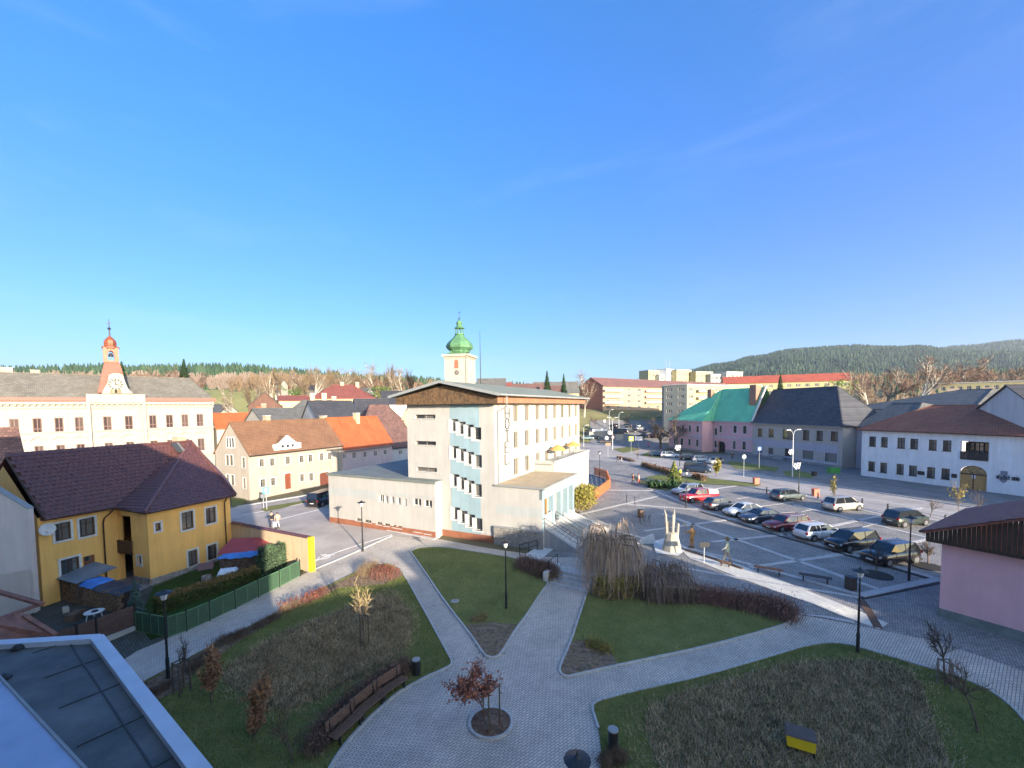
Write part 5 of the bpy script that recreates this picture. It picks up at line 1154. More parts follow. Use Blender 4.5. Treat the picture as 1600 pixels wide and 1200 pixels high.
for px, py in ((1569, 740.5), (1568, 750.5)): x, z = ft.loc(px, py); MB().add([(x-.35, -.04, z+.4), (x+.35, -.04, z+.4), (x+.35, -.04, z-.1), (x, -.04, z-.4), (x-.35, -.04, z-.1), (x-.35, 0, z+.4), (x+.35, 0, z+.4), (x+.35, 0, z-.1), (x, 0, z-.4), (x-.35, 0, z-.1)], [(4, 3, 2, 1, 0), (0, 1, 6, 5), (1, 2, 7, 6), (2, 3, 8, 7), (3, 4, 9, 8), (4, 0, 5, 9)]).build('coat_of_arms', mat('crest_blue', (.08, .1, .2), .6, .4, 3, col2=(.3, .3, .3)), th_)
trz = ft.loc(1560, 634, 7)[1]
roofit(th_, tL, 14, te, dict(type='hip', h=trz, hipl=max(2, ft.loc(1457, 634, 7)[0]), hipr=0, m=T_TH, over=.6, gm=M_FRB))
# ---- grey roofed blocks and a dark gabled house behind
def back_house(name, label, pxl, pxr, Yl, Yr, ey_, ry_px, D, wm, tm_, kind='gable', z=TOWN, cat='house', wins=None, group=None, st='plain', **k):
    f_, l_ = frameY(pxl, Yl, pxr, Yr, z); e_ = f_.loc((pxl+pxr)/2, ey_)[1]; ry__ = k.pop('ry', .5); rr_ = f_.loc((pxl+pxr)/2, ry_px, (D*ry__) if kind != 'gabley' else 0)[1]
    ww = []
    if wins:
        n, nr, zf = wins
        for r__ in range(nr):
            for i in range(n): ww.append((l_*(i+.5)/n, e_-zf-2.9*r__, min(1.1, l_/n*.45), 1.4))
    return house(name, label, cat, f_, l_, D, e_, wm, ww, (), (), st, dict(type=kind, h=rr_, m=tm_, over=.4, gutter=False, ry=ry__, **k), group)
M_W2 = plaster('old_white_plaster', (.56, .55, .52), .15); M_Y2 = plaster('pale_yellow_plaster', (.62, .52, .28), .1); M_GR2 = plaster('grey_render', (.33, .33, .31), .1)
back_house('grey_roofed_hall', 'wide low hall with a long grey roof behind the town hall', 1320, 1520, 112, 84, 640, 613, 26, M_W2, T_GREY, 'hip', hipl=16, hipr=6)
back_house('black_gabled_house', 'white gable end under a black roof at the right behind the town hall', 1528, 1625, 66, 56, 640, 603, 14, M_W2, T_DARK, 'gabley')
# ================================================================ PINK HOUSE AT THE RIGHT EDGE
M_PK2 = plaster('salmon_pink_plaster', (.84, .47, .47), .06); T_R2 = mat('brown_red_roof_tile', (.24, .085, .055), .6, .3, 3, .3, 30)
fr_ = Frame(Vector((25.74, 25.35, .55)), atan2(22.52-25.35, 27.52-25.74)); rl_ = 15.; rD = 9
zwl = fr_.loc(1474, 846)[1]; zwr = fr_.loc(1600, 873)[1]; xr_ = fr_.loc(1600, 873)[0]
rh = thing('pink_gabled_house', 'salmon pink gabled house with dark timber gable at the right edge', 'house', fr_.A, fr_.ang)
m_ = MB(); m_.poly([(0, 0, -1.2), (rl_, 0, -1.2), (rl_, 0, zwl), (0, 0, zwl)]); m_.poly([(0, 0, -1.2), (0, 0, zwl), (0, rD, zwl), (0, rD, -1.2)]); m_.poly([(rl_, 0, -1.2), (rl_, rD, -1.2), (rl_, rD, zwl), (rl_, 0, zwl)]); m_.poly([(0, rD, -1.2), (0, rD, zwl), (rl_, rD, zwl), (rl_, rD, -1.2)]); m_.build('wall', M_PK2, rh)
zpl = fr_.loc(1468, 950)[1]; MB().box(-.06, -.07, -1.2, rl_, 0, zpl).box(-.06, 0, -1.2, 0, rD, zpl).build('plinth', mat('grey_green_plinth', (.20, .21, .19), .9, .25, 2, .4, 15), rh)
g0 = fr_.loc(1441, 830, -.9); sl1 = .42; apx = 6.5; zap = g0[1]+(apx-g0[0])*sl1
r_ = random.Random(8); x = g0[0]+.1
M_TIMD = mat('dark_stained_boards', (.07, .042, .024), .85, 0, 2.5, .5, 20, col2=(.035, .022, .012))
while x < min(apx, 11):
    w_ = .19; zb_ = zwl-.02; zt_ = g0[1]+(x-g0[0])*sl1-.08
    if zt_ > zb_+.05: MB().add([(x+.004, -.62, zb_), (x+w_-.004, -.62, zb_), (x+w_-.01, -.62, zt_+w_*sl1), (x+.01, -.62, zt_), (x+.01, -.66-r_.uniform(0, .015), zb_), (x+w_-.01, -.66, zb_), (x+w_-.01, -.66, zt_+w_*sl1), (x+.01, -.66, zt_)], [(4, 5, 6, 7), (0, 3, 2, 1), (0, 4, 7, 3), (1, 2, 6, 5), (0, 1, 5, 4)]).build('board', M_TIMD, rh)
    x += w_
MB().box(g0[0]+.1, -.62, zwl-.03, rl_, 0.02, zwl).build('soffit', M_TIMD, rh)
m_ = MB(); xl = g0[0]; v = [(xl, -.9, g0[1]), (apx, -.9, zap), (apx, rD, zap), (xl, rD, g0[1])]; m_.add(v+[(a, b, c-.14) for a, b, c in v], [(0, 1, 2, 3), (7, 6, 5, 4), (0, 4, 5, 1), (1, 5, 6, 2), (2, 6, 7, 3), (3, 7, 4, 0)])
v = [(apx, -.9, zap), (2*apx-xl, -.9, g0[1]), (2*apx-xl, rD, g0[1]), (apx, rD, zap)]; m_.add(v+[(a, b, c-.14) for a, b, c in v], [(0, 1, 2, 3), (7, 6, 5, 4), (0, 4, 5, 1), (1, 5, 6, 2), (2, 6, 7, 3), (3, 7, 4, 0)])
ro = m_.build('roof', T_R2, rh)
tm = MB(); facet_tiles(tm, [(xl, -.95, g0[1]+.01), (xl, rD, g0[1]+.01), (apx, rD, zap+.01), (apx, -.95, zap+.01)], .33, .36, r=random.Random(4)); tm.build('roof_tiles', T_R2, ro, kind='stuff')
MB().tube([(xl-.08, -.95, g0[1]-.02), (xl-.08, rD, g0[1]-.02)], .08, 6).build('gutter', M_FRB, rh)
# ================================================================ TREES
def rvec(r, s=1.): return Vector((r.gauss(0, s), r.gauss(0, s), r.gauss(0, s)))
def grow(tr, tw, r, p, d, ln, rad, lev, maxl, P):
    n = 3; pts = [p]; rads = [rad]; q = p.copy(); dd = d.copy()
    for i in range(n):
        dd = (dd + rvec(r, P['wob']) + Vector((0, 0, P['up']))*(1 if lev else .2)).normalized(); q = q + dd*ln/n; pts.append(q.copy()); rads.append(rad*(1-.45*(i+1)/n))
    tr.tube(pts, rads, 5 if lev < 2 else 3, cap=False)
    if lev >= maxl:
        for _ in range(P['tw']):
            b = pts[r.randint(0, n)]; e = (dd + rvec(r, P['tws'])).normalized(); e.z += P.get('twup', 0); twig(tw, r, b, e, P['twl']*r.uniform(.5, 1.3), P['tww'])
        return
    k = P['kids'][lev]
    for j in range(k):
        t = r.uniform(P['t0'] if lev == 0 else .3, 1.); i = min(n-1, int(t*n)); b = pts[i].lerp(pts[i+1], t*n-i); a = r.uniform(0, 2*pi)
        o = dd.orthogonal().normalized(); o = Matrix.Rotation(a, 3, dd) @ o; ang = P['ang']*r.uniform(.6, 1.25)
        grow(tr, tw, r, b, (dd*cos(ang)+o*sin(ang)).normalized(), ln*P['sh']*r.uniform(.75, 1.15), rads[i]*.62, lev+1, maxl, P)
    grow(tr, tw, r, pts[-1], dd, ln*P['sh'], rads[-1], lev+1, maxl, P)
def twig(mb, r, p, d, l, w_):
    m = p + d*l*.5 + rvec(r, l*.06); q = m + (d + rvec(r, .25)).normalized()*l*.5; s = d.cross(rvec(r)).normalized()*w_; o = len(mb.v)
    mb.v += [tuple(p-s), tuple(p+s), tuple(m+s*.6), tuple(m-s*.6), tuple(q)]; mb.f += [(o, o+1, o+2, o+3), (o+3, o+2, o+4)]
M_BARK = mat('bark', (.13, .10, .075), .95, .35, 3, .4, 20); M_BIRCH = mat('birch_bark', (.48, .43, .36), .9, .45, 2)
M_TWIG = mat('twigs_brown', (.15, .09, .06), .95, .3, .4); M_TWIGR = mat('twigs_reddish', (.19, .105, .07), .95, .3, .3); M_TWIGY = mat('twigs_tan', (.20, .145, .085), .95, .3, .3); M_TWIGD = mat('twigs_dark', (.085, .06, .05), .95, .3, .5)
TD = {}
def tree_data(kind, seed):
    if (kind, seed) in TD: return TD[kind, seed]
    r = random.Random(seed*7+len(kind)); tr = MB(); tw = MB(); mt, mw = M_BARK, M_TWIG
    if kind == 'oak': P = dict(wob=.12, up=.05, tw=6, tws=.6, twl=1.3, tww=.035, kids=[4, 3, 3], t0=.35, ang=.75, sh=.66); grow(tr, tw, r, Vector((0, 0, -.3)), Vector((0, 0, 1)), 4.2, .32, 0, 3, P)
    if kind == 'birch': P = dict(wob=.10, up=.10, tw=8, tws=.7, twl=1.5, tww=.03, kids=[5, 4, 2], t0=.3, ang=.5, sh=.62, twup=-.25); mt, mw = M_BIRCH, M_TWIGR; grow(tr, tw, r, Vector((0, 0, -.3)), Vector((0, 0, 1)), 5.2, .22, 0, 3, P)
    if kind == 'poplar': P = dict(wob=.08, up=.22, tw=7, tws=.5, twl=1.3, tww=.03, kids=[6, 3, 2], t0=.2, ang=.38, sh=.6, twup=.2); mw = M_TWIGY; grow(tr, tw, r, Vector((0, 0, -.3)), Vector((0, 0, 1)), 5, .25, 0, 3, P)
    if kind == 'spruce':
        tr.tube([(0, 0, -.3), (0, 0, 11)], [.18, .03], 5); mw = M_CON
        for k in range(620):
            t = r.random()**.8; z = 1+t*10.2; R_ = (1-t)*2.6*r.uniform(.6, 1.05)+.12; a = r.uniform(0, 2*pi); c = Vector((cos(a)*R_, sin(a)*R_, z-R_*.25)); p = Vector((cos(a)*R_*.3, sin(a)*R_*.3, z)); s = Vector((-sin(a), cos(a), 0))*(.18+.3*(1-t)); o = len(tw.v)
            tw.v += [tuple(p+Vector((0, 0, .15))), tuple(p.lerp(c, .6)+s), tuple(c), tuple(p.lerp(c, .6)-s)]; tw.f.append((o, o+1, o+2, o+3))
    if kind == 'pine':
        tr.tube([(0, 0, -.3), (.2, 0, 4), (0, .2, 8)], [.25, .16, .05], 5); mw = M_CONL
        for k in range(26):
            c = Vector((r.gauss(0, 1.5), r.gauss(0, 1.5), r.uniform(2, 8)));
            for j in range(38):
                d = rvec(r, .62); p = c+d; e = rvec(r, .28); f = rvec(r, .28); o = len(tw.v); tw.v += [tuple(p), tuple(p+e), tuple(p+f)]; tw.f.append((o, o+1, o+2))
    d = (tr.data('trunk', mt), tw.data('crown', mw)); TD[kind, seed] = d; return d
M_CON = leafm('spruce_needles', (.05, .10, .035), (.018, .04, .018)); M_CONL = leafm('pine_needles', (.16, .24, .06), (.05, .10, .03))
def tree(name, kind, seed, loc, hs, label, group=None, ws=None, crown=None, cat='tree'):
    t = thing(name, label, cat, loc, R.uniform(0, 6.28), group); a, b = tree_data(kind, seed)
    base = 11.0; s = hs/base; t.scale = ((ws or s), (ws or s), s)
    link('trunk', a, t); c = link('crown', b, t)
    if crown:
        c.material_slots[0].link = 'OBJECT'; c.material_slots[0].material = crown
    return t
# ================================================================ HILLS
def hill(name, crest, Yf, Yc, m, zf=TOWN-.6, n=60, rows=12, bump=0., seed=0, back=1.35):
    """slope rising from a foot line at distance Yf to a crest at distance Yc whose skyline runs through the given pixels"""
    xs = [c[0] for c in crest]; g = []; mb = MB()
    for i in range(n+1):
        px = xs[0]+(xs[-1]-xs[0])*i/n; k = 0
        while k < len(crest)-2 and crest[k+1][0] < px: k += 1
        t = (px-crest[k][0])/(crest[k+1][0]-crest[k][0]); t = t*t*(3-2*t); py = crest[k][1]*(1-t)+crest[k+1][1]*t
        C = atY(px, py, Yc); col = []
        for j in range(rows+1):
            v = j/rows; Y = Yf+(Yc-Yf)*v; X = C.x/Yc*Y; s = v*v*(3-2*v)*.55+v*.45; z = zf+(C.z-zf)*s + bump*(noise.noise(Vector((X*.012+seed, Y*.012, 0)))*sin(pi*v)); col.append(Vector((X, Y, z)))
        B = Vector((C.x*back, Yc*back, zf-2)); col.append(Vector((C.x*1.08, Yc*1.08, C.z-(C.z-zf)*.12))); col.append(B); g.append(col)
    w_ = rows+3
    for col in g: mb.v += [tuple(p) for p in col]
    for i in range(n):
        for j in range(w_-1): a = i*w_+j; mb.f.append((a, a+w_, a+w_+1, a+1))
    o = mb.build(name, m, smooth_=True); o['kind'] = 'structure'
    def S(u, v):
        u = min(.9999, max(0, u))*n; v = min(.9999, max(0, v))*rows; i, j = int(u), int(v); a, b = u-i, v-j
        return (g[i][j]*(1-a)*(1-b)+g[i+1][j]*a*(1-b)+g[i][j+1]*(1-a)*b+g[i+1][j+1]*a*b)
    return S
def cones(name, S, N, h0, h1, m, v0=0., v1=1.05, u0=0, u1=1, seed=1, fat=.22, label=None, clump=None):
    r = random.Random(seed); mb = MB(); k = 0
    while k < N:
        u, v = r.uniform(u0, u1), r.uniform(v0, v1); p = S(u, v)
        if clump and noise.noise(Vector((p.x*clump, p.y*clump, seed))) < r.uniform(-.5, .25): k += .34; continue
        h = r.uniform(h0, h1); w_ = h*fat*r.uniform(.8, 1.3); o = len(mb.v); a0 = r.uniform(0, 6)
        for j in range(4): mb.v.append((p.x+w_*cos(a0+j*pi/2), p.y+w_*sin(a0+j*pi/2), p.z+h*.05))
        mb.v.append((p.x+r.gauss(0, h*.02), p.y, p.z+h)); mb.f += [(o+j, o+(j+1) % 4, o+4) for j in range(4)]; k += 1
    ob = mb.build(name, m); tag(ob, label, 'forest', kind='stuff'); return ob
def puffs(name, S, N, h0, h1, m, v0=0., v1=1., u0=0, u1=1, seed=1, label=None):
    """leafless wood seen from afar: upright bundles of twigs"""
    r = random.Random(seed); mb = MB()
    for k in range(N):
        p = S(r.uniform(u0, u1), r.uniform(v0, v1)); h = r.uniform(h0, h1); w_ = h*.3
        for j in range(16):
            a = r.uniform(0, 2*pi); q = r.random()**.5*w_; b = Vector((p.x+cos(a)*q*.3, p.y+sin(a)*q*.3, p.z+h*r.uniform(0, .45))); e = Vector((p.x+cos(a)*q, p.y+sin(a)*q, p.z+h*(1-.35*(q/w_)**2)*r.uniform(.75, 1))); s = Vector((1, .3, 0)).normalized()*h*.026; o = len(mb.v)
            mb.v += [tuple(b-s), tuple(b+s), tuple(e+s*.8), tuple(e-s*.8)]; mb.f.append((o, o+1, o+2, o+3))
    ob = mb.build(name, m); tag(ob, label, 'wood', kind='stuff'); return ob
M_HILLF = mat('forest_floor', (.055, .075, .035), .95, 0, .004, 0, col2=(.03, .05, .03), detail=8); M_MEAD = mat('meadow', (.34, .30, .10), .95, 0, .02, .2, 1, col2=(.20, .22, .06), detail=8)
M_FOR1 = leafm('spruce_forest', (.055, .10, .045), (.02, .045, .025)); M_FOR1.node_tree.nodes['Noise Texture'].inputs['Scale'].default_value = .02
M_FOR2 = leafm('spruce_forest_far', (.040, .075, .04), (.018, .04, .025)); M_FOR2.node_tree.nodes['Noise Texture'].inputs['Scale'].default_value = .006
M_WOODG = mat('grey_birch_wood', (.20, .155, .13), .95, .3, .02); M_WOODB = mat('brown_wood', (.16, .11, .07), .95, .35, .02)
# big forested hill on the right, about two and a half kilometres off
SB = hill('hill', [(900, 612), (960, 605), (1000, 598), (1060, 585), (1130, 571), (1180, 560), (1240, 549), (1320, 544), (1400, 545), (1440, 544), (1490, 550), (1560, 552), (1700, 552), (2000, 590)], 900, 2400, M_HILLF, zf=8, n=80, rows=16, bump=25, seed=3)
cones('forest', SB, 22000, 12, 21, M_FOR2, .12, 1.02, seed=5, label='dark spruce forest covering the broad hill on the right', fat=.3)
SB2 = hill('hill', [(1380, 575), (1440, 550), (1500, 542), (1600, 533), (1700, 522), (1850, 530), (1950, 570)], 1500, 3300, M_HILLF, zf=8, n=40, rows=12, bump=25, seed=6)
cones('forest', SB2, 6000, 12, 22, M_FOR2, .3, 1.02, seed=6, label='forest on the farther hill at the right edge', fat=.3)
SM = hill('hill', [(1180, 612), (1250, 600), (1330, 592), (1450, 590), (1560, 585), (1700, 580), (2000, 600)], 420, 800, M_HILLF, zf=6, n=40, rows=8, bump=5, seed=8)
cones('forest', SM, 900, 10, 17, M_FOR1, .3, 1.0, seed=7, label='spruces mixed into the low wood behind the town hall', clump=.01)
puffs('wood', SM, 900, 9, 17, M_WOODB, .0, 1.0, seed=8, label='brown leafless wood at the foot of the big hill')
# left: meadow, birch belt and spruce ridge
SL = hill('hill', [(-900, 600), (-200, 585), (0, 582), (150, 578), (200, 579), (300, 578), (370, 577), (440, 582), (500, 588), (560, 592), (640, 598), (760, 606), (900, 612), (1000, 618)], 420, 900, M_HILLF, zf=14, n=70, rows=10, bump=6, seed=4)
cones('forest', SL, 5200, 9, 17, M_FOR1, .3, 1.03, seed=9, label='spruce wood along the ridge on the left', fat=.26)
SW = hill('hill', [(-900, 612), (0, 607), (250, 607), (330, 609), (440, 606), (520, 610), (640, 618), (760, 624), (900, 630)], 150, 330, M_MEAD, zf=TOWN-.6, n=50, rows=10, bump=1.5, seed=9)
puffs('wood', SW, 330, 9, 15, M_WOODG, .97, 1.12, .36, .78, seed=11, label='grey leafless birch belt above the meadow')
puffs('wood', SW, 240, 8, 14, M_WOODB, .8, 1.1, .70, 1.0, seed=12, label='brown leafless trees above the rooftops')
puffs('wood', SW, 120, 8, 14, M_WOODB, .9, 1.1, .5, .64, seed=13, label='brown leafless trees behind the school belfry')
# slope the blocks of flats stand on
SE = hill('hill', [(700, 634), (880, 637), (930, 640), (1040, 641), (1150, 640), (1300, 636), (1500, 634), (1900, 632)], 148, 188, mat('rough_grass', (.24, .21, .09), .95, 0, .15, .3, 3, col2=(.10, .11, .04), detail=8), n=40, rows=6, back=3.)
def row_of(p): v = p-CP; return PY0+F*v.dot(DX)/v.dot(FW)
G_flat = G
def G(px, py):                                   # ground point; beyond the street the ground climbs the slope before the flats
    p = G_flat(px, py)
    if p.y < 148: return p
    d = ray(px, py); u0 = (d.x/d.y)
    for k in range(120):
        v = k/119; Y = 148+40*v; q = CP+d*(Y/d.y); s_ = v*v*(3-2*v)*.55+v*.45; zt_ = SE((px-700)/1200, v).z
        if q.z <= zt_: return Vector((q.x, q.y, zt_))
    return CP+d*(188/d.y)
pk = MB(); nu, nv = 24, 12
for i in range(nu+1):
    for j in range(nv+1):
        q = SE((922+(1050-922)*i/nu-700)/1200, .0+.62*j/nv); pk.v.append((q.x, q.y, q.z+.12))
for i in range(nu):
    for j in range(nv): a = i*(nv+1)+j; pk.f.append((a, a+nv+1, a+nv+2, a+1))
pk.build('far_car_park', M_ASPHD, kind='structure')
# individual trees against the sky and between the houses
def T(px, py_top, py_base, Y, kind, seed, label, group=None, crown=None, wf=1., name='bare_tree', ws=None):
    B = atY(px, py_base, Y); zt = zat(B, py_top); h = zt-B.z
    return tree(name, kind, seed, B, h, label, group, ws=h/11.*wf, crown=crown)
T(913, 575, 650, 118, 'birch', 1, 'tall bare birch with pale stem before the orange block of flats', wf=.95, name='birch_tree')
T(855, 580, 625, 150, 'spruce', 1, 'larger of two spruces rising behind the hotel roof', name='spruce_tree', wf=1.1); T(881, 585, 628, 150, 'spruce', 2, 'smaller spruce right of its neighbour behind the hotel roof', name='spruce_tree')
T(1308, 586, 625, 150, 'pine', 1, 'bright green bushy pine behind the grey slate roof', name='pine_tree', wf=1.5)
T(1219, 583, 612, 190, 'spruce', 3, 'dark conifer before the red roof above the teal roof', name='spruce_tree', wf=1.)
T(1438, 556, 632, 150, 'birch', 2, 'large pale-stemmed bare birch behind the grey hall roof', name='birch_tree', wf=1.35)
for i, (x, yt, s) in enumerate([(1355, 572, 1), (1385, 568, 2), (1470, 558, 3), (1490, 553, 1), (1515, 562, 2), (1535, 560, 3), (1575, 566, 1), (1598, 560, 2), (1340, 575, 3), (1410, 570, 1)]):
    T(x, yt, 634, 185+i*6, 'birch' if i % 3 == 0 else 'oak', s, 'bare reddish tree in the row behind the town hall', 'bare trees behind the town hall', M_TWIGR, 1.35)
for i, (x, yt) in enumerate([(575, 572), (590, 568), (604, 569), (618, 570), (632, 575), (646, 578), (655, 586), (668, 590), (560, 578), (545, 576), (530, 574), (518, 573), (505, 577), (492, 572), (478, 574), (465, 577), (452, 575), (440, 576), (428, 580)]):
    T(x, yt, 626, 190+(i*37 % 60), ['oak', 'birch', 'poplar'][i % 3], i % 3+1, 'bare tree in the belt behind the village roofs', 'bare trees behind the village roofs', [M_TWIGR, M_TWIGY, M_TWIGY][i % 3], 1.2)
for i, (x, yt, yb, Y) in enumerate([(367, 600, 655, 120), (412, 585, 660, 130), (426, 583, 655, 135), (394, 592, 650, 140), (402, 600, 655, 125), (476, 590, 650, 140), (620, 575, 630, 170)]):
    T(x, yt, yb, Y, 'poplar' if i % 2 else 'birch', i % 3+1, 'slim bare tree standing on the meadow edge', 'bare trees on the meadow', M_TWIGY, .9)
for i, (x, yt, Y) in enumerate([(193, 566, 220), (215, 572, 240), (232, 568, 240), (252, 570, 250), (272, 566, 250), (290, 562, 250), (305, 572, 260), (90, 580, 240), (102, 581, 245)]):
    T(x, yt, 620, Y, 'spruce' if i in (0, 5) else 'oak', i % 3+1, ['spruce right beside the school belfry above the roof', 0, 0, 0, 0, 'spruce at the right end of the trees above the school roof'][i] if i in (0, 5) else 'bare tree above the school roof', 'trees above the school roof', None if i in (0, 5) else M_TWIGR, 1.3, name='spruce_tree' if i in (0, 5) else 'bare_tree')
T(460, 596, 625, 150, 'pine', 2, 'broad green pine left of the red hipped roof', name='pine_tree', wf=1.6); T(593, 597, 626, 150, 'pine', 3, 'green bushy pine right of the red hipped roof', name='pine_tree', wf=2.1)
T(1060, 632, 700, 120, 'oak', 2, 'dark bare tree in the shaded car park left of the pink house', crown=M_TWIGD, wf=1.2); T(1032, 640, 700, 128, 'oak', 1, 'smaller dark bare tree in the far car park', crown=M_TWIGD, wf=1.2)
T(985, 645, 668, 150, 'oak', 3, 'round tan bush tree before the flats', crown=M_TWIGY, wf=1.3); T(930, 646, 664, 140, 'oak', 1, 'bare shrub on the grassy slope by the hotel', crown=M_TWIG, wf=1.6)
# ================================================================ VILLAGE ROOFS AND FAR BLOCKS
VG = 'village houses behind the beige house'
M_WBR = plaster('warm_white_gable', (.46, .43, .37), .08)
back_house('white_gable_house', 'white half-hipped gable house with grey roof right of the school', 334, 381, 118, 126, 653, 632, 16, M_WBR, T_GREY, 'gabley', wins=(1, 1, 1.2))
back_house('orange_roof_house', 'low house with bright orange roof below the white gable', 337, 405, 98, 104, 668, 646, 9, M_WBR, T_ORANGE)
back_house('brown_gable_house', 'house with a brown boarded gable and pale verges above the orange roof', 388, 440, 122, 126, 634, 613.5, 14, plaster('brown_boards', (.16, .09, .07), .3), T_DARK, 'gabley')
back_house('orange_roof_house', 'small steep orange-roofed house with brick chimney', 383, 412, 104, 106, 655, 637, 8, M_WBR, T_ORANGE, 'hip', hipl=2.5, hipr=0, ch=[(4, 4, 1.1, 14.5)], cm=M_CHIM)
back_house('grey_roof_house', 'long grey-roofed house behind the brown ridge', 409, 470, 90, 96, 657, 638.5, 10, M_WBR, T_GREY)
back_house('slate_roof_house', 'grey slate-roofed house with three chimneys', 442, 524, 112, 118, 652, 626, 14, M_Y2, T_GREY, 'hip', hipl=5, hipr=0, ch=[(7.5, 7, 1.2, 17.5), (10.5, 6.5, 1.3, 17.5), (13, 6, 1.2, 16.6)], cm=M_CHIMP)
back_house('red_hip_house', 'big house with broad red hipped roof and chimneys', 487, 585, 138, 142, 623, 602, 18, M_Y2, T_RED, 'hip', hipl=5, hipr=8, ch=[(8, 9, 1.1, 22.2), (13, 9, 1.1, 22.2)], cm=M_CHIMP)
back_house('orange_low_house', 'low orange-tiled roof left of the red hipped roof', 436, 484, 128, 132, 626, 619, 9, M_Y2, T_RED)
back_house('dark_roof_house', 'large dark slate-roofed house behind the orange roof', 497, 565, 92, 98, 658, 627, 14, M_W2, T_DARK)
back_house('dark_roof_house', 'dark grey roof reaching up to the hotel gable', 560, 612, 108, 112, 650, 624, 12, M_W2, T_DARK)
back_house('black_roof_house', 'black-roofed house with white dormer beside the hotel gable', 596, 640, 122, 124, 631, 611.5, 14, M_W2, T_DARK)
back_house('mottled_roof_house', 'house with mottled brown tiled roof left of the hotel wall', 570, 628, 100, 104, 660, 633.5, 10, M_Y2, T_MOT, 'hip', hipl=2, hipr=2.5)
back_house('yellow_gable_house', 'yellow gable beside the hotel wall', 622, 648, 104, 104, 664, 640, 10, M_Y2, T_MOT, 'gabley')
back_house('far_white_house', 'tiny white house on the wooded slope', 481, 494, 215, 215, 609, 602, 8, M_WBR, T_GREY, z=16); back_house('far_white_house', 'tiny white house among the trees above the meadow', 431, 439, 230, 230, 601, 594, 8, M_WBR, T_GREY, z=20)
back_house('grey_small_roof', 'small grey-roofed house right of the red hipped roof', 553, 573, 150, 150, 613, 607, 8, M_W2, T_GREY)
# far roofs behind the hotel ridge
for i, (a, b, e, r_, Y, wm_, tm_) in enumerate([(745, 790, 612, 592, 175, M_W2, T_GREY), (770, 800, 610, 598, 200, M_Y2, T_RED), (800, 850, 612, 600, 220, M_W2, T_MOT), (835, 905, 614, 597, 260, M_Y2, T_GREY), (845, 880, 616, 603, 215, M_W2, T_MOT)]):
    back_house('far_house', 'distant house peeping over the hotel roof, number along from the mast' if 0 else ['grey roof just right of the radio mast behind the hotel', 'small red roof behind the hotel ridge', 'mottled roof behind the middle of the hotel ridge', 'long pale yellow block behind the spruces', 'brown roof between the two spruces'][i], a, b, Y, Y, e, r_, 12, wm_, tm_, z=3)
# ---- flats
M_ORF = plaster('apricot_flats', (.46, .33, .23), .1); M_MAR = plaster('maroon_gable', (.27, .13, .10), .15); M_YEF = plaster('yellow_flats', (.46, .41, .23), .1); M_GNF = plaster('grey_green_gable', (.27, .28, .25), .1)
M_BRR = mat('brown_sheet_roof', (.19, .095, .08), .7, .2, .3); M_RDR = mat('red_sheet_roof', (.36, .085, .05), .7, .2, .3)
def flats(name, label, pxl, pxr, Yl, Yr, ytop, ybot, rtop, D, wm, rm_, nc, nr, gable=None, balc=(), z=None):
    A = atY(pxl, ybot, Yl); B = atY(pxr, ybot, Yr); zz = (A.z) if z is None else z; fl_ = Frame(Vector((A.x, A.y, zz)), atan2(B.y-A.y, B.x-A.x)); l_ = (B-A).xy.length; H = fl_.loc(pxl+2, ytop)[1]; hr_ = fl_.loc(pxl+20, rtop, D/2)[1] if rtop else H+.3
    sx = l_/nc; sz = (H-.6)/nr; ww = [(sx*(i+.5), .8+sz*j+.3, min(sx*.55, 2.2), sz*.48) for j in range(nr) for i in range(nc)]
    t = thing(name, label, 'block of flats', fl_.A, fl_.ang); m_ = MB(); wallmesh(m_, l_, H, H_(ww), z0=-6, depth=.3); m_.poly([(l_, 0, -6), (l_, D, -6), (l_, D, H), (l_, 0, H)]); m_.poly([(0, D, -6), (l_, D, -6), (l_, D, H), (0, D, H)]); m_.poly([(0, 0, H-.01), (l_, 0, H-.01), (l_, D, H-.01), (0, D, H-.01)]); m_.build('wall', wm, t)
    m_ = MB(); m_.poly([(0, 0, -6), (0, 0, H), (0, D/2, hr_), (0, D, H), (0, D, -6)]); m_.build('gable_wall', gable or wm, t)
    for q in ww: window(t, Tfront(), *q, 'flat')
    for (c0, c1) in balc:
        for j in range(1, nr):
            z0 = .8+sz*j; b_ = MB(); b_.box(sx*c0, -1.2, z0-.15, sx*c1, 0, z0-.02).box(sx*c0, -1.25, z0, sx*c1, -1.18, z0+1.0); b_.build('balcony', plaster('pale_balcony', (.62, .48, .38), .1), t)
    if rtop: roofit(t, l_, D, H, dict(type='gable', h=hr_, m=rm_, over=.7, gutter=False))
    else: MB().box(-.2, -.2, H, l_+.2, D+.2, H+.35).build('roof', rm_, t)
    return t, fl_, l_, H
flats('block_of_flats', 'long apricot block of flats with maroon gable and brown roof', 942, 1150, 185, 250, 602.5, 643, 592, 14, M_ORF, M_BRR, 16, 4, M_MAR, [(0, 1.6), (4, 6.2), (8.6, 10.5), (12.6, 14.5)])
flats('block_of_flats', 'yellow block of flats with grey-green gable behind the teal roof', 1073, 1190, 150, 166, 602, 650, None, 12, M_YEF, M_KERB, 9, 4, M_GNF, [(1, 2.2), (5, 6.2)])
flats('block_of_flats', 'grey-green end wall of the yellow block', 1037, 1073, 156, 149.6, 603, 650, None, 6, M_GNF, M_KERB, 2, 4)
flats('block_of_flats', 'long low block under a red roof above the teal roof', 1130, 1330, 260, 235, 599, 620, 589, 14, M_YEF, M_RDR, 14, 2)
flats('block_of_flats', 'pale yellow flat-roofed block behind the right trees', 1466, 1640, 170, 150, 600, 640, None, 12, M_YEF, M_KERB, 12, 3, None, [(1, 2.4), (5, 6.4), (9, 10.4)])
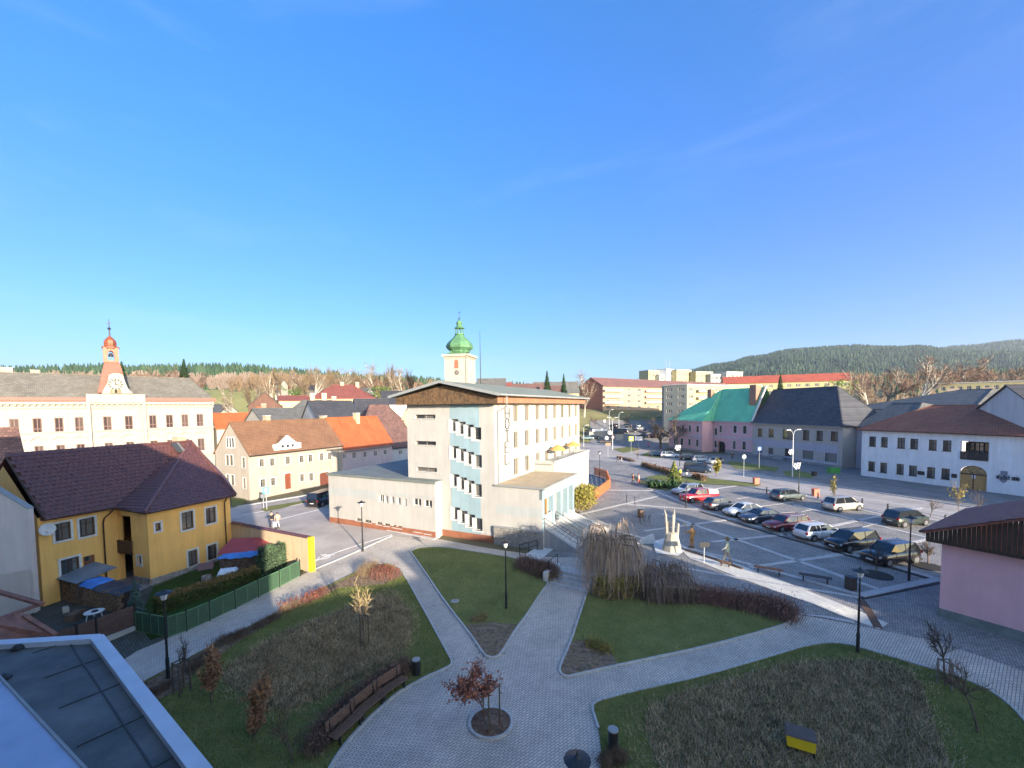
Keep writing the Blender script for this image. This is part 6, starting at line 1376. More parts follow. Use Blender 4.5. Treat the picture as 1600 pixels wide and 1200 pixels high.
for a, b, yt, yb, m_, lb in ((1013, 1034, 579, 594, M_YEF, 'yellow lift house far above the apricot block'), (1041, 1052, 577, 592, M_WHT, 'white rooftop hut with two aerials'), (1057, 1080, 578, 594, M_YEF, 'yellow rooftop box in the middle of the far blocks'),
                             (1087, 1113, 581, 594, M_YEF, 'bright yellow far block before the hill'), (1135, 1160, 581, 594, M_W2, 'white far block before the hill'), (1030, 1058, 586, 596, M_W2, 'low pale block under the rooftop hut'), (1110, 1136, 585, 596, M_GR2, 'grey far block before the hill')):
    t, f_, l_, H = flats('far_block', lb, a, b, 300, 306, yt, 620, None, 9, m_, M_KERB, 4, 4)
    if 'aerials' in lb:
        for x in (l_*.3, l_*.8): MB().tube([(x, 2, H), (x, 2, H+7)], .12, 4).build('aerial', M_METG, t)
# ================================================================ HOUSES BEHIND THE VIEWER (they throw the shade over the park)
def su(u, s): return (u*.835-s*.55, u*.55+s*.835)
def shade_house(name, label, u0, u1, s0, D, H, ridge, m, rm_, kind='gable', z=0.):  # unseen houses, sized so their roof lines set the shadow edges
    x, y = su(u0, s0); fr__ = Frame(Vector((x, y, z)), atan2(.55, .835)); f2 = Frame(fr__.w(u1-u0, 0), fr__.ang+pi)
    return house(name, label, 'house', f2, u1-u0, D, H, m, [(1.5+3*i, 3, 1.1, 1.5) for i in range(int((u1-u0-1)/3))], (), (), 'plain', dict(type=kind, h=ridge, m=rm_, over=.25, gover=.0, gutter=False, hipl=4, hipr=4))
en = Vector((.81, -.586, 0)); nn = Vector((.586, .81, 0)); ang_e = atan2(-.586, .81)
pbr = Vector((0, 0, 0)) + en*8 - nn*.8
ob = Frame(Vector((pbr.x, pbr.y, 0)), ang_e+pi)
blk = thing('apartment_block', 'tall rendered block on whose top floor the viewer stands', 'block of flats', ob.A, ob.ang)
MB().box(0, 0, -1, 43, 12, 19.1).build('wall', M_W2, blk); MB().box(-.2, -.2+.0, 19.1, 43.2, 12.2, 19.3).build('roof', M_FELT, blk)
shade_house('back_house', 'long house with a level tiled roof behind the viewer, unseen and shaped to shade the park, nearest the block', 1.8, 12, -22, 10, 9, 13.9, M_Y2, T_RED, z=.4)
shade_house('back_house', 'taller house with a tiled roof behind the viewer, unseen and shaped for its shadow, second from the block', 12, 21, -22, 10, 9, 15.6, M_BEIGE, T_BROWN, z=.4)
shade_house('back_house', 'unseen white house shaped for its shadow, trees behind it, third from the block', 21, 31.0, -22, 10, 9, 15.8, M_W2, T_DARK, z=.4)
shade_house('back_house', 'unseen low block added in the gap behind the viewer to end the strip of sun', 31.02, 33.1, -22, 6, 7.0, 8.9, M_W2, T_GREY)  # added filler whose top decides where the strip of sun ends
shade_house('back_house', 'narrow unseen house right of the low block behind the viewer, shaped for its shadow', 33.12, 38, -22, 9, 9, 14.2, M_Y2, T_RED)
for i, (u, s, h) in enumerate([(21.5, -34, 19), (24.2, -35, 20), (26, -34, 19), (23, -37, 19.6)]):
    x, y = su(u, s); tree('pine_tree', 'pine', i % 3+1, (x, y, 0), h, ['leftmost', 'tallest', 'middle', 'rear', 'rightmost'][i]+' pine behind the houses at the viewer\'s back', ws=.9)
x, y = su(77.3, -12); f_ = Frame(Vector((x, y, 0)), atan2(.55, .835)); f2 = Frame(f_.w(34, 0), f_.ang+pi)
house('street_house', 'tall street house outside the picture that shades the pavement', 'house', f2, 34, 12, 11, M_BEIGE, (), (), (), 'plain', dict(type='gable', h=15.5, m=T_RED, over=.3, gutter=False))
# ---- low roof below the window, bottom left
M_FELTG = mat('bitumen_roof_felt', (.15, .16, .155), .75, 0, .8, .35, 10, col2=(.055, .062, .06), detail=9); M_ZINC = mat('pale_zinc_edge', (.50, .56, .64), .5, .12, 1.5); M_BLUEM = mat('pale_blue_membrane', (.36, .45, .62), .6, .15, .8, .1, 8)
LZ = 7.0; c1 = onz(152, 1002, LZ); t0 = (c1.xy).dot(en.xy); nf = (c1.xy).dot(nn.xy); c0 = onz(-40, 1014, LZ)
lr = thing('low_roof', 'low felted roof with pale metal edge below the window at the lower left', 'roof', (0, 0, 0))
W2 = lambda t, n, z=LZ: tuple(en*t+nn*n+Vector((0, 0, z)))
m_ = MB(); tl0 = -24.; cl = Vector((c0.x, c0.y, LZ)); c2 = onz(305, 1202, LZ); c2 = c1+(c2-c1)*1.9; pe = [(c0.x, c0.y), (c1.x, c1.y), (c2.x, c2.y), W2(9, -1)[:2], W2(-26, -1)[:2]]
m_.prism(pe[::-1], -1, LZ); m_.build('wall', M_GR2, lr)
m_ = MB(); m_.poly([(a, b, LZ+.01) for a, b in pe[::-1]]); m_.build('roof_felt', M_FELTG, lr)
A2 = Vector((c0.x, c0.y, LZ+.08)); B2 = Vector((c1.x, c1.y, LZ+.08)); c2 = onz(305, 1202, LZ); c2 = c1+(c2-c1)*1.9; C2 = Vector((c2.x, c2.y, LZ+.08))
MB().beam(A2, B2-Vector((.0, 0, 0)), .30, .16).build('roof_edge', M_ZINC, lr); MB().beam(B2+Vector((0, 0, .003)), C2+Vector((0, 0, .003)), .30, .16).build('roof_edge', M_ZINC, lr)
m_ = MB()
for n_ in (2.35,): m_.beam(W2(-19, n_, LZ+.02), W2(8, n_, LZ+.02), .03, .02)
for k in range(14): m_.beam(W2(-18.5+k*2, 1.6, LZ+.02), W2(-18.5+k*2, nf, LZ+.02), .025, .018)
m_.build('felt_seams', M_FRD, lr)
i1 = onz(0, 1066, LZ); i2 = onz(127, 1205, LZ); dd = (i2-i1).normalized(); i0 = i1-dd*3; i3 = i2+dd*14
m_ = MB(); nb = nn*2.0; v = [i0, i3, i3-nb*1, i0-nb*1]; m_.add([(p.x, p.y, LZ+.02) for p in v]+[(p.x, p.y, LZ+.14) for p in v], [(4, 7, 6, 5)[::-1], (0, 1, 5, 4), (1, 2, 6, 5), (2, 3, 7, 6), (3, 0, 4, 7)]); m_.build('membrane_strip', M_BLUEM, lr)
MB().beam((i0.x, i0.y, LZ+.15), (i3.x, i3.y, LZ+.15), .05, .04).build('flashing', M_METG, lr)
for px, py in ((28, 1014), (5, 1061)):
    p = onz(px, py, LZ+.02); MB().lathe([(.16, 0), (.16, .05), (.05, .14)], 8, tuple(p)).build('roof_vent', M_BLK, lr)
# ---- pale neighbour wall at the left edge and tiled porch roofs
fwl = Frame(Vector((-29.6, 28.6, 0)), radians(52)); 
A_ = G(54, 935)*.93; A_.z = 0; B_ = A_+Vector((-14, -3.2, 0)); fn = Frame(Vector((B_.x, B_.y, 0)), atan2(A_.y-B_.y, A_.x-B_.x)); nl = (A_-B_).xy.length; ze = fn.loc(41.5, 796)[1]; zl = fn.loc(0, 769)[1]; xl_ = fn.loc(0, 769)[0]
wn = thing('neighbour_house', 'plain pale rendered gable wall at the left edge', 'house', fn.A, fn.ang)
slp = (zl-ze)/(nl-xl_); m_ = MB(); v = [(0, 0, -1), (nl, 0, -1), (nl, 0, ze), (nl-5, 0, ze+slp*5), (0, 0, ze)]; m_.add(v+[(a, .4, c) for a, b, c in v], [(0, 1, 2, 3, 4), (1, 6, 7, 2), (2, 7, 8, 3), (3, 8, 9, 4), (9, 8, 7, 6, 5)]); m_.build('wall', plaster('pale_grey_render', (.66, .58, .55), .12), wn)
MB().beam((nl+.03, .18, ze+.03), (nl-5, .18, ze+slp*5+.03), .5, .05).build('coping', M_METG, wn)
# roof and wall seen above it, left of the yellow house
fz, zl_ = frameY(-60, 37, 34, 40, 1); f_ = back_house('brick_house', 'reddish tiled house squeezed behind the left edge of the yellow house', -80, 34, 37.5, 41, 758, 672, 9, M_PINKB, T_MOT)
pw = thing('porch_roof', 'old red tiled porch gable in the lower left corner', 'roof', (0, 0, 0)); M_OLDT = mat('old_red_tile', (.26, .12, .085), .85, .4, 2, .5, 18); 
p1, p2, p3, p4 = onz(-60, 905, 4.6), onz(64, 944, 3.7), onz(-60, 980, 4.6), onz(64, 960, 3.5)
m_ = MB(); a, b = onz(-90, 900, 5.2), onz(66, 944, 3.6); c, d = onz(-90, 985, 4.9), onz(50, 955, 3.4)
m_.beam(a, b, .25, .14); m_.beam(onz(-90, 1000, 4.3), onz(60, 945, 3.5), .25, .14); m_.build('verge', M_OLDT, pw)
rt = [onz(-60, 1010, 3.9), onz(-60, 965, 4.6), onz(38, 962, 3.6), onz(86, 992, 2.7), onz(66, 1000, 2.6), onz(20, 1040, 2.4)]
m_ = MB(); m_.poly([tuple(p) for p in rt]); m_.build('roof', M_OLDT, pw); tm = MB(); facet_tiles(tm, [tuple(rt[0]), tuple(rt[2]), tuple(rt[1])], .25, .28, r=random.Random(5)); facet_tiles(tm, [tuple(rt[0]), tuple(rt[5]), tuple(rt[2])], .25, .28, r=random.Random(5)); facet_tiles(tm, [tuple(rt[5]), tuple(rt[3]), tuple(rt[2])], .25, .28, r=random.Random(6)); tm.build('roof_tiles', M_OLDT, pw, kind='stuff')
MB().beam(onz(38, 962, 3.65), onz(86, 992, 2.75), .22, .14).build('verge', M_OLDT, pw)
m_ = MB(); q = [onz(-90, 1000, 1.), onz(62, 950, .6)]; m_.poly([(q[0].x, q[0].y, 0), (q[1].x, q[1].y, 0), (q[1].x, q[1].y, 3.4), (q[0].x, q[0].y, 4.2)]); m_.build('wall', plaster('porch_wall', (.5, .45, .42), .15), pw)

# ================================================================ CARS
def paint(name, c, rough=.28, metal=.3): return mat('paint_'+name, c, rough, .04, 3, coat=.6, metal=metal, spec=.6)
M_TYRE = mat('tyre', (.02, .02, .02), .85, .1, 8); M_RIM = mat('wheel_rim', (.35, .36, .38), .35, .1, 8, metal=.7); M_CG = mat('car_glass', (.015, .018, .022), .06, 0, spec=.9); M_HL = mat('headlight_glass', (.5, .52, .55), .12, .1, 9, spec=.9)
M_TL = mat('tail_light_red', (.35, .015, .015), .2, .1, 9); M_BPL = mat('black_plastic', (.025, .025, .027), .6, .1, 9); M_PLATE = mat('licence_plate', (.6, .6, .58), .5, .1, 20)
ST = {  # L, W, H, belt, hood front z, a0, a1, a2, a3, deck z, deck len
 'hatch': (4.05, 1.74, 1.47, .93, .74, 1.02, .38, -1.32, -1.86, None), 'wagon': (4.6, 1.8, 1.49, .95, .72, 1.15, .45, -1.75, -2.12, None), 'sedan': (4.55, 1.78, 1.43, .94, .70, 1.05, .35, -.95, -1.75, .98),
 'suv': (4.4, 1.84, 1.66, 1.05, .88, 1.1, .5, -1.6, -2.02, None), 'mpv': (4.5, 1.82, 1.68, 1.02, .82, 1.45, .6, -1.75, -2.1, None), 'coupe': (4.5, 1.8, 1.42, .92, .68, 1.0, .25, -1.1, -1.95, 1.0), 'pickup': (5.0, 1.84, 1.76, 1.08, .95, 1.2, .6, -.7, -.95, 1.02), 'van': (4.9, 1.95, 1.95, 1.2, .95, 1.75, 1.1, -2.2, -2.4, None)}
CARD = {}
def car_data(style):
    if style in CARD: return CARD[style]
    Lc, W, H, be_, hz, a0, a1, a2, a3, deck = ST[style]; h = Lc/2; hw = W/2
    xs = [h, h-.06, h-.22, h-.5, a0+.15, a0-.1, a1-.3, 0, a2+.2, a3+.05, -h+.28, -h+.08, -h]
    xs = sorted(set(round(x, 3) for x in xs), reverse=True); m_ = MB(); n = 9
    for x in xs:
        e = max(0, (abs(x)-(h-.55))/.55); wd = hw*(1-.20*e**2.2); zl = .22+.12*e**2
        if x > a0: t = (h-x)/(h-a0); zt = hz+(be_-hz)*min(1, t)**.8 - (.16*max(0, 1-(h-x)/.1) if x > h-.1 else 0)
        elif x < a3: t = min(1, (a3-x)/max(.05, h+a3)); zt = (deck or be_) - .06*t - (.12 if x <= -h+.001 else 0)
        else: zt = be_
        m_.v += [(x, -wd*.90, zl), (x, -wd*.99, zl+.16), (x, -wd, (zl+zt)*.5), (x, -wd*.96, zt-.10), (x, -wd*.86, zt)] + [(x, 0, zt+.035)] + [(x, wd*.86, zt), (x, wd*.96, zt-.10), (x, wd, (zl+zt)*.5), (x, wd*.99, zl+.16), (x, wd*.90, zl)]
    n = 11; k = len(xs)
    for i in range(k-1):
        for j in range(n-1): m_.f.append((i*n+j, (i+1)*n+j, (i+1)*n+j+1, i*n+j+1))
        m_.f.append((i*n+n-1, (i+1)*n+n-1, (i+1)*n, i*n))
    m_.f.append(tuple(range(n))[::1]); m_.f.append(tuple((k-1)*n+j for j in range(n-1, -1, -1)))
    D_ = {'body': m_}
    g = MB(); wb, wt = hw*.87, hw*.70; zt = H-.035
    X0, X1, X2, X3 = a0, a1, a2, a3; zb_ = be_-.02
    g.add([(X0, -wb*.94, zb_), (X0, wb*.94, zb_), (X1, -wt, zt), (X1, wt, zt), (X2, -wt, zt), (X2, wt, zt), (X3, -wb*.94, zb_), (X3, wb*.94, zb_), (0, -wb, zb_), (0, wb, zb_)],
          [(0, 1, 3, 2), (6, 4, 5, 7), (0, 2, 4, 6, 8), (1, 9, 7, 5, 3), (2, 3, 5, 4)]); D_['windows'] = g
    r = MB(); r.add([(X1+.06, -wt*.95, zt-.01), (X1+.06, wt*.95, zt-.01), (X1-.15, -wt*1.02, zt+.01), (X1-.15, 0, H+.02), (X1-.15, wt*1.02, zt+.01), (X2+.1, -wt*1.02, zt+.01), (X2+.1, 0, H+.0), (X2+.1, wt*1.02, zt+.01), (X2-.03, -wt*.95, zt-.02), (X2-.03, wt*.95, zt-.02)],
          [(0, 1, 4, 3, 2), (2, 3, 6, 5), (3, 4, 7, 6), (5, 6, 7, 9, 8)])
    for s in (-1, 1):
        r.beam((X0+.02, s*wb*.93, zb_), (X1, s*wt*.98, zt), .075, .06); r.beam((X3, s*wb*.94, zb_), (X2, s*wt*.98, zt), .14 if deck is None else .1, .07)
        xm = (X1+X2)/2; r.beam((xm+.05, s*wb*.995, zb_), (xm, s*wt*1.0, zt), .07, .03)
        if Lc > 4.5 and deck is None: r.beam((X2+.75, s*wb*.985, zb_), (X2+.65, s*wt*1.0, zt), .08, .03)
    D_['roof'] = r
    wx = (h-.82, -h+.80); wr = .33 if H < 1.6 else .36; ar = MB()
    for x in wx:
        for s in (-1, 1):
            o = len(ar.v); c = 12
            for j in range(c+1): a = pi*j/c; ar.v += [(x+cos(a)*(wr+.07), s*(hw*.98), .30+sin(a)*(wr+.07)), (x+cos(a)*(wr+.07), s*(hw*1.008), .30+sin(a)*(wr+.07))]
            ar.v += [(x, s*hw*1.008, .3)]
            for j in range(c): ar.f.append((o+2*j, o+2*j+2, o+2*j+3, o+2*j+1)); ar.f.append((o+2*j+1, o+2*j+3, len(ar.v)-1))
    D_['wheel_arches'] = ar
    t = MB(); o = 0
    def disc(mb, r_, y0, y1, n=14):
        o = len(mb.v)
        for j in range(n): a = 2*pi*j/n; mb.v += [(cos(a)*r_, y0, sin(a)*r_), (cos(a)*r_, y1, sin(a)*r_)]
        for j in range(n): q = (j+1) % n; mb.f.append((o+2*j, o+2*q, o+2*q+1, o+2*j+1))
        mb.f.append(tuple(o+2*j for j in range(n-1, -1, -1))); mb.f.append(tuple(o+2*j+1 for j in range(n)))
    disc(t, wr, -.1, .1); rmm = MB(); disc(rmm, wr*.62, .1, .115, 10)
    for j in range(5): a = 2*pi*j/5; rmm.beam((0, .12, 0), (cos(a)*wr*.6, .12, sin(a)*wr*.6), .05, .03)
    D_['_w'] = (t, rmm, wx, wr)
    lo2 = MB(); lo2.box(-h+.02, -hw*.9, .2, -h+.2, hw*.9, .38); D_['rear_bumper'] = lo2; low = MB(); low.box(h-.22, -hw*.86, .22, h-.01, hw*.86, .36); D_['front_bumper'] = low; gr_ = MB(); gr_.box(h-.05, -hw*.4, hz-.26, h+.005, hw*.4, hz-.14); D_['grille'] = gr_
    CARD[style] = ({q: v.data(q, None, q == 'body') for q, v in D_.items() if not q.startswith('_')}, t.data('wheel', M_TYRE), rmm.data('rim', M_RIM), wx, wr); return CARD[style]
CMESH = {}
def car(style, pt, px, py, yaw, label, group='cars parked on the square', cat='car', roofbars=False, sc=1., name='parked_car', g=None):
    D_, wm, rmm, wx, wr = car_data(style); Lc, W, H, be_, hz, a0, a1, a2, a3, deck = ST[style]; h = Lc/2; hw = W/2
    p = g if g is not None else G(px, py); t = thing(name, label, cat, (p.x, p.y, p.z+.02), yaw, group); t.scale = (sc,)*3
    for q, mm in (('body', pt), ('windows', M_CG), ('roof', pt), ('wheel_arches', M_BPL), ('front_bumper', M_BPL), ('rear_bumper', M_BPL), ('grille', M_BPL)):
        me = D_[q]
        if not me.materials: me.materials.append(mm)
        o = link(q, me, t); o.material_slots[0].link = 'OBJECT'; o.material_slots[0].material = mm
    for x in wx:
        for s in (-1, 1):
            o = link('wheel', wm, t, loc=(x, s*(hw-.07), wr-.01)); o.scale = (1, s, 1); link('rim', rmm, o)
    key = style
    if key not in CMESH:
        a = MB(); a.box(-.09, -.19, -.07, .05, .19, .07); b = MB(); b.box(-.05, -.12, -.11, .06, .12, .11); c = MB(); c.box(-.012, -.26, -.055, .012, .26, .055); d = MB(); d.box(-.08, -.09, -.06, .06, .09, .07); e = MB(); e.box(-.008, -.006, 0, .008, .006, be_-.36)
        f = MB(); f.box(-.1, -.012, -.015, .1, .012, .015)
        CMESH[key] = [x.data(n, m) for x, n, m in ((a, 'headlight', M_HL), (b, 'tail_light', M_TL), (c, 'licence_plate', M_PLATE), (d, 'mirror', M_BPL), (e, 'door_gap', M_BPL), (f, 'door_handle', M_BPL))]
    a, b, c, d, e, f = CMESH[key]
    for s in (-1, 1):
        o = link('headlight', a, t, loc=(h-.13, s*hw*.66, hz-.10)); o.rotation_euler.z = -s*.35
        link('tail_light', b, t, loc=(-h+.07, s*hw*.80, .80 if H < 1.6 else .92)); link('mirror', d, t, loc=(a0-.2, s*(hw*.98), be_+.04))
        for x in ((a0-.45), (a1+a2)/2+.0, a2+.55 if style not in ('coupe', 'pickup') else a2+.3): link('door_gap', e, t, loc=(x, s*hw*1.0, .34))
        for x in ((a1+a2)/2+.22, (a1+a2)/2-.72): link('door_handle', f, t, loc=(x, s*hw*.985, be_-.14))
    link('licence_plate', c, t, loc=(h+.01, 0, .45)); link('licence_plate', c, t, loc=(-h-.0, 0, .62))
    if roofbars:
        m_ = MB()
        for s in (-1, 1): m_.tube([(a1-.2, s*hw*.66, H-.01), (a1-.3, s*hw*.66, H+.06), (a2+.2, s*hw*.66, H+.05), (a2+.1, s*hw*.66, H-.02)], .022, 5)
        m_.build('roof_rails', M_METG, t)
    return t
P_SIL = paint('silver', (.40, .42, .44)); P_WHT = paint('white', (.62, .63, .64), .3, 0); P_BLK = paint('black', (.012, .012, .015), .2, .1); P_NAV = paint('navy', (.03, .05, .085)); P_RED = paint('red', (.52, .02, .03), .25, .1); P_BOR = paint('bordeaux', (.17, .015, .025))
P_GRY = paint('grey', (.10, .105, .115)); P_GRN = paint('grey_green', (.12, .14, .13)); P_CRM = paint('cream_silver', (.52, .49, .42)); P_BLU = paint('blue', (.04, .09, .16)); P_ORG = paint('orange_tan', (.48, .30, .18)); P_DGN = paint('dark_green', (.035, .05, .045)); P_TEAL = paint('pale_teal', (.25, .36, .36))
YA = atan2(-.23, -.97); YB = atan2(.23, .97)
car('wagon', P_SIL, 1075, 772, YA+.05, 'silver car at the far end of the front parking row beside the red pickup')
car('pickup', P_RED, 1092, 783, YA, 'bright red pickup with a pale cover on its load bed')
car('hatch', P_GRY, 1125, 795, YB+.0, 'dark grey hatchback between the red pickup and the white coupe')
car('coupe', P_WHT, 1161, 805, YA, 'white sedan facing the square, right of the dark grey hatchback')
car('sedan', P_NAV, 1189, 815, YA, 'dark navy sedan between the white sedan and the dark red estate')
car('wagon', P_BOR, 1229, 827, YA, 'dark red estate car with roof rails', roofbars=True)
car('wagon', P_WHT, 1279, 841, YB, 'white-silver estate parked with its rear window to the square', roofbars=True)
car('mpv', P_BLK, 1331, 857, YA, 'black family van-like car right of the white estate')
car('suv', P_BLK, 1391, 878, YA, 'black car at the near end of the front row beside the lamp post')
car('wagon', P_GRN, 1231, 781, YB, 'grey-green estate standing alone behind the front row')
car('mpv', P_CRM, 1316, 797, YB, 'pale silver people carrier in the second row by the road')
car('mpv', P_DGN, 1415, 820, YB, 'very dark green people carrier with bright red tail light in the second row')
p_ = G(1092, 783); t = thing('load_cover', 'pale rounded hard cover over the bed of the red pickup', 'cover', (p_.x, p_.y, p_.z+.9), YA)
m_ = MB(); m_.add([(x, s*w_, z) for x, w_, z in ((-.98, .84, .18), (-.98, .66, .80), (-2.42, .84, .16), (-2.42, .62, .66)) for s in (-1, 1)], [(0, 4, 6, 2), (1, 3, 7, 5), (2, 6, 7, 3), (4, 5, 7, 6), (0, 2, 3, 1)]); m_.build('shell', mat('cream_shell', (.6, .5, .42), .4, .1, 2), t)
GS = 'cars on and beside the street'
YR = atan2(-.87, .48)
car('van', P_NAV, 1090, 738, YR+.5, 'dark blue minivan on the street in front of the cream cars', GS); car('wagon', P_WHT, 1047, 715, YR+.75, 'white estate at the kerb left of the pink house arch', GS); car('hatch', P_BLU, 1027, 713, YR+.75, 'blue car just left of the white estate at the kerb', GS)
car('suv', P_BLK, 1077, 719, YR+.8, 'black car between the white estates by the pink house', GS); car('wagon', P_SIL, 1098, 722, YR+.85, 'silver-white car parked beside the cream hatchback', GS); car('hatch', P_CRM, 1117, 725, YA+.25, 'cream hatchback nearest the pink house archway', GS)
car('sedan', P_ORG, 947, 693, pi-.15, 'tan car driving past the far lawn beside the hotel end', GS); car('sedan', P_TEAL, 918, 687, -.1, 'pale blue-grey car at the hotel end of the street', GS); car('hatch', P_BLK, 930, 686, -.1, 'black car beside the blue-grey one at the hotel end', GS)
for i, (x, y, p, lb) in enumerate([(972, 672, P_NAV, 'navy car in the shaded far car park, left'), (985, 676, P_BLK, 'black car in the shaded far car park under the sign'), (1000, 672, P_SIL, 'silver car in the far car park below the green fence'), (1010, 677, P_NAV, 'dark blue car in the far car park by the bare tree'), (1024, 667, P_WHT, 'white car at the back of the far car park'),
                                  (996, 660, P_TEAL, 'pale car by the green fence of the far car park'), (960, 668, P_BLK, 'dark car left in the far car park'), (1019, 684, P_BOR, 'dark red car in the far car park near the pink walker'), (1005, 684, P_BLK, 'black car in the far car park near the crossing'), (978, 664, P_GRY, 'grey car beside the dark kiosk roof')]):
    B = atY(x, y, 122 + i % 3*4); B.z = TOWN; B = G(x, max(y, 668)); car(['hatch', 'wagon', 'sedan'][i % 3], p, 0, 0, .3*i, lb, 'cars in the far car park', g=B)
car('van', P_BLK, 506, 788, U+.25, 'black van half hidden behind the hotel annex', None, 'van')
# ================================================================ STREET FURNITURE
M_IRON = mat('black_iron', (.02, .021, .023), .5, .15, 8); M_OPAL = mat('opal_glass', (.72, .74, .76), .3, .05, 6); M_BROWNW = mat('brown_bench_wood', (.16, .09, .055), .7, .3, 5, .2, 30); M_DKW = mat('dark_bench_wood', (.06, .045, .04), .7, .3, 5); M_ORNW = mat('orange_bench_wood', (.30, .12, .045), .7, .3, 5)
def mk_lamp():
    t = thing('park_lamp', '', 'street lamp', (0, 0, 0), 0, 'park lamps with dark hats')
    MB().lathe([(.085, -.3), (.085, 1.15), (.06, 1.2), (.055, 2.6), (.045, 2.65), (.04, 4.25)], 8).build('pole', M_IRON, t)
    MB().lathe([(.10, 0), (.13, .08), (.19, .32), (.19, .34)], 12, (0, 0, 4.25)).build('lantern', M_OPAL, t, smooth_=False)
    MB().lathe([(.37, .0), (.36, .02), (.12, .10), (.03, .17), (.012, .26)], 14, (0, 0, 4.60)).build('hat', M_IRON, t)
    b_ = MB()
    for k in range(4): a = pi/4+k*pi/2; b_.beam((cos(a)*.1, sin(a)*.1, 4.25), (cos(a)*.2, sin(a)*.2, 4.6), .015)
    b_.build('bracket', M_IRON, t); return t
lamp0 = None
for px, py, lb in ((263, 1062, 'tall park lamp by the left path in front of the green fence'), (791, 952, 'park lamp in the middle of the triangular lawn'), (1340, 1022, 'park lamp at the edge of the right lawn by the paved square'), (1420, 907, 'lamp at the near end of the parked cars'),
                   (567, 862, 'thin lamp standing in the sun before the hotel annex'), (1072, 794, 'lamp in front of the silver car and the red pickup'), (1248, 772, 'lamp behind the grey-green estate'), (937, 746, 'lamp by the orange-red fence beside the hotel'), (1062, 729, 'far lamp on the street before the pink house')):
    g = G(px, py)
    if lamp0 is None: lamp0 = mk_lamp(); lamp0.location = g; lamp0['label'] = lb
    else: clone(lamp0, g, .3, lb)
g = onz(902, 1181, 4.72); clone(lamp0, (g.x, g.y, 0), .2, 'lamp seen from above at the bottom edge, only its dark round hat in view')
def street_lamp(px, py, h_py, lb, arms=2):
    g = G(px, py); h = zat(g, h_py)-g.z; t = thing('street_lamp', lb, 'street lamp', g, .4, 'tall white street lamps')
    MB().tube([(0, 0, 0), (0, 0, h-.8)], [.11, .07], 8).build('pole', M_METW, t)
    for s in ([-1, 1] if arms == 2 else [1]): MB().tube([(0, 0, h-.9), (s*.35, 0, h-.35), (s*.9, 0, h-.08)], .045, 5).build('arm', M_METW, t); MB().box(min(s*.8, s*1.9), -.14, h-.12, max(s*.8, s*1.9), .14, h+.02).build('lamp_head', M_METW, t)
M_METW = mat('white_grey_metal', (.48, .49, .49), .5, .1, 3)
street_lamp(957, 703, 652, 'double-armed street lamp on the far lawn by the hotel end'); street_lamp(1238, 746, 671, 'double-armed white street lamp before the grey-beige house')
street_lamp(967, 680, 644, 'tall single pole beyond the far lawn', 1); street_lamp(952, 672, 640, 'second tall pole left of the double-armed lamp', 1); street_lamp(912, 698, 664, 'short lamp pole at the hotel end', 1)
def star(px, py, Y, r_, lb):
    p = atY(px, py, Y); t = MB(); r_ *= .72
    for k in range(3): a = pi*k/3+.2; t.beam((cos(a)*-r_, 0, sin(a)*-r_), (cos(a)*r_, 0, sin(a)*r_), .1, r_*.16)
    for k in range(6): a = pi*k/3+.2; t.beam((cos(a)*r_*.6, 0, sin(a)*r_*.6), (cos(a+.35)*r_*.9, 0, sin(a+.35)*r_*.9), .1, r_*.14).beam((cos(a)*r_*.6, 0, sin(a)*r_*.6), (cos(a-.35)*r_*.9, 0, sin(a-.35)*r_*.9), .1, r_*.14)
    o = t.build('snowflake_ornament', M_OPAL); o.location = p; tag(o, lb, 'decoration', 'snowflake ornaments on the lamps')
Ya = G(957, 703).y; Yb = G(1238, 746).y; Yc = G(1062, 729).y
star(953, 676, Ya-.3, 1.0, 'white snowflake ornament on the double-armed lamp by the hotel end, upper one'); star(948, 684.5, Ya-.3, .9, 'white snowflake ornament low on the double-armed lamp by the hotel end'); star(1236, 706, Yb-.3, .7, 'white snowflake ornament high on the lamp before the grey house'); star(1245, 728, G(1248, 772).y-.2, .7, 'white snowflake ornament on the park lamp near the grey-green estate'); star(1059, 699.5, Yc-.3, .9, 'white snowflake ornament on the lamp before the pink house')
def sign(px, py, top, lb, shape, col, w_=.35, cat='sign', m2=None):
    g = G(px, py); h = zat(g, top)-g.z; t = thing('road_sign', lb, cat, g, .1); MB().tube([(0, 0, 0), (0, 0, h)], .035, 6).build('pole', M_METW, t); m_ = MB()
    if shape == 'round': n = 14; m_.add([(cos(2*pi*k/n)*w_, e, h-w_+sin(2*pi*k/n)*w_) for e in (-.06, -.04) for k in range(n)], [tuple(range(n)), tuple(range(2*n-1, n-1, -1))]+[(k, k+n, (k+1) % n+n, (k+1) % n) for k in range(n)])
    else: m_.box(-w_, -.06, h-w_*2*(1 if shape == 'sq' else .5), w_, -.04, h)
    m_.build('panel', mat('sign_'+col[0], col[1], .4, .05, 5), t)
    if m2: MB().box(-w_*.45, -.075, h-w_*1.5, w_*.45, -.062, h-w_*.5).build('symbol', mat('sign_'+m2[0], m2[1], .4, 0), t)
sign(986, 708, 682, 'bright yellow-green pedestrian crossing sign on a pole', 'sq', ('lime', (.55, .75, .03)), .62, m2=('blue', (.03, .12, .45))); sign(957.5, 702, 681, 'round red-rimmed sign on the lamp pole by the far lawn', 'round', ('pale_red', (.6, .25, .25)), .42)
sign(1186, 733, 698, 'blue parking sign before the grey-beige house', 'sq', ('blue', (.08, .18, .5)), .42, m2=('white', (.7, .7, .7))); sign(417, 797, 761, 'blue square sign on the green traffic island at the left', 'sq', ('cyan', (.15, .42, .6)), .42, m2=('white', (.7, .7, .7))); sign(412, 795, 771, 'round sign seen from behind on the traffic island at the left', 'round', ('grey', (.22, .23, .24)), .33)
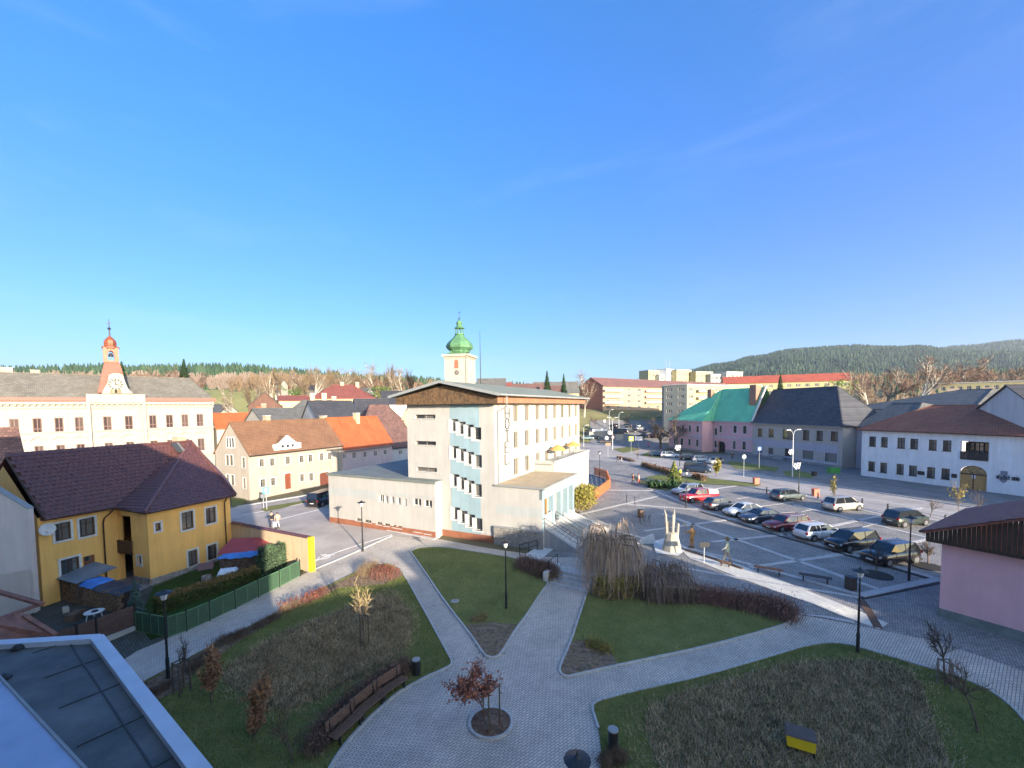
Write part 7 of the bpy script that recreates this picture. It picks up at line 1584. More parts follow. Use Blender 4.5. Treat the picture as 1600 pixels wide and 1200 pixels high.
sign(998, 700, 682, 'white direction board on a pole before the far car park', 'wide', ('white', (.7, .7, .7)), 1.2); sign(1031, 697, 682, 'small white sign at the far car park entrance', 'sq', ('white', (.7, .7, .7)), .3); sign(1162, 746, 710, 'slim signpost with round plate on the grass strip', 'round', ('steel', (.35, .38, .4)), .4); sign(944.5, 668, 656, 'small triangular yield sign beyond the street', 'sq', ('white', (.7, .7, .7)), .45)
sign(1100, 880, 847, 'thin post with a small dark information panel by the sculptures', 'wide', ('dark', (.03, .03, .03)), .42); sign(950, 714, 692, 'brown notice board on two posts at the far end of the square', 'wide', ('brown', (.25, .12, .07)), .7)
for px, py, h, lb in ((1181, 757, 1.0, 'orange-red marker box at the tip of the grass strip'), (1274, 775, .95, 'orange-red marker box beside the road')):
    g = G(px, py); o = MB().box(-.35, -.3, 0, .35, .3, h).box(-.4, -.35, h, .4, .35, h+.08).build('marker_box', mat('orange_red_plastic', (.62, .16, .09), .6, .15, 3)); o.location = g; tag(o, lb, 'utility box')
# posts with rails along the road
pp = [(1198, 772), (1278, 781), (1347, 791), (1387, 800), (1477, 819), (1530, 829)]; gs = [G(*p) for p in pp]
for i, g in enumerate(gs):
    t = thing('bollard', ['first', 'second', 'third', 'fourth', 'fifth', 'last'][i]+' dark post from the left along the road edge of the square', 'bollard', g, 0, 'dark posts along the road'); MB().lathe([(.09, 0), (.09, .95), (.06, 1.0)], 8).build('post', M_IRON, t); MB().lathe([(.1, .8), (.1, .84)], 8).build('ring', M_METG, t)
t = thing('railing', 'thin steel railing between the dark posts', 'railing', gs[3]); 
for a, b in ((1, 2), (3, 4)):
    m_ = MB()
    for z in (.75, .4): m_.tube([gs[a]-gs[3]+Vector((0, 0, z)), gs[b]-gs[3]+Vector((0, 0, z))], .02, 4)
    m_.build('rail', M_METG, t)
for px, py, lb in ((979, 785, 'thin dark post left of two by the hotel square'), (992, 789, 'thin dark post right of two by the hotel square')):
    o = MB().tube([(0, 0, 0), (0, 0, 1.1)], .05, 6).build('bollard', M_IRON); o.location = G(px, py); tag(o, lb, 'bollard')
def bench(px1, px2, lb, wood, back=True, n=4, face=1, nm='park_bench'):
    a, b = G(*px1), G(*px2); d = b-a; l = d.xy.length; t = thing(nm, lb, 'bench', (a+b)/2, atan2(d.y, d.x)); l2 = l/2
    for k in range(n): MB().box(-l2, -.24+k*.13, .43, l2, -.24+k*.13+.105, .465).build('seat_slat', wood, t)
    if back:
        for k in range(3): z = .56+k*.15; MB().add([(x, .33*face+e, z+dz) for x in (-l2, l2) for e, dz in ((.0, 0), (.035, 0), (.035+.03, .12), (.03, .12))], [(0, 1, 2, 3), (7, 6, 5, 4), (0, 4, 5, 1), (1, 5, 6, 2), (2, 6, 7, 3), (3, 7, 4, 0)]).build('back_slat', wood, t)
    for x in (-l2*.72, l2*.72):
        m_ = MB(); m_.beam((x, -.22, 0), (x, -.22, .42), .07).beam((x, .22, 0), (x, .22, .42), .07).beam((x, -.26, .40), (x, .26, .40), .07, .06)
        if back: m_.beam((x, .25*face, .4), (x, .38*face, 1.0), .05)
        m_.build('leg', M_IRON, t)
bench((590, 1101), (633, 1071), 'upper one of three slatted benches in a row by the left lawn', M_BROWNW); bench((556, 1132), (597, 1097), 'middle one of three slatted benches by the left lawn', M_BROWNW); bench((519, 1170), (563, 1129), 'lowest of three slatted benches by the left lawn', M_BROWNW)
bench((1178, 893), (1224, 901), 'orange-brown backless bench on the edge of the square', M_ORNW, False); bench((1248, 905), (1300, 914), 'dark backless bench before the parked cars', M_DKW, False)
def bin_(px, py, lb, r_=.2, h=.85, sq=False, m=None):
    g = G(px, py); t = thing('litter_bin', lb, 'bin', g, .3)
    if sq: MB().box(-r_, -r_, .05, r_, r_, h).build('body', m or M_DKW, t); MB().box(-r_-.02, -r_-.02, h, r_+.02, r_+.02, h+.05).build('rim', M_IRON, t)
    else: MB().lathe([(r_*.9, 0), (r_, .1), (r_, h)], 12).build('body', M_IRON, t); MB().lathe([(r_+.02, h), (r_+.02, h+.05), (r_*.7, h+.06)], 12).build('rim', M_METG, t)
bin_(651, 1056, 'black round litter bin on the left lawn beside the top bench'); bin_(958, 1172, 'black round litter bin with dark lid at the edge of the right lawn'); bin_(1329, 922, 'dark square litter bin right of the backless bench', .25, .9, True); bin_(1001, 809, 'brown litter bin by the bicycle stands', .25, .9, True, M_BROWNW); bin_(1272, 745, 'dark bin on the shaded grass before the town hall', .3, .9, True)
g = G(1302, 740); o = MB().box(-.9, -.5, 0, .9, .5, 1.0).box(-.95, -.55, 1.0, .95, .55, 1.12).build('green_container', mat('green_plastic', (.05, .28, .06), .5, .1, 3)); o.location = g; tag(o, 'green waste container beside the grey-beige house', 'container')
g = G(1590, 775); t = thing('notice_case', 'glazed notice case on a dark post before the right end of the town hall', 'notice board', g, -1.2); MB().box(-.1, -.1, 0, .1, .1, 1.3).build('post', M_IRON, t); MB().box(-.8, -.08, 1.3, .8, .08, 2.5).build('case', M_METG, t); MB().box(-.7, -.1, 1.4, .7, -.085, 2.4).build('pane', M_GLASSL, t)
m_ = MB(); 
for k in range(3): m_.tube([(k*.5, 0, 0), (k*.5, 0, .8), (k*.5+.2, .35, .95), (k*.5+.1, .7, .7), (k*.5, .7, 0)], .03, 5)
o = m_.build('bicycle_stand', M_IRON); o.location = G(1001, 819); tag(o, 'dark curved bicycle stands beside the weeping tree', 'bicycle stand')
# yellow grit box
g = G(1250, 1176); t = thing('grit_box', 'yellow grit box with brown lid on short legs in the right bed', 'grit box', g, radians(-28)); YB_ = mat('grit_yellow', (.72, .52, .02), .5, .1, 4)
MB().add([(x, y, z) for z, k in ((.32, .92), (.78, 1.0)) for x, y in ((-.5*k, -.3*k), (.5*k, -.3*k), (.5*k, .3*k), (-.5*k, .3*k))], [(3, 2, 1, 0), (4, 5, 6, 7), (0, 1, 5, 4), (1, 2, 6, 5), (2, 3, 7, 6), (3, 0, 4, 7)]).build('box', YB_, t)
MB().add([(-.54, -.34, .78), (.54, -.34, .78), (.54, .34, .78), (-.54, .34, .78), (-.5, -.3, .84), (.5, -.3, .84), (.5, .3, .92), (-.5, .3, .92)], [(3, 2, 1, 0), (4, 5, 6, 7), (0, 1, 5, 4), (1, 2, 6, 5), (2, 3, 7, 6), (3, 0, 4, 7)]).build('lid', mat('brown_lid', (.10, .075, .065), .7, .2, 5), t)
for x in (-.42, .42):
    for y in (-.22, .22): MB().beam((x, y, 0), (x, y, .34), .06).build('leg', M_IRON, t)
# steps between path and square
s0, s1 = G(852, 905), G(925, 926); st_ = G(862, 890); d = (s1-s0).xy.normalized(); nrm_ = Vector((-d.y, d.x)); W = (s1-s0).xy.length; t = thing('park_steps', 'broad flight of pale stone steps between the path and the square', 'steps', (s0.x, s0.y, 0), atan2(d.y, d.x))
zb0, zt0 = .45, 1.1; n = 4
for k in range(n): MB().box(.35, -.25+k*.42, -.3, W-.1, 2.1, zb0+(zt0-zb0+.06)*(k+1)/n).build('step', M_STP, t) if k else MB().box(.35, -.25, -.3, W-.1, 2.1, zb0+(zt0-zb0+.06)/n).build('step', (globals().setdefault('M_STP', mat('step_stone', (.50, .49, .47), .85, .25, 2, .3, 20))), t)
MB().box(0, -.35, -.3, .34, 2.0, 1.35).build('cheek_wall', M_TRW, t); MB().box(W-.09, -.35, -.3, W+.15, 2.0, 1.2).build('cheek_wall', M_RUB, t)
MB().tube([(.15, .3, 1.3), (.15, .3, 2.0), (.2, 1.7, 2.2), (.2, 1.7, 1.3)], .03, 5).build('handrail', M_IRON, t)
g = G(812, 868); t = thing('handrail', 'black pipe handrail by the stone wall at the hotel corner', 'railing', g, .55); m_ = MB()
for z in (.5, .95): m_.tube([(0, 0, z), (1.9, 0, z+.1)], .035, 5)
for x in (0, .95, 1.9): m_.tube([(x, 0, -.1), (x, 0, 1.)], .035, 5)
m_.build('rail', M_IRON, t)
poly_px('ramp_slab', [(820, 868), (845, 852), (868, 856), (842, 878)], .07, M_TRW)
# round tree bed
pc = G(767, 1131); t = thing('round_tree_bed', 'round mulch bed with pale stone rim on the crossing of the paths', 'tree bed', pc); m_ = MB(); n = 40; ro_ = 1.0
for k in range(n):
    a = 2*pi*k/n; b = 2*pi*(k+.94)/n; q = MB(); q.add([(cos(x)*r_, sin(x)*r_, z) for z in (0, .12) for x in (a, b) for r_ in (ro_, ro_-.12)], [(0, 2, 3, 1)[::-1], (4, 6, 7, 5), (0, 4, 5, 1), (2, 3, 7, 6), (0, 2, 6, 4), (1, 5, 7, 3)]) ; q.build('rim_stone', M_KERB, t)
MB().lathe([(.89, 0), (.89, .08), (.4, .12), (.01, .13)], 24).build('soil', M_SOIL, t)
r_ = random.Random(4); m_ = MB()
for k in range(900): a = r_.uniform(0, 6.3); q = r_.random()**.5*.86; leaflet(.02, .045)(m_, cos(a)*q, sin(a)*q, .09, r_)
m_.build('fallen_leaves', M_FALLR if 'M_FALLR' in globals() else mat('red_brown_leaves', (.17, .085, .055), .8, .3, 4), t, kind='stuff')
# small plaza tree beds
for px, py, lb in ((1450, 886, 'round dark tree bed beside the pink gabled house'), (1369, 899, 'round dark tree bed in the paving near the last black car')):
    g = G(px, py); o = MB().lathe([(1.0, 0), (1.0, .07), (.9, .075), (.1, .09)], 20).build('tree_bed', M_DARKB if 'M_DARKB' in globals() else mat('dark_soil', (.03, .027, .022), .9, .2, 5)); o.location = g; tag(o, lb, 'tree bed')
# ================================================================ PLANTS OF THE PARK
M_LRED = leafm('red_brown_foliage', (.30, .085, .045), (.12, .035, .025)); M_LCOP = leafm('copper_leaves', (.42, .22, .11), (.20, .11, .06)); M_LYEL = leafm('yellow_green_foliage', (.34, .28, .06), (.14, .14, .03)); M_LGRN = leafm('hedge_foliage', (.11, .14, .04), (.05, .07, .022)); M_LBRN = leafm('rusty_hedge_top', (.26, .16, .06), (.12, .10, .035))
M_YTW = mat('yellow_twigs', (.50, .38, .18), .8, .2, 2); M_WIL = mat('willow_strands', (.58, .43, .30), .95, 0, 1.3, 0, col2=(.24, .18, .14)); M_WIL2 = mat('dark_strands', (.32, .235, .18), .95, 0, 1.5, 0, col2=(.12, .09, .075))
def leaves(mb, r, c, rad, n, s=.05, sz=1.):
    for _ in range(n):
        d = rvec(r, .5); p = Vector(c)+Vector((d.x*rad, d.y*rad, d.z*rad*sz)); e = rvec(r, s); f = rvec(r, s); o = len(mb.v); mb.v += [tuple(p), tuple(p+e), tuple(p+e+f), tuple(p+f)]; mb.f.append((o, o+1, o+2, o+3))
def stakes(t, h, w_, n=3, m=None):
    for k in range(n): a = 2*pi*k/n+.4; MB().beam((cos(a)*w_, sin(a)*w_, 0), (cos(a)*w_, sin(a)*w_, h), .06).build('stake', m or M_BARK, t)
    m_ = MB()
    for k in range(n): a, b = 2*pi*k/n+.4, 2*pi*(k+1)/n+.4; m_.beam((cos(a)*w_, sin(a)*w_, h-.05), (cos(b)*w_, sin(b)*w_, h-.05), .05)
    m_.build('stake_rail', m or M_BARK, t)
def young(name, px, py, top, lb, P, seed, twm, trm=None, leaf=None, ln=.1, stk=None, rad=.04, crown_r=None, l0=None, lev=2):
    g = G(px, py); h = zat(g, top)-g.z; r = random.Random(seed); t = thing(name, lb, 'tree', g, 0); tr, tw = MB(), MB()
    grow(tr, tw, r, Vector((0, 0, 0)), Vector((0, 0, 1)), (l0 or h*.45), rad, 0, lev, P); 
    zm = max(v[2] for v in tw.v); k = h/zm
    tr.v = [(a*k, b*k, c*k) for a, b, c in tr.v]; tw.v = [(a*k, b*k, c*k) for a, b, c in tw.v]
    tr.build('trunk', trm or M_BARK, t); tw.build('crown', twm, t)
    if leaf:
        lv = MB(); pts = [Vector(v) for v in tw.v]; r.shuffle(pts)
        for p in pts[:leaf[1]]: leaves(lv, r, p, .12, 1, leaf[2])
        lv.build('leaves', leaf[0], t)
    if stk: stakes(t, *stk)
    return t
PT = dict(wob=.12, up=.12, tw=7, tws=.5, twl=.35, tww=.008, kids=[5, 3, 2], t0=.55, ang=.6, sh=.6)
young('red_leaved_tree', 767, 1138, 1019, 'small red-leaved tree with three stakes in the round bed', dict(PT, tw=8, t0=.7, kids=[7, 4], ang=.85, sh=.5), 5, M_TWIGD, None, (mat('dark_red_leaves', (.32, .13, .085), .7, .3, 6), 1700, .055), stk=(1.9, .42))
young('yellow_twigged_tree', 568, 1012, 892, 'young tree with pale yellow sunlit twigs in the left bed', dict(PT, up=.3, kids=[6, 4], t0=.7, tw=5, twl=.5, tww=.012, ang=.5), 6, M_YTW, stk=(1.9, .3))
young('copper_columnar_tree', 330, 1100, 1000, 'upper of two slim copper-leaved trees on the left lawn', dict(PT, up=.5, kids=[9, 4], t0=.1, ang=.62, sh=.5), 7, M_TWIGD, None, (M_LCOP, 2600, .05))
young('copper_columnar_tree', 395, 1160, 1052, 'lower of two slim copper-leaved trees on the left lawn', dict(PT, up=.5, kids=[9, 4], t0=.1, ang=.62, sh=.5), 8, M_TWIGD, None, (M_LCOP, 2600, .05))
young('sapling', 285, 1085, 985, 'bare sapling in a square wooden frame by the left path', dict(PT, up=.4, kids=[5, 3], t0=.6, ang=.3), 9, M_TWIGD, stk=(1.7, .35, 4))
young('sapling', 458, 1195, 1095, 'bare bushy sapling below the dry bed at the bottom', dict(PT, kids=[6, 4], t0=.3), 10, M_TWIG)
young('sapling', 1478, 1074, 965, 'bare sapling tied to a frame of stakes by the right path', dict(PT, t0=.75, kids=[8, 4], ang=.8, sh=.45), 11, M_TWIGD, stk=(1.35, .3, 3, mat('grey_stake', (.22, .19, .16), .9, .2, 4)))
young('sapling', 1528, 1148, 1035, 'bare round-headed sapling on the right lawn', dict(PT, t0=.8, kids=[8, 4], ang=.9, sh=.4), 12, M_TWIG)
young('sapling', 1208, 1200, 1150, 'thin bare sapling beside the yellow grit box', dict(PT, kids=[4, 3], tw=3), 13, M_TWIGD)
young('plaza_tree', 1450, 882, 838, 'bare bushy tree in the round bed beside the pink gabled house', dict(PT, kids=[9, 5, 2], t0=.25, ang=.7, sh=.55, tw=6), 14, M_TWIGD, rad=.06)
young('plaza_tree', 1369, 896, 840, 'thin bare tree before the last black car', dict(PT, kids=[6, 3], ang=.6), 15, M_TWIGD)
young('plaza_tree', 1305, 782, 742, 'slim tree with pale dry leaves by the road, left', dict(PT, up=.35, kids=[7, 4], t0=.3, ang=.4), 16, M_YTW, None, (M_LYEL, 200, .08)); young('plaza_tree', 1500, 812, 745, 'slim pale tree before the town hall gate', dict(PT, up=.35, kids=[7, 4], t0=.3, ang=.45), 17, M_YTW, None, (M_LYEL, 120, .08)); young('plaza_tree', 1528, 812, 758, 'thin bare tree right of the pale one by the road', dict(PT, kids=[5, 3]), 18, M_TWIG); young('plaza_tree', 1453, 810, 775, 'faint bare tree behind the dark green people carrier', dict(PT, kids=[6, 3]), 19, M_TWIG)
young('plaza_tree', 1118, 745, 716, 'small tree with yellow-brown leaves on the grass strip', dict(PT, up=.3, kids=[7, 4], t0=.2), 20, M_YTW, None, (M_LYEL, 700, .12)); young('plaza_tree', 997, 722, 698, 'thin pale sapling by the low brown hedge', dict(PT, kids=[6, 3]), 21, M_YTW)
# decorated spruce on the square
g = G(1053, 757); t = tree('decorated_spruce', 'spruce', 7, g, zat(g, 720)-g.z, 'small spruce hung with yellow lights on the square', ws=.62, crown=leafm('christmas_spruce', (.20, .24, .06), (.07, .10, .03))); m_ = MB(); r_ = random.Random(3)
for k in range(46): z = r_.uniform(1, 10); a = r_.uniform(0, 6.3); q = (1-(z-1)/10.2)*2.3; m_.lathe([(.03, -.16), (.18, 0), (.03, .16)], 5, (cos(a)*q, sin(a)*q, z-.3))
m_.build('baubles', mat('pale_gold_bauble', (.75, .62, .2), .3, .1, 3), t)
o = MB(); r_ = random.Random(6)
for k in range(420): p = Vector((r_.uniform(-2.6, 2.2), r_.gauss(0, .6), abs(r_.gauss(0, .3)))); leaves(o, r_, p, .3, 1, .3)
o = o.build('cut_branches', M_CON); o.location = G(1040, 762); tag(o, 'heap of cut spruce branches at the foot of the decorated spruce', 'branches')
# weeping trees
def weeping(name, lb, px, py, top, RX_, seed, m, nb, ns, trunk=.16, wm=.011, low=.1, cx=0., cy=0.):
    g = G(px, py); H = zat(g, top)-g.z; r = random.Random(seed); t = thing(name, lb, 'tree', g); tr, tw = MB(), MB()
    tr.tube([(0, 0, -.2), (.1, .05, H*.3), (.25, -.05, H*.55)], [trunk, trunk*.8, trunk*.6], 8)
    for k in range(nb):
        a = 2*pi*k/nb+r.uniform(-.3, .3); q = RX_*r.uniform(.55, 1.); hz = H*r.uniform(.74, .98)*(1-.16*(q/RX_)**2); p0 = Vector((.2, 0, H*r.uniform(.35, .55))); p1 = Vector((cos(a)*q*.35+cx, sin(a)*q*.35+cy, hz*.95)); p2 = Vector((cos(a)*q*.75+cx, sin(a)*q*.75+cy, hz*.98)); p3 = Vector((cos(a)*q+cx, sin(a)*q+cy, hz*.66)); ps = [p0, p1, p2, p3]
        pts = [p0]
        for i in range(3):
            for j in (1, 2): pts.append(ps[i].lerp(ps[i+1], j/2)+rvec(r, .05))
        tr.tube(pts, [trunk*.4*(1-i/8.) for i in range(len(pts))], 5)
        for _ in range(ns):
            i = r.uniform(1.2, len(pts)-1.01); ai = int(i*2.2)/2.2 if r.random() < .8 else i; ai = max(1.0, ai); b = pts[int(ai)].lerp(pts[int(ai)+1], ai-int(ai))+Vector((r.gauss(0, .2)+.33*sin(ai*7+k*5), r.gauss(0, .2)+.33*cos(ai*9+k*3), r.gauss(.12, .16))); zl_ = b.z-(low+r.random()**1.3*(b.z-low)*.75); n = 5; q_ = b.copy(); out = Vector((b.x-cx, b.y-cy, 0)); out = out.normalized()*.10 if out.length > .01 else out; s = Vector((r.gauss(0, 1), r.gauss(0, 1), 0)).normalized()*wm; o = len(tw.v)
            for j in range(n+1):
                if j: q_ = q_ + Vector((r.gauss(0, .075), r.gauss(0, .075), 0))+out*(1-j/n)*1.3+Vector((0, 0, -zl_/n*(.35+.26*j)))
                q_.z = max(q_.z, .05); tw.v += [tuple(q_-s), tuple(q_+s)]
            for j in range(n): tw.f.append((o+2*j, o+2*j+1, o+2*j+3, o+2*j+2))
    tr.build('trunk', M_BARK, t); tw.build('crown', m, t)
    return t, tw
weeping('weeping_willow', 'large bare weeping tree with long brown strands right of the stone steps', 953, 914, 806, 2.7, 3, M_WIL, 17, 74, .22, .010, .35)
weeping('weeping_shrub_tree', 'lower dark weeping tree right of the large one', 1035, 930, 872, 2.6, 4, M_WIL2, 14, 68, .14, .0095, .0)
# shrubs and hedges
def shrub(name, lb, pts, wd, h, m, n, seed, s=.014, leaf=None, cat='shrub', spread=.5, group=None):
    P_ = densify(gp(*pts), .25); r = random.Random(seed); o0 = P_[0]; mb = MB(); z0 = terr(o0.x, o0.y)
    for _ in range(n):
        p = r.choice(P_); x = p.x+r.gauss(0, wd*.5); y = p.y+r.gauss(0, wd*.5); z = terr(x, y)+.05; b = Vector((x-o0.x, y-o0.y, z-z0)); hh = h*r.uniform(.5, 1.1)*(1-min(.5, ((x-p.x)**2+(y-p.y)**2)/(wd*wd)*.5)); d = (Vector((0, 0, 1))+rvec(r, spread*.5)).normalized(); twig(mb, r, b+Vector((0, 0, hh*r.uniform(0, .3))), d, hh, s)
    t = thing(name, lb, cat, (o0.x, o0.y, z0), 0, group); mb.build('stems', m, t)
    if leaf:
        lv = MB()
        for _ in range(leaf[1]): p = r.choice(P_); x = p.x+r.gauss(0, wd*.55); y = p.y+r.gauss(0, wd*.55); leaves(lv, r, (x-o0.x, y-o0.y, terr(x, y)-z0+h*r.uniform(.15, 1.05)), .1, 1, leaf[2])
        lv.build('leaves', leaf[0], t)
M_SHR = mat('purple_brown_twigs', (.33, .18, .14), .95, 0, 2, 0, col2=(.13, .08, .065)); M_SHB = mat('dark_brown_twigs', (.23, .165, .12), .95, 0, 2, 0, col2=(.09, .068, .05)); M_SHT = mat('tan_twigs', (.38, .29, .18), .95, 0, 2, 0, col2=(.15, .10, .06))
shrub('bare_hedge', 'long dark reddish bare hedge between the right lawn and the square', [(1090, 938), (1140, 946), (1190, 955), (1232, 967)], 0.75, 1.1, M_SHR, 6000, 1, .014, (mat('dark_dry_leaf', (.24, .13, .10), .8, .3, 3), 3000, .04))
shrub('bare_shrubs', 'dark bare shrubs left of the stone steps', [(815, 886), (840, 894), (862, 900)], .7, .95, M_SHB, 5000, 2, .014, (mat('dark_dry_leaf', (.24, .13, .10), .8, .3, 3), 1500, .04))
shrub('rusty_shrub', 'rust and yellow-green shrub under the weeping tree', [(935, 930), (960, 934), (990, 930)], .6, 1.3, M_SHT, 2500, 3, .014, (M_LYEL, 2500, .06))
shrub('dark_shrub', 'dark shrub beneath the right weeping tree', [(1005, 936), (1050, 940), (1080, 940)], .6, .9, M_SHB, 4000, 4, .014)
shrub('wine_red_shrub', 'wine red shrub at the tip of the left lawn', [(590, 903), (612, 903)], .6, .9, M_SHR, 2600, 5, .012, (M_LRED, 900, .045)); shrub('pale_shrub', 'pale tan shrub left of the wine red one at the lawn tip', [(568, 900), (585, 896)], .5, 1.1, M_SHT, 1900, 6, .012)
for i, (pts, lb, m, n, h, lf) in enumerate([([(478, 943), (505, 930)], 'low red-brown shrub at the sunlit edge of the left path', M_SHR, 900, .6, (M_LRED, 700, .04)), ([(445, 957), (462, 950)], 'small pinkish shrub by the left path', M_SHT, 500, .7, (M_LRED, 300, .04)), ([(398, 985), (432, 968)], 'low dark shrub along the left path, third from the hotel', M_SHB, 900, .55, None),
                                         ([(345, 1008), (380, 995)], 'dark shrub along the left path, before the green fence', M_SHB, 1300, .6, None), ([(300, 1050), (325, 1030)], 'dense dark shrub beside the copper tree', M_SHB, 1300, .6, None), ([(232, 1090), (262, 1075)], 'low dark shrub near the foot of the left lamp', M_SHB, 1000, .4, None), ([(195, 1105), (225, 1110)], 'low shrub at the lower end of the left path', M_SHB, 1000, .4, None)]):
    shrub('path_shrub', lb, pts, .4, h, m, n, 20+i, .011, lf)
shrub('bench_hedge', 'dark bare hedge behind the three benches', [(632, 1050), (590, 1078), (550, 1110), (515, 1145), (490, 1175)], .55, .95, M_SHB, 7000, 31, .011, (mat('dark_dry_leaf', (.24, .13, .10), .8, .3, 3), 2200, .035))
shrub('yellow_shrub', 'small yellow-leaved shrub on the lawn left of the middle path fork', [(925, 1010), (945, 1018)], .45, .45, M_SHT, 700, 32, .01, (M_LYEL, 1300, .035)); shrub('yellow_shrub', 'wispy pale shrub at the mulch tip of the triangular lawn', [(742, 972), (755, 968)], .35, .5, M_SHT, 420, 33, .009, (M_LYEL, 220, .03)); shrub('corner_shrub', 'dark shrub at the bottom edge beside the litter bin', [(950, 1195), (965, 1188)], .4, .5, M_SHB, 1500, 34, .01)
shrub('brown_hedge', 'low clipped brown hedge at the far edge of the square', [(1004, 729), (1020, 734), (1040, 740), (1060, 747)], .5, 1.0, M_SHT, 2400, 35, .03, (mat('brown_hedge_leaf', (.16, .08, .04), .8, .4, 1), 1600, .1)); shrub('brown_hedge', 'low brown hedge beside the black minivan', [(1085, 747), (1100, 752)], .5, .8, M_SHT, 900, 36, .03, (mat('brown_hedge_leaf', (.16, .08, .04), .8, .4, 1), 900, .1)); shrub('brown_hedge', 'dark bushes near the walking pair', [(965, 716), (990, 722)], .5, .8, M_SHB, 900, 37, .03)
shrub('conifer_shrub', 'tall yellow-green conifer shrub beside the hotel steps', [(902, 800), (912, 795), (920, 788)], .8, 2.4, M_SHT, 1500, 38, .02, (M_LYEL, 6500, .12))
# ================================================================ GARDEN OF THE YELLOW HOUSE
# clipped hedge
ha, hb_ = G(252, 962), G(408, 905); d = (hb_-ha); L_h = d.xy.length; t = thing('clipped_hedge', 'long clipped hedge with rusty top behind the green fence', 'hedge', (ha.x, ha.y, ha.z), atan2(d.y, d.x)); hh = 1.0; MB().box(.1, .25, 0, L_h, 1.05, hh-.12).build('core', mat('hedge_core', (.02, .025, .012), .95, 0), t)
r_ = random.Random(7); a_ = MB(); b_ = MB()
for k in range(15000):
    x = r_.uniform(0, L_h); f = r_.random()
    if f < .42: leaves(a_, r_, (x, .2+r_.gauss(0, .04), r_.uniform(0, hh)), .05, 1, .045)
    elif f < .9: leaves(b_, r_, (x, r_.uniform(.15, 1.15), hh+r_.gauss(0, .04)), .05, 1, .045)
    else: leaves(a_, r_, (r_.choice([0, L_h])+r_.gauss(0, .04), r_.uniform(.2, 1.1), r_.uniform(0, hh)), .05, 1, .045)
a_.build('side_foliage', M_LGRN, t); b_.build('top_foliage', M_LBRN, t)
ca, cb_ = G(416, 902), G(466, 880); d = cb_-ca; t = thing('cypress_hedge', 'taller blue-green conifer hedge lit by the sun at the end of the fence', 'hedge', (ca.x, ca.y, ca.z), atan2(d.y, d.x)); a_ = MB(); MB().box(.1, .3, 0, d.xy.length-.1, .9, 2.1).build('core', mat('hedge_core', (.02, .025, .012), .95, 0), t)
for k in range(9000): x = r_.uniform(-.1, d.xy.length); leaves(a_, r_, (x, r_.choice([.2, .25, .6, .9])+r_.gauss(0, .07), r_.uniform(0, 2.25+.2*sin(x*3))), .06, 1, .05)
a_.build('foliage', leafm('cypress_green', (.11, .17, .09), (.045, .08, .045)), t)
# green panel fence
fp_ = [G(*p) for p in ((212, 988), (236, 992), (262, 997), (292, 987), (328, 971), (368, 952), (404, 934), (437, 918), (469, 901))]; M_GF = mat('green_fence_mesh', (.045, .095, .05), .8, .2, 4); M_GFR = mat('green_fence_frame', (.10, .22, .10), .6, .15, 4)
t = thing('green_fence', 'green panel fence along the left path', 'fence', fp_[0])
for i in range(1, len(fp_)):
    a, b = fp_[i-1]-fp_[0], fp_[i]-fp_[0]; hz = 1.3
    m_ = MB(); a1_, b1_ = a+(b-a)*.04, b-(b-a)*.04; v = [a1_+Vector((0, 0, .1)), b1_+Vector((0, 0, .1)), b1_+Vector((0, 0, hz)), a1_+Vector((0, 0, hz))]; nn_ = Vector((-(b-a).y, (b-a).x, 0)).normalized()*.015
    m_.add([tuple(p-nn_) for p in v]+[tuple(p+nn_) for p in v], [(0, 1, 2, 3), (7, 6, 5, 4), (0, 4, 5, 1), (1, 5, 6, 2), (2, 6, 7, 3), (3, 7, 4, 0)]); pn = m_.build('panel', M_GF, t)
    m_ = MB(); q = (a+b)/2
    for p0_, p1_ in ((v[0], v[1]), (v[1], v[2]), (v[2], v[3]), (v[3], v[0]), (q+Vector((0, 0, .1)), q+Vector((0, 0, hz)))): m_.beam(p0_, p1_, .045)
    m_.build('frame', M_GFR, pn); m_ = MB(); m_.beam(b, b+Vector((0, 0, hz+.12)), .07); m_.build('post', M_IRON, t)
# brown plank fence
fa = [G(76, 1036), G(122, 1020), G(152, 1008), G(212, 985)]; t = thing('plank_fence', 'dark brown plank fence on a concrete footing by the gravel drive', 'fence', fa[0]); M_PLK = mat('brown_fence_plank', (.11, .065, .05), .85, .3, 3, .3, 20)
for i in range(3):
    a, b = fa[i]-fa[0], fa[i+1]-fa[0]
    for k in range(7): MB().beam(a+Vector((0, 0, .42+k*.185)), b+Vector((0, 0, .42+k*.185)), .035, .165).build('plank', M_PLK, t)
    MB().beam(a, a+Vector((0, 0, 1.75)), .1).build('post', M_IRON, t); MB().beam(a+Vector((0, 0, .1)), b+Vector((0, 0, .1)), .18, .42).build('footing', M_KERB, t)
MB().beam(fa[3]-fa[0], fa[3]-fa[0]+Vector((0, 0, 1.75)), .1).build('post', M_IRON, t)
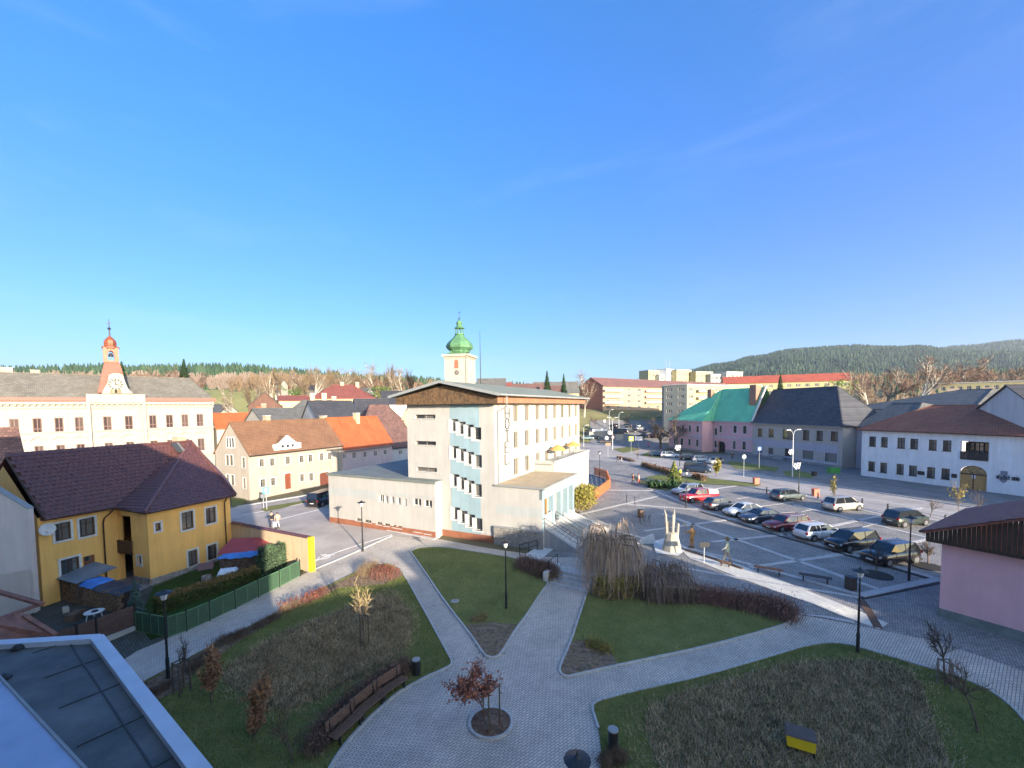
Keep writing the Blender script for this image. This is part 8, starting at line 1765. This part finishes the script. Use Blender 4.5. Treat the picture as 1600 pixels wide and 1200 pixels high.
# wood piles
M_LOG = mat('split_wood', (.34, .21, .11), .9, 0, 6, .4, 30, col2=(.10, .065, .04)); M_LOG2 = mat('weathered_logs', (.19, .13, .10), .9, 0, 6, .4, 30, col2=(.06, .045, .038)); M_TARP = mat('blue_tarpaulin', (.05, .22, .62), .45, .2, 2, .2, 6); M_TARPB = mat('black_tarpaulin', (.035, .045, .065), .4, .2, 2, .3, 6)
def woodpile(lb, A, B, h, dep, m, seed, name='wood_pile'):
    d = B-A; l = d.xy.length; t = thing(name, lb, 'wood pile', A, atan2(d.y, d.x)); r = random.Random(seed); MB().box(.02, .12, 0, l-.02, dep, h-.08).build('stack_core', mat('stack_core', (.03, .022, .016), .95, 0), t); m_ = MB(); z = .07
    while z < h:
        x = .08
        while x < l:
            q = r.uniform(.055, .1); k = r.choice([3, 4, 5, 6]); a0 = r.uniform(0, 6); o = len(m_.v); y = -r.uniform(0, .06); zz = z+r.gauss(0, .012)
            for e in (y, .2): m_.v += [(x+cos(a0+2*pi*j/k)*q, e, zz+sin(a0+2*pi*j/k)*q*.9) for j in range(k)]
            m_.f.append(tuple(o+j for j in range(k))); m_.f += [(o+j, o+(j+1) % k, o+k+(j+1) % k, o+k+j) for j in range(k)]; x += q*1.9
        z += .135
    m_.build('logs', m, t, kind='stuff'); return t, l
A_, B_ = G(99, 938), G(190, 962); t, l = woodpile('long stack of split firewood under tarpaulins in the yard', A_, B_, 1.5, 1.1, M_LOG, 1)
def tarp(t, x0, x1, y0, y1, z, m, name, seed):
    r = random.Random(seed); mb = MB(); nx, ny = 10, 6
    for i in range(nx+1):
        for j in range(ny+1):
            x = x0+(x1-x0)*i/nx; y = y0+(y1-y0)*j/ny; e = (j in (0, ny)) or (i in (0, nx)); mb.v.append((x, y, z+.06*sin(j/ny*pi)+r.gauss(0, .025)-(.22+r.uniform(0, .1) if e else 0)))
    for i in range(nx):
        for j in range(ny): a = i*(ny+1)+j; mb.f.append((a, a+ny+1, a+ny+2, a+1))
    mb.build(name, m, t)
tarp(t, l*.33, l*.62, -.12, 1.25, 1.66, M_TARP, 'blue_tarpaulin', 1); tarp(t, l*.58, l+.1, -.14, 1.25, 1.60, M_TARPB, 'black_tarpaulin', 2)
q = MB(); q.add([(-.1, -.3, 1.7), (l*.36, -.3, 1.62), (l*.42, 1.9, 2.05), (-.05, 1.9, 2.15)], [(0, 1, 2, 3)]); q.v += [(a, b, c+.04) for a, b, c in q.v]; q.f += [(7, 6, 5, 4)[::-1], (0, 1, 5, 4)]; q.build('corrugated_roof', mat('grey_blue_sheet', (.17, .22, .27), .5, .2, 1), t)
for x in (.05, l*.33): MB().beam((x, -.1, 0), (x, -.1, 1.65), .09).build('post', M_BARK, t)
A_, B_ = G(341, 893), G(404, 899); A2_ = G(338, 900)
t, l = woodpile('stack of weathered logs under a blue tarpaulin against the red-roofed shed', G(344, 897), G(412, 890), 1.45, 1.3, M_LOG2, 2); tarp(t, -.15, l+.1, -.2, .5, 1.56, M_TARP, 'blue_tarpaulin', 3)
m_ = MB(); v = [(-.2, .2, 1.62), (l+.3, .2, 1.5), (l+.6, 2.2, 2.1), (.2, 2.2, 2.25)]; m_.add(v+[(a, b, c+.06) for a, b, c in v], [(3, 2, 1, 0), (4, 5, 6, 7), (0, 1, 5, 4), (1, 2, 6, 5), (3, 0, 4, 7)])
t2 = thing('shed_roof', 'red-painted lean-to roof by the garden wall', 'shed', t.location, t.rotation_euler.z); m_.build('roof', mat('red_painted_sheet', (.34, .06, .065), .6, .2, 2), t2)
for x in (0, l): MB().beam((x, 1.9, 0), (x, 1.9, 2.0), .1).build('post', M_BARK, t2)
# wishing well, covered crate, table, oddments
g = G(323, 908); t = thing('garden_well', 'small round stone well with a brown gabled roof in the garden', 'well', g, .5); MB().lathe([(.34, 0), (.36, .1), (.34, .45), (.24, .45), (.24, .1)], 12).build('ring', M_RUB, t)
for s in (-1, 1): MB().beam((s*.32, 0, 0), (s*.32, 0, 1.15), .06).build('post', M_FRB, t)
MB().add([(-.5, -.42, 1.05), (.5, -.42, 1.05), (.5, 0, 1.5), (-.5, 0, 1.5), (-.5, .42, 1.05), (.5, .42, 1.05)], [(0, 1, 2, 3), (3, 2, 5, 4), (0, 3, 4), (1, 5, 2)]).build('roof', M_YTILE, t); MB().tube([(-.34, 0, .95), (.34, 0, .95)], .03, 5).build('windlass', M_FRB, t)
g = G(357, 905); t = thing('covered_crate', 'crate under a white tarpaulin beside the well', 'crate', g, .35); MB().box(-.6, -.4, 0, .6, .4, .6).build('crate', M_BARK, t); tarp(t, -.68, .68, -.48, .48, .78, mat('white_tarpaulin', (.6, .66, .72), .5, .1, 3), 'tarpaulin', 5)
g = G(148, 972); t = thing('garden_table', 'round white garden table standing in the dark yard', 'table', g); MB().lathe([(.05, .66), (.5, .67), (.52, .70), (.5, .72)], 20).build('table_top', M_TRW, t)
for k in range(4): a = pi/4+k*pi/2; MB().beam((cos(a)*.3, sin(a)*.3, .68), (cos(a)*.42, sin(a)*.42, 0), .05).build('leg', M_TRW, t)
MB().lathe([(.2, .72), (.16, .78), (.05, .8)], 9, (.05, 0, 0)).build('dark_cloth', M_BLK, t)
for px, py, w_, h, c, lb, nm in ((103, 957, .22, .35, (.45, .42, .36), 'small pale box in the yard', 'box'), (118, 968, .45, .5, (.14, .09, .06), 'brown board heap beside the white table', 'board_heap'), (123, 958, .3, .12, (.25, .36, .36), 'pale green tray behind the white table', 'tray'), (64, 940, .3, .7, (.12, .12, .12), 'dark barrel by the neighbour wall', 'barrel')):
    o = MB().box(-w_, -w_*.7, 0, w_, w_*.7, h).box(-w_*.9, -w_*.6, h, w_*.9, w_*.6, h+.04).build(nm, mat('odd_'+nm, c, .8, .3, 4)); o.location = G(px, py); o.rotation_euler.z = px; tag(o, lb, nm.replace('_', ' '))
g = G(179, 896); t = thing('garden_grill', 'black barbecue before the yellow house porch', 'grill', g, .6); MB().lathe([(.1, .55), (.35, .62), (.38, .8), (.3, 1.0), (.05, 1.08)], 10).build('bowl', M_BLK, t)
for k in range(3): a = 2*pi*k/3; MB().beam((0, 0, .6), (cos(a)*.3, sin(a)*.3, 0), .04).build('leg', M_BLK, t)
g = G(213, 968); t = thing('young_spruce', 'small blue-green spruce at the corner of the yard', 'tree', g); a, b = tree_data('spruce', 9); t.scale = (.28, .28, .24); link('trunk', a, t); c = link('crown', b, t); c.material_slots[0].link = 'OBJECT'; c.material_slots[0].material = leafm('blue_spruce', (.10, .15, .12), (.035, .06, .05))
w0, w1 = G(196, 905)+Vector((0, 0, 1.)), G(350, 872)+Vector((0, 0, 1.9)); o = MB().tube([w0, (w0+w1)/2-Vector((0, 0, .12)), w1], .012, 3).build('clothes_line', M_IRON); tag(o, 'thin line stretched across the front of the yellow house', 'wire')

# ================================================================ SCULPTURES AND PEOPLE
M_PALEW = mat('pale_carved_wood', (.40, .36, .29), .85, .25, 2, .4, 14)
g = G(1050, 861); t = thing('tusk_sculpture', 'pale stump-like sculpture with tall pointed spikes', 'sculpture', g); k = (zat(g, 796)-g.z)/4.0
MB().lathe([(.92, 0), (.88, .25), (.66, 1.2), (.52, 1.75), (.35, 1.85)], 9).build('base', M_PALEW, t, smooth_=False)
for dx, dy, h, ln_ in ((-.48, 0, 4.0, -.3), (-.22, .25, 2.75, -.05), (.02, -.1, 3.6, -.0), (.18, .2, 4.0, .12), (.42, -.1, 2.5, .25)): MB().tube([(dx, dy, 1.3), (dx+ln_*.5, dy, (1.3+h*.55)), (dx+ln_*.9, dy, h)], [.15, .11, .015], 7).build('spike', M_PALEW, t)
t.scale = (k, k, k)
poly_px('sculpture_plinth', [(1020, 848), (1045, 840), (1075, 858), (1060, 870), (1025, 866)], .10, M_TRW)
strip('timber_line', gp((1063, 858), (1120, 876), (1160, 890)), .25, .03, .14, M_BROWNW)
def skin(name, m, par, verts, edges, sub=1):
    me = bpy.data.meshes.new(name); me.from_pydata([v[:3] for v in verts], edges, []); me.materials.append(m); o = link(name, me, par)
    if not me.skin_vertices: 
        bm = bmesh.new(); bm.from_mesh(me); bm.verts.layers.skin.verify(); bm.to_mesh(me); bm.free()
    for i, v in enumerate(verts):
        s = me.skin_vertices[0].data[i]; rr = v[3]; s.radius = rr if isinstance(rr, tuple) else (rr, rr)
        if i == 0: s.use_root = True
    a = o.modifiers.new('skin', 'SKIN'); a.use_smooth_shade = True; b = o.modifiers.new('sub', 'SUBSURF'); b.levels = b.render_levels = sub; return o
M_SKIN = mat('skin', (.50, .30, .21), .6, .05, 5)
def person(px, py, yaw, lb, coat, legs, hair=(.05, .035, .025), stride=.22, h=1.74, lean=0., g=None, name='person', sc=1., arm=0.):
    g = g or G(px, py); t = thing(name, lb, 'person' if name == 'person' else 'sculpture', (g.x, g.y, g.z+.05), yaw, None); S = h/1.74*sc; t.scale = (S, S, S); st = stride; L = lean
    V = [(L*.0, 0, .95, (.15, .11)), (L*.4, 0, 1.2, (.13, .10)), (L*.8, 0, 1.42, (.15, .09)), (L, 0, 1.52, .055), (L+.02, 0, 1.62, (.075, .085)), (L+.02, 0, 1.70, (.07, .08)),
         (st*.5, .09, .5, .062), (st, .09, .08, .04), (st+.14, .09, .03, .035), (-st*.4, -.09, .5, .062), (-st, -.09, .1, .04), (-st+.13, -.09, .03, .035),
         (L*.8, .19, 1.40, .06), (L*.6+.05+arm*.2, .25, 1.13, .045), (L*.5+.16+arm*.4, .24, .90+arm*.4, .034), (L*.5+.2+arm*.45, .24, .82+arm*.42, .034), (L*.8, -.19, 1.40, .06), (L*.6-.02, -.25, 1.13, .045), (L*.5+.08, -.24, .90, .034), (L*.5+.1, -.24, .82, .034)]
    E = [(0, 1), (1, 2), (2, 3), (3, 4), (4, 5), (0, 6), (6, 7), (7, 8), (0, 9), (9, 10), (10, 11), (2, 12), (12, 13), (13, 14), (14, 15), (2, 16), (16, 17), (17, 18), (18, 19)]
    skin('body', M_SKIN if name == 'person' else coat, t, V, E)
    C_ = [(0, 0, .82, (.20, .155)), (L*.4, 0, 1.2, (.165, .13)), (L*.8, 0, 1.44, (.17, .115)), (L*.8, .20, 1.40, .08), (V[13][0], .26, 1.13, .066), (V[14][0], .25, V[14][2]+.02, .055), (L*.8, -.20, 1.40, .08), (V[17][0], -.26, 1.13, .066), (V[18][0], -.25, .92, .055)]
    skin('coat', coat, t, C_, [(0, 1), (1, 2), (2, 3), (3, 4), (4, 5), (2, 6), (6, 7), (7, 8)])
    T_ = [(0, 0, .92, (.16, .13)), (st*.5, .09, .5, .083), (st, .09, .12, .065), (-st*.4, -.09, .5, .083), (-st, -.09, .14, .065)]; skin('trousers', legs, t, T_, [(0, 1), (1, 2), (0, 3), (3, 4)])
    sh = MB()
    for q in (7, 10): v = V[q]; sh.box(v[0]-.07, v[1]-.05, 0, v[0]+.2, v[1]+.05, .09)
    sh.build('shoes', M_BLK, t); hr = MB(); hr.lathe([(.085, 0), (.10, .06), (.085, .13), (.03, .17)], 9, (L-.01, 0, 1.62)); hr.build('hair', mat('hair_%d' % int(hair[0]*100), hair, .7, .2, 9), t, smooth_=True)
    f = MB()
    for s in (-1, 1): f.box(L+.105, s*.035-.012, 1.655, L+.115, s*.035+.012, 1.67)
    f.build('eyes', M_BLK, t); MB().beam((L+.10, 0, 1.65), (L+.135, 0, 1.62), .025).build('nose', M_SKIN if name == 'person' else coat, t); return t
cl = lambda n, c: mat('cloth_'+n, c, .9, .2, 6)
person(1144, 718, 1.2, 'person in long black clothes standing right of the pink house archway', cl('black', (.02, .02, .022)), cl('black', (.02, .02, .022)))
person(1063, 747, 2.0, 'person in a bright yellow-green jacket by the decorated spruce', cl('lime', (.5, .62, .03)), cl('dark', (.04, .04, .05)))
person(1013, 700, 1.0, 'person in a bright pink coat walking near the far car park', cl('pink', (.60, .05, .22)), cl('dark', (.04, .04, .05)))
person(989, 757, -.3, 'person in a dark brown-red coat walking by the far edge of the square', cl('maroon', (.12, .035, .035)), cl('dark', (.04, .04, .05)))
person(998, 757, -.3, 'person in a pale pink jacket beside the brown-red coat', cl('palepink', (.62, .42, .40)), cl('red', (.5, .12, .1)))
person(965, 722, -.4, 'person in dark clothes leaning forward near the dark bushes', cl('dark', (.04, .04, .05)), cl('dark', (.04, .04, .05)), lean=.25)
person(971, 727, -.4, 'person in grey walking beside the one leaning forward', cl('grey', (.25, .25, .27)), cl('blue', (.08, .1, .17)))
person(425, 824, 2.4, 'person in a black jacket with a pushchair on the asphalt yard', cl('black', (.02, .02, .022)), cl('blue', (.08, .1, .17)), arm=.5)
person(434, 826, 2.4, 'person in a light beige jacket with pale trousers on the asphalt yard', cl('beige', (.5, .38, .28)), cl('palegrey', (.4, .4, .42)))
g = G(428, 828); t = thing('pushchair', 'light blue-grey pushchair between the two walkers on the yard', 'pushchair', g, 2.4); MB().add([(-.3, -.2, .35), (.35, -.2, .3), (.35, .2, .3), (-.3, .2, .35), (-.4, -.22, .85), (-.05, -.22, .95), (-.05, .22, .95), (-.4, .22, .85)], [(3, 2, 1, 0), (4, 5, 6, 7), (0, 1, 5, 4), (1, 2, 6, 5), (2, 3, 7, 6), (3, 0, 4, 7)]).build('seat', cl('palegrey', (.4, .4, .42)), t)
for x in (-.25, .3):
    for y in (-.22, .22): MB().tube([(x, y-.015, .12), (x, y+.015, .12)], .12, 10).build('wheel', M_BLK, t)
# carved figures
M_CARV = mat('stained_carving', (.42, .22, .08), .7, .3, 3); M_CARV2 = mat('green_white_carving', (.35, .38, .22), .7, .4, 2.5, col2=(.6, .58, .5))
t = person(1081, 857, 1.9, 'carved ochre wooden figure playing a horn, standing by the pale spikes', M_CARV, M_CARV, stride=.05, h=2.0, name='wooden_figure', arm=.9); MB().tube([(.25, .1, 1.5), (.6, .05, 1.6), (.85, .0, 1.75)], [.03, .06, .13], 8).build('horn', M_PALEW, t); MB().lathe([(.3, -.12), (.34, -.0), (.26, .02)], 10).build('plinth', M_PALEW, t)
t = person(1136, 880, 2.6, 'carved wooden figure in green and white striding beside a dark animal', M_CARV2, M_PALEW, stride=.28, h=1.95, name='wooden_figure', arm=.3); MB().lathe([(.2, 0), (.11, .05), (.09, .16)], 10, (0, 0, 1.74)).build('hat', M_LBRN, t)
t = thing('wooden_goat', 'low dark carved animal at the feet of the green and white figure', 'sculpture', G(1134, 886), 2.8)
skin('body', M_FRB, t, [(0, 0, .38, (.12, .14)), (.35, 0, .40, (.11, .13)), (.5, 0, .5, .06), (.68, 0, .55, .06), (-.25, 0, .36, (.1, .12)), (.33, .08, .2, .035), (.33, .08, .02, .03), (.33, -.08, .2, .035), (.33, -.08, .02, .03), (-.24, .08, .2, .045), (-.2, .08, .02, .03), (-.24, -.08, .2, .045), (-.2, -.08, .02, .03), (-.42, 0, .42, .025)], [(0, 1), (1, 2), (2, 3), (0, 4), (1, 5), (5, 6), (1, 7), (7, 8), (4, 9), (9, 10), (4, 11), (11, 12), (4, 13)])
g = G(1010, 850); o = MB().add([(-.9, 0, 0), (.9, 0, 0), (.7, .1, .9), (-.3, .1, .5), (-.9, .35, 0), (.9, .35, 0), (.7, .3, .9), (-.3, .3, .5)], [(0, 1, 2, 3), (7, 6, 5, 4), (0, 3, 7, 4), (3, 2, 6, 7), (1, 5, 6, 2)]).build('stone_slab', M_TRW); o.location = g; tag(o, 'pale sloping stone slab beside the spiked sculpture', 'stone')
# dark kiosk roofs of the far car park
g = G(928, 690); t = thing('kiosk', 'low dark-roofed kiosk with a white name board at the far car park', 'kiosk', G(935, 684), .15); MB().box(-3.5, 0, 0, 3.5, 3, 2.4).build('wall', M_GR2, t); MB().box(-4, -.6, 2.4, 4, 3.4, 2.75).build('roof', T_DARK, t); MB().box(-2.5, -.66, 2.35, 3.2, -.61, 3.2).build('name_board', M_OPAL, t)
t = thing('kiosk', 'small dark gabled hut right of the kiosk', 'hut', G(968, 688), .5); MB().box(-1.8, 0, 0, 1.8, 4, 2.4).build('wall', M_GR2, t); MB().add([(-2.1, -.3, 2.3), (2.1, -.3, 2.3), (0, -.3, 4.2), (-2.1, 4.3, 2.3), (2.1, 4.3, 2.3), (0, 4.3, 4.2)], [(0, 1, 2), (5, 4, 3), (0, 2, 5, 3), (2, 1, 4, 5), (0, 3, 4, 1)]).build('roof', T_DARK, t)
g = atY(960, 652, 138); t = thing('green_sports_fence', 'long green netting fence below the flats', 'fence', G(958, 668), 0); 
for k in range(9): MB().tube([(k*3.4, 10, 0), (k*3.4, 10, 4.2)], .06, 5).build('post', M_METW, t); MB().box(k*3.4, 9.98, .2, k*3.4+3.3, 10.02, 3.6).build('panel', M_GFR if k % 2 else M_GF, t)
o = MB().lathe([(.30, 0), (.32, .03), (.3, .05)], 14).build('manhole_cover', mat('pale_cover', (.35, .34, .30), .8, .2, 6)); o.location = G(711, 941)+Vector((0, 0, .06)); tag(o, 'round pale manhole cover in the triangular lawn', 'manhole cover')
# ================================================================ AIR
hz_ = bpy.data.materials.new('haze'); hz_.use_nodes = True; n_ = hz_.node_tree.nodes; n_.clear(); o_ = n_.new('ShaderNodeOutputMaterial'); v_ = n_.new('ShaderNodeVolumePrincipled'); v_.inputs['Color'].default_value = (.80, .90, 1, 1); v_.inputs['Density'].default_value = .00008; v_.inputs['Anisotropy'].default_value = .2
hz_.node_tree.links.new(v_.outputs[0], o_.inputs['Volume'])
MB().box(-9200, -320, -20, 9200, 6100, 700).build('haze', hz_, kind='stuff')
